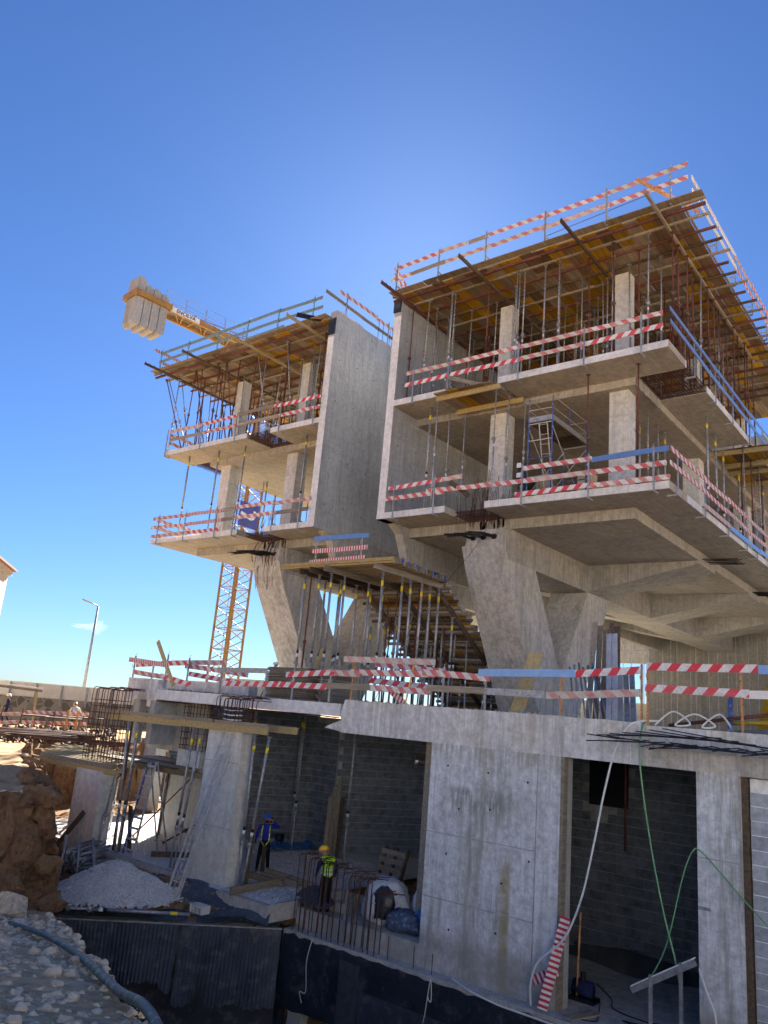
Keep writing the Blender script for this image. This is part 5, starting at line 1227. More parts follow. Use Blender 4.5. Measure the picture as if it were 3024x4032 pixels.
for a_, b_ in (((-.75,.1),(.35,-.18)),((.35,-.18),(.62,.0)),((.62,0),(.62,.5))): g.bar(c0_+Vector((a_[0],0,a_[1])), c0_+Vector((b_[0],0,b_[1])), .012, .26, (0,0,1) if a_[0] != b_[0] else (1,0,0))
g.build('banner_mark', M['white'], bo)
for k, (x, z_, w_) in enumerate(((.35,-.55,.35),(-.1,-.6,.12),(.5,.7,.3),(-.5,-.55,.3))): G().box(c0_.x+x-w_/2,c0_.x+x+w_/2,c0_.y-.006,c0_.y+.006,c0_.z+z_-.12,c0_.z+z_+.12).build('banner_mark', M['bag_b'], bo)
G().box(37.9,40.1,44.6,46.6,31.6,32.2).build('slewing_ring', M['crane'], cr_)

# ------------------------------------------------------------------ lower left: columns, formwork, rebar cages
def column_thing(label, poly_b, z0, z1, batter=0):
    pass
t = thing('concrete_column', 'broad concrete column carrying a leaning aluminium ladder', 'column', (16.92,19.3,0))
g = G().add([(16.90,18.48,-.1),(17.42,18.48,-.1),(17.42,20.12,-.1),(16.90,20.12,-.1),(16.90,18.50,4.36),(17.3,18.50,4.36),(17.3,20.08,4.36),(16.90,20.08,4.36)],[(0,3,2,1),(4,5,6,7),(0,1,5,4),(1,2,6,5),(2,3,7,6),(3,0,4,7)])
g.build('shaft', M['column'], t); g = G(); [g.box(16.893,16.9,18.5,20.1,z_-.01,z_+.01) for z_ in (1.55,3.42)]; g.build('joint', M['mortar'], t)
t = thing('concrete_column', 'shorter concrete column at the left with a brown plank leaning on it', 'column', (16.4,25.5,0))
G().box(16.4,17.0,24.72,26.3,-.1,2.52).build('shaft', M['column'], t)
t = thing('concrete_column', 'shaded concrete column behind the two thick props left of the ladder', 'column', (20.5,25.3,0))
G().add([(20.4,24.2,-.1),(20.9,24.2,-.1),(20.9,26.3,-.1),(20.4,26.3,-.1),(20.4,24.25,2.9),(20.9,24.25,2.9),(20.9,26.1,2.9),(20.4,26.1,2.9)],[(0,3,2,1),(4,5,6,7),(0,1,5,4),(1,2,6,5),(2,3,7,6),(3,0,4,7)]).build('shaft', M['conc'], t)
tag(G().box(24.2,24.8,32.4,33.3,-.1,2.9).build('concrete_column', M['conc']), 'distant concrete column in front of the orange soil cut', 'column')
t = thing('column_head', 'rebar studded column head on a pale base behind the long timber beams', 'column', (18.6,22.8,2.9))
G().box(18.45,19.0,22.2,23.45,2.9,3.45).build('base', M['column'], t)
def cage(label, x0, x1, y0, y1, z0, z1, hook=.8, nx_=4, ny_=9, inner=False):
    r = thing('rebar_cage', label, 'rebar cage', ((x0+x1)/2,(y0+y1)/2,z0)); cnt = 0
    for i in range(ny_):
        for j in range(nx_):
            if 0 < j < nx_-1 and 0 < i < ny_-1: continue
            x, y = x0+(x1-x0)*j/(nx_-1), y0+(y1-y0)*i/(ny_-1); jx, jy = rnd.uniform(-.03,.03), rnd.uniform(-.03,.03); zt = z1+rnd.uniform(-.07,.05)
            if hook: pts_ = [(x,y,z0),(x+jx,y+jy,zt-.10),(x+jx,y+jy-.03,zt-.03),(x+jx,y+jy-.12,zt),(x+jx,y+jy-hook*rnd.uniform(.5,1.2),zt-.01)]
            else: pts_ = [(x,y,z0),(x+jx,y+jy,zt)]
            G().path(pts_, .014, 5).build('bar', M['rebar'], r)
    k = z0+.15
    while k < z1-.25:
        e = .03; G().path([(x0-e,y0-e,k),(x1+e,y0-e,k+.01),(x1+e,y1+e,k),(x0-e,y1+e,k-.01),(x0-e,y0-e,k)], .009, 4).build('stirrup', M['rebar'], r); k += .22
    if inner:
        for k in range(5): z_ = z0+.14*k+.05; G().path([(x0+.1,y0+.35,z_),(x0-.02,y0+.7,z_-.02),(x0-.02,y1-.7,z_-.02),(x0+.1,y1-.3,z_)], .02, 5).build('white_tie', M['label_w'], r)
    return r
cage('tall rusty rebar cage at the left rising above the joist platform', 16.5, 17.1, 24.75, 26.25, 2.55, 5.34, 1.1, 4, 9)
cage('rusty rebar cage hidden behind the long timber beams in the middle', 18.5, 18.95, 22.2, 23.45, 3.45, 5.42, .7, 3, 8)
cage('short rusty rebar cage with bent tops on the broad column head', 16.95, 17.25, 18.45, 19.95, 4.36, 5.38, .75, 3, 9, True)
# timbers clamped round the broad column
for i, (ya, yb, x, z_, m) in enumerate(((25.45,21.3,16.78,4.36,'timber'),(21.5,17.25,16.74,4.42,'timber'),(22.2,16.65,17.36,4.50,'timber'))):
    tag(G().ibeam((x,ya,z_),(x,yb,z_+.04),.20,.085).build('timber_beam', M[m]), (f'left long yellow timber beam in front of the rebar cages', 'right long yellow timber beam running across the broad column head', 'timber beam behind the broad column head with a blue tipped end')[i], 'timber beam')
for i, (ya, yb, x, z_) in enumerate(((26.05,21.9,16.80,4.53),(22.4,19.9,16.85,4.56),(19.7,17.35,16.80,4.58))):
    tag(G().ibeam((x,ya,z_),(x+.03,yb,z_+.03),.11,.12).build('timber_beam', M['timber_g']), f'{ORD[i]} grey timber from the left lying on the long yellow beams', 'timber beam', 'grey timbers on the long beams')
# joist platform at the left
jp = thing('joist_platform', 'row of timber joists lying on cross beams at the left like an unfinished deck', 'formwork platform', (16.5,27,2.7))
for k in range(12):
    x = 16.36+.33*k; yl = 28.7+.45*k+rnd.uniform(-.3,.4)
    G().ibeam((x,yl,2.72),(x+.02,24.2+rnd.uniform(-.2,.2),2.74),.16,.075).build('joist', M['timber' if k % 2 else 'timber_g'], jp)
for k in range(7): G().bar((17.9+.42*k,27.2,2.86),(17.9+.42*k,22.9+rnd.uniform(-.3,.3),2.84),.30,.03).build('plank', M['timber_g' if k % 3 else 'timber_d'], jp)
for i, (x0, ya, yb) in enumerate(((16.45,26.6,24.15),(16.42,30.2,26.1),(19.2,27.5,22.6))):
    tag(G().ibeam((x0,ya,2.54),(x0+.05,yb,2.56),.20,.085).build('timber_beam', M['timber' if i < 2 else 'timber_g']), f'{("right","left","rear")[i]} bearer beam under the joist platform at the left', 'timber beam')
for k, (x, y, kd) in enumerate(((16.6,29.9,'thin'),(16.9,28.6,'rust'),(17.6,30.8,'rust'),(18.5,29.2,'thin'),(18.2,31.5,'rust'),(19.3,28.0,'thin'),(19.8,30.5,'rust'),(17.2,27.4,'thin'),(18.8,26.9,'rust'),(19.6,25.4,'rust'),(19.7,23.2,'rust'))):
    prop((x,y,0), 2.46, kd, f'prop under the joist platform, {ORD[k]} of the left bay', 'props under the joist platform', (rnd.gauss(0,.03), rnd.gauss(0,.03)))
for k, (a_, b_) in enumerate((((17.2,28.0,.0),(17.9,25.8,2.3)),((19.4,26.6,0),(20.4,24.6,2.5)),((19.2,24.5,.1),(20.6,24.0,.9)))):
    prop(a_, 0, 'rust', f'raking prop braced diagonally in the left bay, {ORD[k]}', 'raking props in the left bay', top=b_)
# props and leaning things beside the columns
for k, (b_, t_, kd) in enumerate((((17.05,21.25,0),(17.0,20.95,4.28),'thick'),((16.95,20.95,0),(17.0,20.55,4.3),'thick'),((17.22,18.28,0),(17.1,18.15,4.3),'thick'),((17.2,18.05,0),(17.02,17.45,4.3),'thick'),((16.9,23.9,0),(16.75,23.6,4.25),'thick'),((16.95,24.1,0),(16.7,24.1,4.25),'thick'),((16.6,24.6,0),(16.7,24.4,2.5),'thin'),((16.55,26.4,0),(16.5,26.4,2.5),'thin'))):
    prop(b_, 0, kd, f'prop holding the long timber beams, {ORD[k]} of the left bay', 'props under the long timber beams', top=t_)
for k, (b_, t_) in enumerate((((17.15,24.5,0),(16.95,24.25,4.3)),((17.2,24.2,0),(17.05,24.0,4.4)),((17.25,24.35,.0),(17.1,24.1,4.45)))):
    tag(G().bar(b_, t_, .07, .14).build('timber_post', M['timber_d']), f'{ORD[k]} dark upright timber bundled with props beside the left column', 'timber post', 'upright timbers beside the left column')
for k, (x, y, H) in enumerate(((22.42,21.2,4.95),(24.6,23.4,4.95),(22.35,18.62,4.95),(18.9,12.85,4.9),(19.9,21.2,4.95))):
    prop((x,y,0 if x != 18.9 else -.25), H if x != 18.9 else 5.2, 'thick', ('prop in front of the dark block wall corner','prop close to the corner of the dark block walls','prop in front of the toothed dark block wall','prop beside the stained front wall','prop hidden beyond the blue helmet worker')[k], None, (rnd.gauss(0,.006),rnd.gauss(0,.006)))
# ladders
def ladder(label, b_, t_, w, n, up=(0,1,0)):
    r = thing('ladder', label, 'ladder', b_); b_, t_ = Vector(b_), Vector(t_); d = (t_-b_).normalized(); s_ = d.cross(Vector((-1,0,0))) if abs(d.x) < .9 else Vector((0,1,0)); s_ = Vector((0,1,0)); s_ = (s_-d*s_.dot(d)).normalized()
    for sg in (-1,1): G().bar(b_+s_*w/2*sg, t_+s_*w/2*sg, .028, .07, d.cross(s_)).build('stile', M['alu'], r)
    for k in range(n): p_ = b_+(t_-b_)*((k+.6)/n); G().tube(p_-s_*w/2, p_+s_*w/2, .02, 6).build('rung', M['alu'], r)
    return r
la = ladder('long aluminium extension ladder leaning against the broad concrete column', (15.70,19.36,-.36), (16.84,19.08,4.28), .42, 16)
for sg in (-1,1): G().bar((15.82,19.33+.17*sg,-.33),(16.83,19.08+.17*sg,3.65),.025,.06,(1,0,0)).build('second_stile', M['alu'], la)
G().bar((15.62,19.72,-.36),(15.66,18.95,-.36),.06,.07).build('foot_bar', M['timber_g'], la)
sl_ = thing('stepladder', 'blue and grey stepladder standing open on the gravel between the columns', 'stepladder', (17.4,23.6,0))
for y in (23.3,23.85):
    G().bar((17.1,y,0),(17.55,23.58+(y-23.58)*.75,3.0),.03,.07,(1,0,0)).build('stile', M['blue' if y > 23.5 else 'alu'], sl_); G().bar((18.5,y,0),(17.6,23.58+(y-23.58)*.75,3.0),.03,.05,(1,0,0)).build('rear_leg', M['steel'], sl_)
for k in range(9): u = (k+.5)/9; G().bar((17.1+.45*u,23.33+.05*u,3*u),(17.1+.45*u,23.83-.04*u,3*u),.03,.07).build('step', M['alu'], sl_)
# loose planks, timber frame, sheets
for k, (b_, t_, m, lab) in enumerate((((15.95,26.0,0),(16.36,25.35,1.15),'timber_d','brown plank leaning on the shorter left column'),((17.45,24.0,0),(17.2,23.95,1.5),'timber_d','dark narrow plank among the upright timbers of the left bay'),
    ((17.35,18.1,.0),(17.25,17.95,1.75),'ply_b','reddish brown board leaning behind the thick props near the blue helmet worker'))):
    tag(G().bar(b_, t_, .20, .035, (1,0,0)).build('plank', M[m]), lab, 'plank')
for k in range(4):
    tag(G().bar((23.1+.16*k,20.15-.05*k,0),(24.05+.1*k,20.95-.12*k,2.0+.35*(k%3)),.2,.045,(1,0,0)).build('plank', M['timber_g' if k < 3 else 'timber_d']), f'{ORD[k]} long plank leaning against the toothed end of the dark wall', 'plank', 'planks leaning on the toothed wall end')
for lab, p_, q_ in (('front timber beam of the ground frame beside the footing',(16.25,17.5,.14),(19.1,17.9,.12)),('left rear timber of the ground frame on the gravel',(18.35,19.0,.1),(18.4,17.6,.08)),('right rear timber of the ground frame on the gravel',(19.15,19.2,.12),(18.9,16.7,.12)),('inner timber of the ground frame on the gravel',(18.75,18.9,.08),(18.75,17.3,.08)),('timber crossing behind the starter bars',(18.9,17.0,.12),(19.1,15.0,.10))):
    tag(G().ibeam(p_, q_, .20, .085).build('timber_beam', M['timber_g']), lab, 'timber beam', 'timber frame on the gravel')
tag(G().ibeam((17.6,23.0,.1),(19.6,21.6,.1),.16,.09).build('timber_beam', M['timber_d']), 'dark timber lying on the gravel behind the stepladder', 'timber beam')
dimple_sheet('plastic_sheet', (22.0,21.9,0), (2.2,-.55,0), (.9,1.4,0), 26, 14, lambda u, v, P: .03+.10*max(0, math.sin(u*9+v*5))*max(0,1-2.4*min(u,1-u,v,1-v)) , 'crumpled blue plastic sheet on the floor in the wall corner').data.materials[0] = M['tarp']
tag(G().tube((23.7,23.1,0),(23.7,23.1,.36),.17,14,.20).build('bucket', M['black'], None, True), 'black bucket on the floor behind the blue plastic sheet', 'bucket')
pl = thing('pallet', 'wooden pallet standing tilted in the dark doorway behind the sacks', 'pallet', (22.2,16.5,-.1))
for k in range(4): G().bar((22.0+.10*k,16.95,.15+.24*k),(21.85+.10*k,15.85,.15+.24*k),.03,.16).build('slat', M['timber_g'], pl)
for y in (16.85,16.4,15.95): G().bar((22.05,y,.02),(22.45,y,1.0),.09,.09,(1,0,0)).build('bearer', M['timber_d'], pl)
du = thing('air_duct', 'silvery foil air duct hanging in the dark doorway', 'duct', (26,18,3.5))
G().path(smooth([(26.3,18.75,3.55),(27.0,18.2,3.55),(28.2,17.2,3.5)],5), .30, 14).build('duct_tube', M['foil'], du, True)
tag(G().box(18.42,18.47,12.2,12.75,-.25,4.6).build('plank', M['timber_g']), 'grey upright board lining the doorway beside the stained front wall', 'plank')
cb = thing('concrete_block', 'loose hollow concrete block lying on the soil below the ladder', 'concrete block', (15.6,17.9,-.36))
G().box(15.35,15.65,17.55,18.05,-.36,-.33).build('web', M['column'], cb); G().box(15.35,15.65,17.55,18.05,-.20,-.16).build('web', M['column'], cb)
for y in (17.55,17.70,17.86,18.01): G().box(15.35,15.65,y,y+.04,-.33,-.2).build('web', M['column'], cb)
for k, (x, y, z_) in enumerate(((13.6,21.3,-.3),(13.0,22.0,-.3))): pass
# bundle of steel props lying by the left column, pipes, posts
bd = thing('prop_bundle', 'heap of short steel props stacked on the soil beside the shorter left column', 'steel props', (15.3,24.3,-.3), None)
for k in range(34):
    y, z_ = 23.5+rnd.uniform(-.5,.7), -.25+.55*rnd.random(); x = 15.0+rnd.uniform(-.2,.2); dy, dz = rnd.uniform(-.35,.5), rnd.uniform(-.1,.25)
    o = G().tube((x,y,z_),(x+1.3,y+dy+.4,z_+dz),.035,8).build('tube', M['steel'], bd, True); G().obox((x-.01,y,z_),(.006,0,0),(0,.07,0),(0,0,.07)).build('end_plate', M['steel'], o)
for k in range(3):
    tag(G().tube((14.3+.5*k,22.9-.15*k,-.3),(14.5+.55*k,23.2+.1*k,.85-.1*k),.045,8).build('pipe', M['steel'], None, True), f'{ORD[k]} short upright pipe in front of the heap of props', 'pipe', 'upright pipes by the heap of props')
prop((13.0,23.0,-.3), 0, 'thin', 'prop leaning over the soil left of the heap of props', None, top=(14.9,24.9,1.0))
for k in range(5):
    a_, b_ = Vector((12.35+.10*k,22.2-.18*k,.05-.05*k)), Vector((12.0+.14*k,20.75-.33*k,-.22))
    tag(G().tube(a_,b_,.065,10).build('pole', M['timber_g'], None, True), f'{ORD[k]} grey pole from the left in the pile at the soil bank', 'pole', 'grey poles in the pile at the bank')
for k, y in enumerate((22.55,22.25)): tag(G().bar((11.75+.25*k,y,-.3),(11.55+.25*k,y+.35,1.35+.15*k),.05,.15).build('post', M['timber_g']), f'{("left","right")[k]} pale board standing upright against the soil bank', 'board', 'boards standing at the soil bank')
prop((12.25,20.25,-.30), 0, 'thick', 'prop lying flat on the soil in front of the gravel heap', None, top=(15.0,17.6,-.30))
tag(G().path(smooth([(17.15,16.9,-.62),(17.05,16.95,-.55),(16.95,17.1,-.62),(16.9,17.0,-.85)]), .05, 6).build('rag', M['bag_k'], None, True), 'dark rag hanging over the membrane edge', 'rag')
for k, (x, y) in enumerate(((15.6,16.6),(15.9,16.35),(12.2,21.2))): pass

# starter bars along the retaining wall
r = thing('starter_bars', 'row of bent rusty starter bars in front of the worker in the lime vest', 'rebar', (17.6,14.8,-.7))
for k in range(15):
    for x in (17.48,17.74):
        y = 16.15-.205*k+rnd.uniform(-.05,.05); h = 1.95-.02*k+rnd.uniform(-.08,.08) if k < 13 else 1.45; lx = rnd.uniform(-.05,.05)
        G().path([(x,y,-.72),(x+lx,y-.02,-.7+h-.08),(x+lx,y-.05,-.7+h-.01),(x+lx+.03,y-.14,-.7+h+.02),(x+lx+rnd.uniform(.1,.3),y-rnd.uniform(.3,.6),-.7+h+rnd.uniform(0,.06))], .0145, 5).build('bar', M['rebar'], r)
G().bar((17.7,14.55,-.7),(17.75,14.5,1.25),.07,.02,(1,0,0)).build('flat_bar', M['steel'], r)
for k, y in enumerate((12.9,12.1,11.55)): tag(G().tube((17.55,y,-.72),(17.55,y,-.15-.05*k),.012,6).build('rebar', M['rebar']), f'{ORD[k]} lone bar from the left standing on the wall ledge', 'rebar', 'lone bars on the wall ledge')
# projecting bars at the right of the beam
r = thing('starter_bars', 'long black bars fanning out from the beam above the open bay', 'rebar', (17.9,5,5.1))
for k in range(30):
    y = 6.6-.17*k; G().path([(18.2,y,5.12+.05*(k%2)),(17.2,y+rnd.uniform(.1,.4),5.12+rnd.uniform(-.03,.06)),(16.5+rnd.uniform(-.2,.2),y+rnd.uniform(.3,1.0),5.10+rnd.uniform(-.10,.12))], .0125, 5).build('bar', M['cable'], r)
for k in range(6): y = 6.9-.3*k; G().tube((17.6,y+.6,5.2+.05*k),(17.3+.1*k,y-2.2,5.35-.04*k),.0125,5).build('bar', M['cable'], r)
tag(G().box(17.72,17.8,1,6.4,5.02,5.10).build('edge_channel', M['steel']), 'perforated metal channel along the top of the lower beam', 'channel')
# sacks
def sack(label, c, r, seed, mat, sc=(1,1,1), group=None, name='sack'):
    import bmesh
    q_ = random.Random(seed); me = bpy.data.meshes.new(name); bm = bmesh.new(); bmesh.ops.create_icosphere(bm, subdivisions=4, radius=1); o3 = Vector((seed*3.3,1,2))
    for v in bm.verts:
        d = v.co.copy(); k = 1+.22*noise.noise(d*1.4+o3)+.13*abs(noise.noise(d*3.5+o3))-.05*abs(noise.noise(d*8+o3))
        if d.z < -.45: k *= 1
        v.co = Vector((d.x*k*r*sc[0], d.y*k*r*sc[1], max(-.62, d.z)*k*r*sc[2]))
    for f in bm.faces: f.smooth = True
    bm.to_mesh(me); bm.free(); me.materials.append(M[mat]); o = bpy.data.objects.new(name, me); C.objects.link(o); o.location = c; return tag(o, label, 'sack', group)
sack('big white woven sack slumped on the platform beside the front wall', (18.75,13.95,.25), .66, 3, 'bag_w', (.9,.95,1.05))
sack('dark crumpled plastic sheet over the front of the white sack', (18.33,13.72,.30), .42, 5, 'bag_k', (.55,.8,1.1))
sack('dusty blue plastic bag lying in front of the white sack', (18.35,13.05,.02), .44, 9, 'bag_b', (.8,1.2,.72))
sack('striped white sack leaning on the left end of the front wall', (18.95,12.75,.35), .48, 12, 'bag_w', (.8,.8,1.1))
sack('bright blue bag pressed between the sacks and the wall', (18.6,12.55,.20), .34, 15, 'tarp', (.7,.7,1))

# open bay on the right: hoses, barriers, tools
H_ = lambda lab, pts, mat, r_=.022: tag(G().path(smooth(pts, 8), r_, 8).build('hose', M[mat], None, True), lab, 'hose')
H_('white hose hanging down from the podium edge past the doorway pilaster', [(18.2,6.3,5.62),(17.75,6.75,5.5),(17.62,7.05,4.95),(17.6,7.3,4.0),(17.6,7.5,3.0),(17.6,7.8,1.7),(17.6,8.2,.8),(17.55,8.75,.25),(17.55,8.93,-.25),(17.55,8.9,-.66)], 'hose_w', .024)
H_('green hose hanging from the podium edge in front of the open bay', [(18.2,6.5,5.62),(17.75,6.5,5.45),(17.62,6.52,4.9),(17.6,6.42,4.0),(17.6,6.22,2.8),(17.6,5.98,1.7),(17.5,5.72,.9),(17.45,5.62,.3),(17.5,5.66,-.5)], 'hose_g', .020)
H_('thin green hose looping over a bracket on the right column', [(17.55,6.3,.45),(17.6,5.95,1.2),(17.6,5.62,2.5),(17.62,5.42,3.05),(17.7,5.27,3.08),(17.7,4.9,2.75),(17.72,4.4,2.25),(17.75,3.8,1.7)], 'hose_g', .014)
H_('white hose hanging at the foot of the right column', [(17.7,5.34,.9),(17.65,5.2,.55),(17.6,5.02,.15),(17.6,4.98,-.6)], 'hose_w', .022)
H_('white hose lying along the wall ledge to the doorway', [(17.6,11.0,-.66),(17.35,10.4,-.70),(17.3,9.6,-.78),(17.32,8.8,-.80),(17.3,7.6,-.82),(17.2,6.5,-.9)], 'hose_w', .022)
H_('loops of white hose lying on the podium edge', [(18.1,6.35,5.52),(18.3,6.0,5.85),(18.2,5.6,5.6),(18.1,5.9,5.56),(18.2,5.5,5.82),(18.3,5.1,5.6),(18.2,5.35,5.56),(18.25,5.0,5.85),(18.2,4.75,5.6)], 'hose_w', .020)
H_('white cord hanging down the black wall below the starter bars', [(17.38,15.3,-.72),(17.36,15.42,-1.3),(17.36,15.35,-2.0),(17.35,15.55,-2.05),(17.35,15.45,-2.3)], 'hose_w', .010)
H_('looped white cord hanging from the ledge at the middle', [(17.42,11.45,-.68),(17.37,11.5,-1.1),(17.37,11.4,-1.2),(17.37,11.45,-.75),(17.37,11.55,-1.5),(17.36,11.6,-1.75)], 'hose_w', .010)
H_('black cables lying across the bay floor', [(20.4,8.6,-.68),(19.6,7.9,-.68),(19.0,7.6,-.68),(18.8,6.9,-.68),(18.9,6.0,-.68),(19,5.4,-.68)], 'black', .014)
H_('dark cable curling on the bay floor beside the plank', [(19.2,8.0,-.68),(18.4,7.7,-.68),(17.9,7.55,-.68),(17.7,7.9,-.68),(17.6,8.2,-.68)], 'black', .012)
sb = board((17.48,8.60,-.66),(17.74,8.22,1.22),'stripe_f0','barred red and white board leaning beside the open bay doorway',None,.22,.03)
board((17.66,8.94,-.22),(17.70,8.36,.12),'stripe_f0','short barred board across the pilaster behind the leaning board',None,.2,.03)
tag(G().tube((18.9,8.45,-.7),(18.6,8.25,1.2),.024,8).build('pole', M['orange'], None, True), 'orange pole leaning behind the barred board at the doorway', 'pole')
pm = thing('pump', 'dark blue pump behind the leaning barred board on the bay floor', 'pump', (19.0,8.3,-.7))
G().tube((19.0,8.1,-.45),(19.0,8.55,-.45),.17,12).build('motor', M['navy'], pm, True); G().box(18.8,19.2,8.0,8.6,-.7,-.62).build('base', M['black'], pm); G().tube((19.0,8.33,-.3),(19.0,8.33,-.12),.07,8).build('outlet', M['black'], pm)
tag(G().obox((17.95,7.9,-.67),(.42,-.14,0),(.05,.15,0),(0,0,.02)).build('plank', M['timber_g']), 'grey plank lying on the bay floor in front of the doorway', 'plank')
rb = thing('barrier', 'low metal barrier with two posts in front of the open bay', 'barrier', (17.45,6,-.7))
G().bar((17.45,6.62,.24),(17.45,5.33,1.06),.015,.13,(0,0,1)).build('rail_plate', M['steel'], rb); G().path([(17.44,6.62,.32),(17.44,5.33,1.14)], .014, 5).build('rope', M['label_w'], rb)
for y, zt in ((6.22,.62),(5.62,.98)): G().box(17.42,17.48,y-.03,y+.03,-.75,zt).build('post', M['steel'], rb)
G().bar((17.4,7.2,-.62),(17.45,5.3,-.40),.06,.05).build('bottom_bar', M['timber_g'], rb)
tag(G().tube((17.6,5.25,-.95),(17.75,5.25,-.5),.22,14,.16).build('drum', M['navy'], None, True), 'dark blue drum at the foot of the right column', 'drum')
tag(G().bar((17.76,5.36,2.0),(17.76,5.12,2.0),.03,.06).build('bracket', M['steel']), 'small metal bracket on the right column', 'bracket')
tag(G().path([(17.85,3.98,.4),(17.8,3.85,-.1),(17.7,3.7,-.7),(17.7,3.6,-1.2)], .05, 6).build('pole', M['orange'], None, True), 'rusty orange pole leaning on the pale block wall', 'pole')
tag(G().tube((22.2,8.6,4.6),(22.2,8.6,2.2),.035,8).build('pipe', M['rust'], None, True), 'dark red pipe hanging from the ceiling of the open bay', 'pipe')
g = G(); n = 26; g.v = [(18.5,6.6,-.694)]+[(18.5+(.42+.16*math.sin(3*i*.24+1))*math.cos(6.283*i/n)*.9, 6.3+(.75+.2*math.sin(5*i*.24))*math.sin(6.283*i/n), -.694) for i in range(n)]; g.f = [(0,i+1,(i+1)%n+1) for i in range(n)]
pd = plain('wet concrete', (.10,.085,.065), .15, 0, .2, 3, None, False, .6); g.build('puddle', pd, None)['kind'] = 'stuff'
g = G(); g.v = [(23.2,9.5,-.694)]+[(23.0+(1.1+.2*math.sin(i))*math.cos(6.283*i/n), 8.6+(2.2+.3*math.sin(2*i))*math.sin(6.283*i/n), -.694) for i in range(n)]; g.f = [(0,i+1,(i+1)%n+1) for i in range(n)]
g.build('puddle', pd, None)['kind'] = 'stuff'

# ------------------------------------------------------------------ things on the podium
stk = thing('plywood_stack', 'tall stack of weathered formwork boards on the podium beside the slanted leg', 'board stack', (20,19.8,5.43))
for k in range(34):
    z_ = 5.44+.033*k; dx, dy = rnd.uniform(-.07,.07), rnd.uniform(-.10,.10)
    G().box(19.95+dx,21.2+dx,18.9+dy,20.95+dy,z_,z_+.027).build('panel', M['ply_g' if k % 3 else 'timber_g'], stk)
for k in range(22):
    z_ = 5.44+.05*k; dx, dy = rnd.uniform(-.06,.06), rnd.uniform(-.06,.06); G().box(20.3+dx,21.3+dx,18.0+dy,18.75+dy,z_,z_+.042).build('panel', M['timber_g'], stk)
tag(G().bar((20.9,19.5,6.55),(21.1,19.42,7.35),.16,.04,(1,0,0)).build('plank', M['timber']), 'short yellow plank standing upright on the board stack', 'plank')
for k in range(5): tag(G().bar((20.0+.1*k,21.25+.1*k,5.45),(20.4,20.9+.06*k,6.3),.05,.03).build('plank', M['timber_g']), f'{ORD[k]} lath leaning on the left end of the board stack', 'lath', 'laths leaning on the board stack')
tag(G().bar((18.95,10.35,5.43),(19.55,10.1,7.2),.42,.03,(1,0,0)).build('formwork_board', M['timber']), 'yellow brown board leaning on the nearer slanted leg', 'board')
for k in range(5): tag(G().bar((20.4+.08*k,8.95-.17*k,5.43),(21.7+.05*k,9.35-.15*k,8.35-.1*(k%3)),.15,.05,(1,0,0)).build('plank', M['timber_g' if k < 3 else 'timber_d']), f'{ORD[k]} long board from the left leaning behind the podium barrier', 'plank', 'long boards leaning behind the barrier')
for k in range(7): tag(G().tube((19.2+.03*k,8.75-.13*k,5.43),(20.6+.03*k,9.6-.12*k,6.95+.06*(k%3)),.028,8).build('scaffold_tube', M['steel'], None, True), f'{ORD[k]} grey tube from the left leaning behind the podium barrier', 'tube', 'grey tubes leaning behind the barrier')
for k in range(5): tag(G().bar((19.4,7.95-.16*k,5.43),(20.8,8.55-.16*k,7.9 if k < 2 else 6.9),.14,.04,(1,0,0)).build('metal_plank', M['alu' if k < 3 else 'steel']), f'{ORD[k]} silvery plank from the left leaning behind the podium barrier', 'metal plank', 'silvery planks leaning behind the barrier')
for k, (b_, t_, m, r_) in enumerate((((18.9,6.3,5.55),(18.6,3.6,6.0),'rust',.04),((19,5.0,5.7),(18.7,2.2,5.9),'yellow',.045),((19.2,4.9,5.5),(18.8,2.4,5.72),'steel',.06))):
    tag(G().tube(b_,t_,r_,8).build('pipe', M[m], None, True), ('dark red pipe lying behind the right podium barrier','yellow pipe lying behind the right podium barrier','grey pipe lying behind the right podium barrier')[k], 'pipe')
tag(G().bar((18.9,4.95,5.45),(18.9,4.93,6.35),.10,.06,(1,0,0)).build('post', M['blue']), 'blue upright post behind the right podium barrier', 'post')
tag(G().bar((21.5,4.6,5.43),(22.1,4.2,7.6),.9,.03,(1,0,0)).build('formwork_board', M['ply_y']), 'yellow board leaning at the right edge behind the barrier', 'board')
for k in range(8): tag(G().tube((20.5,4.1-.12*k,5.43),(21.3,4.0-.12*k,7.0),.03,6).build('scaffold_tube', M['cable'], None, True), f'{ORD[k]} dark bar leaning at the right edge behind the barrier', 'bar', 'dark bars leaning at the right edge')
tag(G().tube((18.3,9.75,5.47),(18.3,9.75,5.62),.14,10).build('bucket', M['steel'], None, True), 'grey bucket among rubble on the podium edge', 'bucket')
chips('podium_rubble', lambda q_: (17.95+.6*q_.random()**2, 8.5+7*q_.random(), 5.53), 420, .02, .09, M['stone'], 31)
chips('podium_rubble', lambda q_: (17.95+.9*q_.random(), 16.2+9*q_.random(), 5.43), 420, .02, .08, M['timber_g'], 32)
cx_ = thing('stone_coping', 'far low concrete parapet and kerb beyond the podium left end', 'parapet', (24,30,5.43))
G().box(22.5,23.0,24.6,30.4,5.43,5.95).build('kerb', M['beam'], cx_); G().box(26,26.4,24.6,30.4,5.43,6.3).build('kerb', M['render'], cx_)

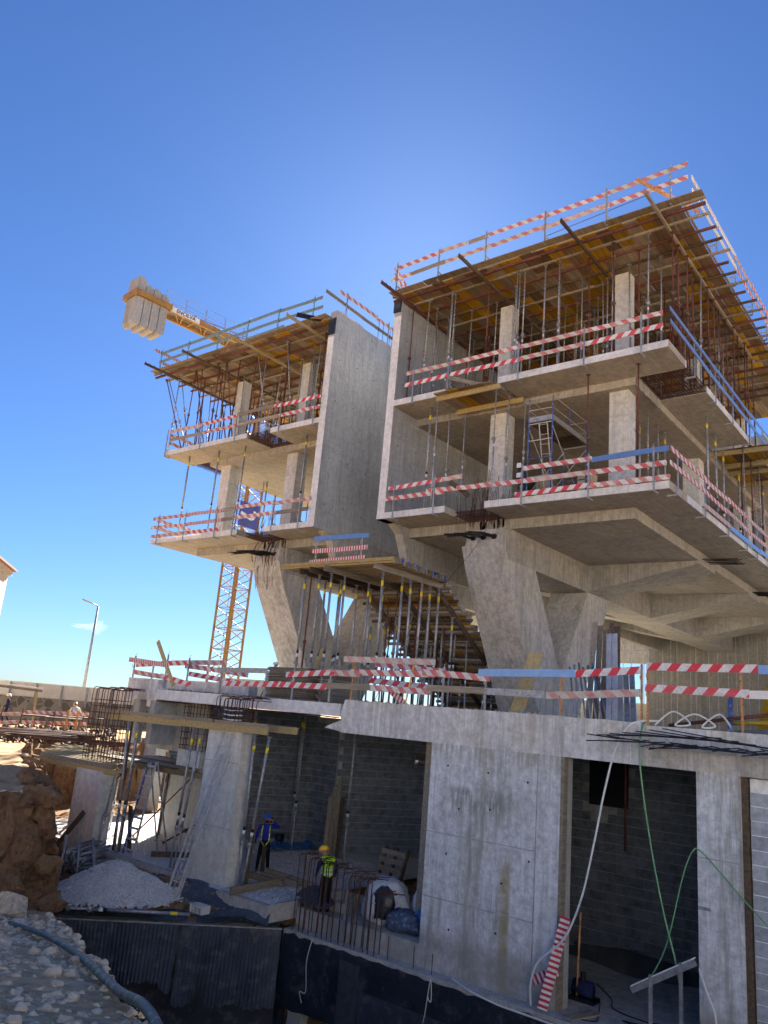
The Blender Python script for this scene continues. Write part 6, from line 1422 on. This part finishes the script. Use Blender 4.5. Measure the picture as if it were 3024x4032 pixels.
# ------------------------------------------------------------------ far left: fence, lamp, house, site yard
def pol(az, r, z=0): return Vector((r*math.cos(math.radians(az)), r*math.sin(math.radians(az)), z))
F0, FD = Vector((30,52,0)), Vector((-.866,.5,0))
fw = thing('stone_wall', 'dark rubble stone wall along the yard below the white hoarding', 'stone wall', (30,52,PL))
G().bar(F0-FD*14+Vector((.1,.17,3.55)), F0+FD*10+Vector((.1,.17,3.55)), .35, 1.66).build('wall_body', M['stonewall'], fw)
fn = thing('hoarding', 'white ribbed sheet hoarding with grey posts standing on the stone wall', 'fence', (30,52,4.35))
for k in range(14):
    a_ = F0+FD*(-13.4+1.65*k); b_ = a_+FD*1.63
    g = G(); g.bar(a_+Vector((0,0,4.83)), b_+Vector((0,0,4.83)), .03, .96)
    for z_ in (4.45,4.70,4.95,5.2): g.bar(a_+Vector((-.02,-.03,z_)), b_+Vector((-.02,-.03,z_)), .05, .05)
    g.build('panel', M['whitefence'], fn); G().bar(a_+Vector((-.05,-.09,3.9)), a_+Vector((-.05,-.09,5.28)), .12, .10).build('post', M['steel'], fn)
lp = thing('street_lamp', 'tall grey street lamp with a short arm behind the hoarding', 'street lamp', pol(58.51,65,PL))
b_ = pol(58.51,65,PL); t_ = b_+Vector((0,0,8.75)); ad_ = (pol(59.45,65)-pol(58.51,65)).normalized()
G().tube(b_, t_, .13, 10, .07).build('pole', M['steel'], lp, True); o = G().tube(t_, t_+ad_*.85+Vector((0,0,.3)), .05, 8).build('arm', M['steel'], lp, True)
G().bar(t_+ad_*.6+Vector((0,0,.2)), t_+ad_*1.25+Vector((0,0,.38)), .22, .10).build('lantern', M['steel'], lp)
hc = pol(66.45,50,0); hl = Vector((-.80,.60,0)); hb = Vector((.60,.80,0))
hs = thing('house', 'cream rendered house with a brown tiled roof at the left edge', 'house', (hc.x,hc.y,PL))
g = G(); q4 = [hc, hc+hl*9, hc+hl*9+hb*9, hc+hb*9]
g.add([(p_.x,p_.y,PL) for p_ in q4]+[(p_.x,p_.y,12.2) for p_ in q4], [(3,2,1,0),(4,5,6,7),(0,1,5,4),(1,2,6,5),(2,3,7,6),(3,0,4,7)]); g.build('wall', M['render'], hs)
q5 = [hc-hl*.45-hb*.45, hc+hl*9.5-hb*.45, hc+hl*9.5+hb*9.5, hc-hl*.45+hb*9.5]; ap = hc+hl*4.5+hb*4.5
g = G(); g.add([(p_.x,p_.y,12.55) for p_ in q5]+[(p_.x,p_.y,12.68) for p_ in q5]+[(ap.x,ap.y,15.2)], [(3,2,1,0),(0,1,5,4),(1,2,6,5),(2,3,7,6),(3,0,4,7),(4,5,8),(5,6,8),(6,7,8),(7,4,8)]); rf = g.build('roof', M['rooftile'], hs)
g = G()
for k in range(46): p_ = q5[0]+(q5[1]-q5[0])*k/46; g.tube((p_.x,p_.y,12.70),(p_.x+(ap.x-p_.x)*.35,p_.y+(ap.y-p_.y)*.35,12.70+.9),.08,6)
g.build('roof_tiles', M['rooftile'], rf, kind='stuff')
g = G(); q6 = [hc-hl*.2-hb*.2, hc+hl*9.2-hb*.2, hc+hl*9.2+hb*9.2, hc-hl*.2+hb*9.2]; g.add([(p_.x,p_.y,12.2) for p_ in q6]+[(p_.x,p_.y,12.55) for p_ in q6], [(3,2,1,0),(4,5,6,7),(0,1,5,4),(1,2,6,5),(2,3,7,6),(3,0,4,7)]); g.build('cornice', M['render'], hs)
G().tube(hc-hb*.08+Vector((0,0,PL)), hc-hb*.08+Vector((0,0,12.2)), .06, 8).build('downpipe', M['steel'], hs)
for z_ in (9.9, 6.6): G().bar(hc-hl*.2-hb*.08+Vector((0,0,z_)), hc+hl*9-hb*.08+Vector((0,0,z_)), .10, .16).build('string_course', M['render'], hs)
for k in range(3):
    for z_ in (8.2, 4.9):
        c_ = hc+hl*(2+2.6*k)-hb*.01; w_ = G().bar(c_-hl*.5+Vector((0,0,z_)), c_+hl*.5+Vector((0,0,z_)), .06, 1.3).build('window', M['white'], hs); G().bar(c_-hl*.42-hb*.04+Vector((0,0,z_)), c_+hl*.42-hb*.04+Vector((0,0,z_)), .02, 1.15).build('pane', M['bitumen'], w_)
# shelter, tables, piles in the yard
sh = thing('site_shelter', 'low timber shelter with a tin roof in the yard before the hoarding', 'shelter', pol(62.6,52,PL))
a_, b_ = pol(66,52,5.18), pol(61.0,52,4.98)
G().bar(a_, b_, 1.6, .06).build('roof', M['alu'], sh); G().bar(a_-Vector((0,0,.12))-pol(60,.7), b_-Vector((0,0,.12))-pol(60,.7), .08, .14).build('beam', M['timber_g'], sh)
for az_ in (61.25, 65): G().bar(pol(az_,51.6,PL), pol(az_+.1,51.6,5.0), .12, .12).build('post', M['timber'], sh)
for k, (az_, r_, w_, lab) in enumerate(((61.9,47,2.6,'timber cutting bench left in the yard'),(59.4,46,1.8,'brown crate table in the middle of the yard'),(58.2,49,2.2,'wooden trestle below the crouching worker'))):
    tb = thing('work_bench', lab, 'work bench', pol(az_,r_,PL)); c_ = pol(az_,r_,PL); e_ = FD*w_/2
    G().bar(c_-e_+Vector((0,0,.85)), c_+e_+Vector((0,0,.85)), .8, .07).build('top', M['timber_d'], tb)
    for s_ in (-.9,.9):
        for v_ in (-.3,.3): G().bar(c_+e_*s_+pol(60,v_)+Vector((0,0,0)), c_+e_*s_+pol(60,v_)+Vector((0,0,.83)), .08, .08).build('leg', M['timber_g'], tb)
for k in range(16):
    az_ = rnd.uniform(57.5,62); r_ = rnd.uniform(36,43); c_ = pol(az_,r_,PL+.10+.22*rnd.random()); e_ = (FD*rnd.uniform(1.2,2.6)+pol(60,rnd.uniform(-.8,.8)))
    bl = thing('rebar_bundle', 'rusty bundle of reinforcing bars lying in the yard', 'rebar', c_, 'rebar bundles in the yard')
    for j in range(7): o_ = Vector((rnd.uniform(-.1,.1),rnd.uniform(-.1,.1),rnd.uniform(-.06,.06))); G().tube(c_-e_+o_, c_+e_+o_*1.5, .022, 5).build('bar', M['rebar'] if k % 4 else M['rust'], bl)
chips('yard_debris', lambda q_: tuple(pol(q_.uniform(56,63), q_.uniform(38,56), PL+.04)), 900, .04, .22, M['timber_d'], 77)
for k, (x0, r0, x1, r1, z_, m) in enumerate(((63.6,44,62.0,45,3.38,'stripe'),(63.6,44,62.05,45,2.97,'stripe'),(61.85,45,57.9,47.5,3.53,'stripe'),(61.9,45,57.9,47.5,3.03,'stripe'))):
    board(pol(x0,r0,z_+.25), pol(x1,r1,z_+.32), m, f"{('left upper','left lower','right upper','right lower')[k]} faded striped board of the barrier at the edge of the yard", 'yard barrier boards', .18)
for k, (az_, r_, ln) in enumerate(((63.1,44.2,.3),(61.95,45,.12),(60.0,46,.05),(58.2,47.3,.02))): tag(G().bar(pol(az_+ln*1.5,r_,PL-.6), pol(az_,r_,3.98), .05, .05).build('post', M['rust']), f'{ORD[k]} thin post from the left of the barrier at the edge of the yard', 'post', 'posts of the yard barrier')
for k, az_ in enumerate((59.2,58.6)): tag(G().bar(pol(az_,44,PL), pol(az_,44,4.1), .10, .06).build('post', M['orange']), f'{("left","right")[k]} orange stake in the yard', 'stake', 'orange stakes in the yard')
cl = G()
def cloud():
    import bmesh
    me = bpy.data.meshes.new('cloud'); bm = bmesh.new(); bmesh.ops.create_icosphere(bm, subdivisions=4, radius=1)
    for v in bm.verts: d = v.co.copy(); k = 1+.5*noise.noise(d*2.0)+.3*noise.noise(d*5); v.co = Vector((d.x*26*k*(1.3 if d.x < 0 else .8), d.y*9*k, d.z*12*k*(.5 if d.x < 0 else 1.1)))
    for f in bm.faces: f.smooth = True
    bm.to_mesh(me); bm.free(); m = bpy.data.materials.new('cloud vapour'); m.use_nodes = True; ns = m.node_tree.nodes; ls = m.node_tree.links; ns.clear()
    out = ns.new('ShaderNodeOutputMaterial'); v = ns.new('ShaderNodeVolumePrincipled'); v.inputs['Density'].default_value = .02; v.inputs['Color'].default_value = (1,1,1,1); ls.new(v.outputs[0], out.inputs['Volume'])
    me.materials.append(m); o = bpy.data.objects.new('cloud', me); C.objects.link(o); p_ = pol(58.55,1500); o.location = (p_.x,p_.y,5.25+1500*math.tan(math.radians(4.05))); o.rotation_euler = (0,0,math.radians(-31.5)); tag(o, 'single small white wisp of cloud behind the street lamp', 'cloud')
cloud()

# ------------------------------------------------------------------ people
def person(label, loc, face_dir, J, mats, helmet, group=None, scale=1.0):
    th_ = math.atan2(-face_dir[0], face_dir[1]); root = thing('person', label, 'person', loc, group, th_); root.scale = (scale,)*3
    D = dict(pelvis=(0,0,.95), waist=(0,.01,1.10), chest=(0,.0,1.30), neckb=(0,-.01,1.45), neck=(0,.01,1.52), head=(0,.03,1.60), top=(0,.02,1.70),
             hl=(-.09,0,.90), kl=(-.11,.02,.50), al=(-.12,-.02,.09), tl=(-.13,.13,.04), hr=(.09,0,.90), kr=(.11,.02,.50), ar=(.12,-.02,.09), tr=(.13,.13,.04),
             sl=(-.19,-.01,1.41), el=(-.25,-.03,1.14), wl=(-.25,.05,.90), sr=(.19,-.01,1.41), er=(.25,-.03,1.14), wr=(.25,.05,.90))
    look_ = J.pop('_look', (0,.11,-.01)); D.update(J)
    Rr = dict(pelvis=(.165,.115), waist=(.15,.105), chest=(.175,.12), neckb=(.10,.085), neck=(.058,.058), head=(.078,.098), top=(.068,.08), hl=(.095,.095), kl=(.066,.066), al=(.050,.05), tl=(.042,.042), sl=(.068,.068), el=(.052,.052), wl=(.036,.036))
    for k_ in ('h','k','a','t','s','e','w'): Rr[k_+'r'] = Rr[k_+'l']
    names = list(D); E_ = [('pelvis','waist'),('waist','chest'),('chest','neckb'),('neckb','neck'),('neck','head'),('head','top'),('pelvis','hl'),('hl','kl'),('kl','al'),('al','tl'),('pelvis','hr'),('hr','kr'),('kr','ar'),('ar','tr'),('chest','sl'),('sl','el'),('el','wl'),('chest','sr'),('sr','er'),('er','wr')]
    hd = Vector(D['head'])-Vector(D['neck']); 
    D['nose'] = tuple(Vector(D['head'])+Vector(look_)); Rr['nose'] = (.018,.02); names.append('nose'); E_.append(('head','nose'))
    for s_ in 'lr':                                                        # palm, four fingers and a thumb
        w_ = Vector(D['w'+s_]); e_ = Vector(D['e'+s_]); d_ = (w_-e_).normalized(); sx = -1 if s_ == 'l' else 1
        sd_ = d_.cross(Vector((sx,0,0))); sd_ = sd_.normalized() if sd_.length > .1 else Vector((0,1,0)); cu_ = d_.cross(sd_)*sx
        pm_ = w_+d_*.08; D['p'+s_] = tuple(pm_); Rr['p'+s_] = (.036,.026); names.append('p'+s_); E_.append(('w'+s_,'p'+s_))
        for f_ in range(4):
            b_ = pm_+sd_*(.024*(f_-1.5))+d_*.02; m_ = b_+d_*(.045-.006*abs(f_-1)); t_ = m_+d_*.025-cu_*.02
            for n_, q_ in (('a',b_),('b',m_),('c',t_)): kx = f'f{s_}{f_}{n_}'; D[kx] = tuple(q_); Rr[kx] = (.0095,.0095); names.append(kx)
            E_ += [('p'+s_, f'f{s_}{f_}a'), (f'f{s_}{f_}a', f'f{s_}{f_}b'), (f'f{s_}{f_}b', f'f{s_}{f_}c')]
        b_ = w_+d_*.03+sd_*.03; D['u'+s_] = tuple(b_+sd_*.012); D['v'+s_] = tuple(b_+sd_*.03+d_*.05); Rr['u'+s_] = (.011,.011); Rr['v'+s_] = (.009,.009); names += ['u'+s_,'v'+s_]; E_ += [('w'+s_,'u'+s_),('u'+s_,'v'+s_)]
    ix = {n_: i for i, n_ in enumerate(names)}
    me = bpy.data.meshes.new('sk'); me.from_pydata([D[n_] for n_ in names], [(ix[a_], ix[b_]) for a_, b_ in E_], [])
    ob = bpy.data.objects.new('sk', me); C.objects.link(ob); md = ob.modifiers.new('s', 'SKIN'); md.use_smooth_shade = True; md.branch_smoothing = .3
    for i, n_ in enumerate(names): ob.data.skin_vertices[0].data[i].radius = Rr[n_]
    ob.modifiers.new('u', 'SUBSURF').levels = 2
    dg = bpy.context.evaluated_depsgraph_get(); dg.update(); bme = bpy.data.meshes.new_from_object(ob.evaluated_get(dg)); bpy.data.objects.remove(ob)
    bme.name = 'body'; bme.materials.clear()
    for k_ in ('skin','top','legs','shoe'): bme.materials.append(M[mats[k_]])
    segs = [(a_, b_, Vector(D[a_]), Vector(D[b_])) for a_, b_ in E_]
    def cls(a_, b_):
        if b_[0] in 'pfuv' and b_ != 'pelvis' or b_ in ('head','top','nose') or a_ == 'neckb' : return 0
        if b_[0] == 't' and b_ in ('tl','tr'): return 3
        if b_ in ('hl','hr','kl','kr','al','ar'): return 2
        return 1
    tors = []
    for p_ in bme.polygons:
        c_ = p_.center; best = 9; bs = None
        for a_, b_, A, B in segs:
            ab = B-A; u = max(0, min(1, (c_-A).dot(ab)/max(1e-9, ab.length_squared))); d_ = (c_-(A+ab*u)).length-.4*Rr[b_][0]
            if d_ < best: best, bs = d_, (a_, b_, u)
        k_ = cls(bs[0], bs[1]); 
        if bs[0:2] == ('pelvis','waist') and bs[2] < .35: k_ = 2
        p_.material_index = k_; p_.use_smooth = True
        if bs[1] in ('waist','chest','neckb') or (bs[0] == 'chest' and bs[1] in ('sl','sr')): tors.append(p_.index)
    body = bpy.data.objects.new('body', bme); C.objects.link(body); body.parent = root
    if helmet:
        hp_ = Vector(D['head']); ax = (Vector(D['top'])-hp_).normalized(); fw_ = (Vector(D['nose'])-hp_); fw_ = (fw_-ax*fw_.dot(ax)).normalized(); rt_ = fw_.cross(ax)
        g = G(); c_ = hp_+ax*.045; nr = 16
        for j in range(7):
            el_ = j/6*math.pi/2
            for i in range(nr):
                an = 2*math.pi*i/nr; rr = math.cos(el_); v = c_+rt_*(.122*rr*math.cos(an))+fw_*(.148*rr*math.sin(an))+ax*(.125*math.sin(el_)); g.v.append(tuple(v))
        for j in range(6):
            for i in range(nr): g.f.append((j*nr+i, j*nr+(i+1)%nr, (j+1)*nr+(i+1)%nr, (j+1)*nr+i))
        o_ = len(g.v)
        for i in range(nr): an = 2*math.pi*i/nr; k_ = 1.10+.32*max(0, math.sin(an))**3; g.v.append(tuple(c_+rt_*(.122*1.08*math.cos(an))+fw_*(.148*k_*math.sin(an))-ax*.012))
        for i in range(nr): g.f.append((i, o_+i, o_+(i+1)%nr, (i+1)%nr))
        me_ = g.mesh('helmet', M[helmet], (0,0,0), True); h_ = bpy.data.objects.new('helmet', me_); C.objects.link(h_); h_.parent = root
    return root, bme, tors, D
def shell(root, bme, idx, name, mat, off, test=None):
    g = G(); mp = {}
    for i in idx:
        p_ = bme.polygons[i]
        if test and not test(p_.center): continue
        f = []
        for v_ in p_.vertices:
            if v_ not in mp: mp[v_] = len(g.v); g.v.append(tuple(bme.vertices[v_].co+bme.vertices[v_].normal*off))
            f.append(mp[v_])
        g.f.append(tuple(f))
    me = g.mesh(name, M[mat], (0,0,0), True); o = bpy.data.objects.new(name, me); C.objects.link(o); o.parent = root; return o
def add_local(root, g, name, mat, smooth_=True):
    o = bpy.data.objects.new(name, g.mesh(name, M[mat], (0,0,0), smooth_)); C.objects.link(o); o.parent = root; return o
# worker with the blue helmet
R1, b1, t1, D1 = person('worker in a blue helmet and sweater holding a phone to his ear', (19.15,19.29,0), (-.74,-.67),
    dict(al=(-.17,-.02,.09), kl=(-.14,.02,.50), tl=(-.22,.11,.04), ar=(.17,-.02,.09), kr=(.14,.02,.5), tr=(.22,.11,.04), el=(-.42,.10,1.40), wl=(-.20,.16,1.56), er=(.27,-.02,1.13), wr=(.29,.06,.87), _look=(.03,.105,-.01)),
    dict(skin='skin', top='blueshirt', legs='dark', shoe='shoe'), 'helm_b', scale=1.03)
g = G()
for sx in (-1, 1):
    g.path([(sx*.11,-.02,1.45),(sx*.115,.10,1.38),(sx*.12,.125,1.25),(sx*.125,.118,1.08),(sx*.12,.11,.96)], .018, 6)
    g.path([(sx*.14,.09,.98),(sx*.06,.135,.90),(sx*.01,.12,.80)], .016, 6)
add_local(R1, g, 'safety_harness', 'strap')
g = G()
for sx in (-1, 1): g.path([(sx*.1225,.143,1.20),(sx*.1235,.142,1.12)], .017, 6); g.path([(sx*.121,.135,1.05),(sx*.121,.13,1.0)], .017, 6)
add_local(R1, g, 'reflective_patch', 'reflect')
add_local(R1, G().obox((-.145,.14,1.60),(.02,.01,0),(0,.03,.02),(0,-.03,.06)), 'phone', 'black', False)
add_local(R1, G().obox((0,.095,1.535),(.05,0,0),(0,.022,0),(0,0,.035)), 'beard', 'dark', False)
tl_ = thing('tool_case', 'long black tool hanging from the hand of the worker in the blue helmet', 'tool', (18.95,19.45,.1)); G().obox((18.93,19.06,.50),(.02,.02,0),(-.05,.05,0),(0,0,.36)).build('case', M['black'], tl_)
# worker with the lime vest, seen from behind
R2, b2, t2, D2 = person('worker in a lime safety vest and yellow helmet seen from behind the starter bars', (17.97,15.52,-.25), (.42,.91),
    dict(chest=(-.02,.03,1.31), neckb=(-.03,.05,1.45), neck=(-.05,.08,1.51), head=(-.08,.14,1.57), top=(-.09,.16,1.665), el=(-.28,.02,1.14), wl=(-.24,.18,.95), er=(.27,-.02,1.13), wr=(.26,.10,.92), _look=(-.10,.06,-.05)),
    dict(skin='skin', top='navy', legs='dark', shoe='dark'), 'helm_y', scale=1.02)
shell(R2, b2, t2, 'safety_vest', 'hivis', .014, lambda c_: c_.z > .97 and abs(c_.x+.02) < .20)
shell(R2, b2, t2, 'reflective_band', 'reflect', .018, lambda c_: 1.00 < c_.z < 1.05 or 1.10 < c_.z < 1.155)
add_local(R2, G(), 'vest_print', 'ink') if False else None
vm = Matrix.Rotation(math.atan2(-.42,.91), 4, 'Z'); vp = Vector((17.97,15.52,-.25))+vm@Vector((-.01,-.135,1.335))*1.02; rtv = vm@Vector((1,0,0))
for txt, dz, sz in (('ICBG', 0, .095), ('GROUP', -.075, .03)):
    o = text(txt, 'vest_print', M['ink'], None, facing(vp+Vector((0,0,dz)), rtv, (0,0,1)), sz, 0, 1.0, .012)
    o.parent = R2; o.matrix_parent_inverse = R2.matrix_world.inverted() if False else (Matrix.Translation((17.97,15.52,-.25))@Matrix.Rotation(math.atan2(-.42,.91),4,'Z')@Matrix.Scale(1.02,4)).inverted()
# far workers
person('worker in a white helmet and navy jacket walking in the yard', pol(62.92,53,PL+.03), (-.9,.4), dict(kl=(-.1,.18,.52), al=(-.1,.12,.10), tl=(-.1,.27,.06), ar=(.1,-.28,.12), kr=(.1,-.02,.5), tr=(.1,-.17,.05), el=(-.24,.06,1.14), wl=(-.22,.22,.98), er=(.25,-.14,1.15), wr=(.24,-.10,.92)), dict(skin='skin', top='navy', legs='navy', shoe='dark'), 'helm_w')
person('worker in a white shirt and yellow helmet bending over a trestle in the yard', pol(58.75,50.5,PL+.03), (.25,.95), dict(chest=(.02,.16,1.24), neckb=(.03,.25,1.36), neck=(.03,.30,1.41), head=(.03,.37,1.46), top=(.03,.42,1.55), sl=(-.17,.22,1.30), sr=(.21,.22,1.30), el=(-.26,.30,1.08), wl=(-.2,.45,.95), er=(.36,.36,1.12), wr=(.48,.50,1.02)), dict(skin='skin', top='whiteshirt', legs='dark', shoe='dark'), 'helm_y')
person('worker in a greenish helmet mostly hidden behind the board stack on the podium', (26.2,27.05,5.43), (.7,-.7), {}, dict(skin='skin', top='navy', legs='dark', shoe='dark'), 'helm_w')

# ------------------------------------------------------------------ unseen white houses added behind the camera to bounce sunlight onto shaded concrete
for k, (cx_0, cy_0, L0, hgt0) in enumerate(((-21,-28,20,15),(-34,-9,18,13),(-4,-42,20,14.5))):
    r = thing('bounce_house', f"{('middle','left','right')[k]} white house added out of view to bounce sunlight onto the site", 'apartment house', (cx_0,cy_0,PL)); u_ = Vector((.6,-.8,0)); f_ = Vector((.8,.6,0)); c_ = Vector((cx_0,cy_0,0))
    G().bar(c_-u_*L0/2-f_*5+Vector((0,0,PL+hgt0/2)), c_+u_*L0/2-f_*5+Vector((0,0,PL+hgt0/2)), 10, hgt0).build('wall', M['white'], r)
    G().bar(c_-u_*(L0/2+.3)-f_*5+Vector((0,0,PL+hgt0+.2)), c_+u_*(L0/2+.3)-f_*5+Vector((0,0,PL+hgt0+.2)), 10.6, .4).build('roof', M['render'], r)
    for j in range(int(hgt0/3.2)):
        for i in range(int(L0/4)):
            w0 = c_+u_*(-L0/2+2+4*i)+Vector((0,0,PL+1.9+3.2*j)); w_ = G().bar(w0-u_*.7, w0+u_*.7, .08, 1.5).build('window', M['render'], r); G().bar(w0-u_*.6+f_*.05, w0+u_*.6+f_*.05, .02, 1.3).build('pane', M['bitumen'], w_)

# ------------------------------------------------------------------ repeats that share a wording are told apart by their place, counted from the left
same = {}
for o in C.objects:
    if o.parent is None and 'category' in o and 'group' in o: same.setdefault((o['group'], o['label']), []).append(o)
for (gr, lab), os_ in same.items():
    if 1 < len(os_) <= len(ORD) and len(lab.split()) <= 13:
        os_.sort(key=lambda o: -math.atan2(o.matrix_basis.translation.y, o.matrix_basis.translation.x))
        for i, o in enumerate(os_): o['label'] = f'{lab}, {ORD[i]} from left'
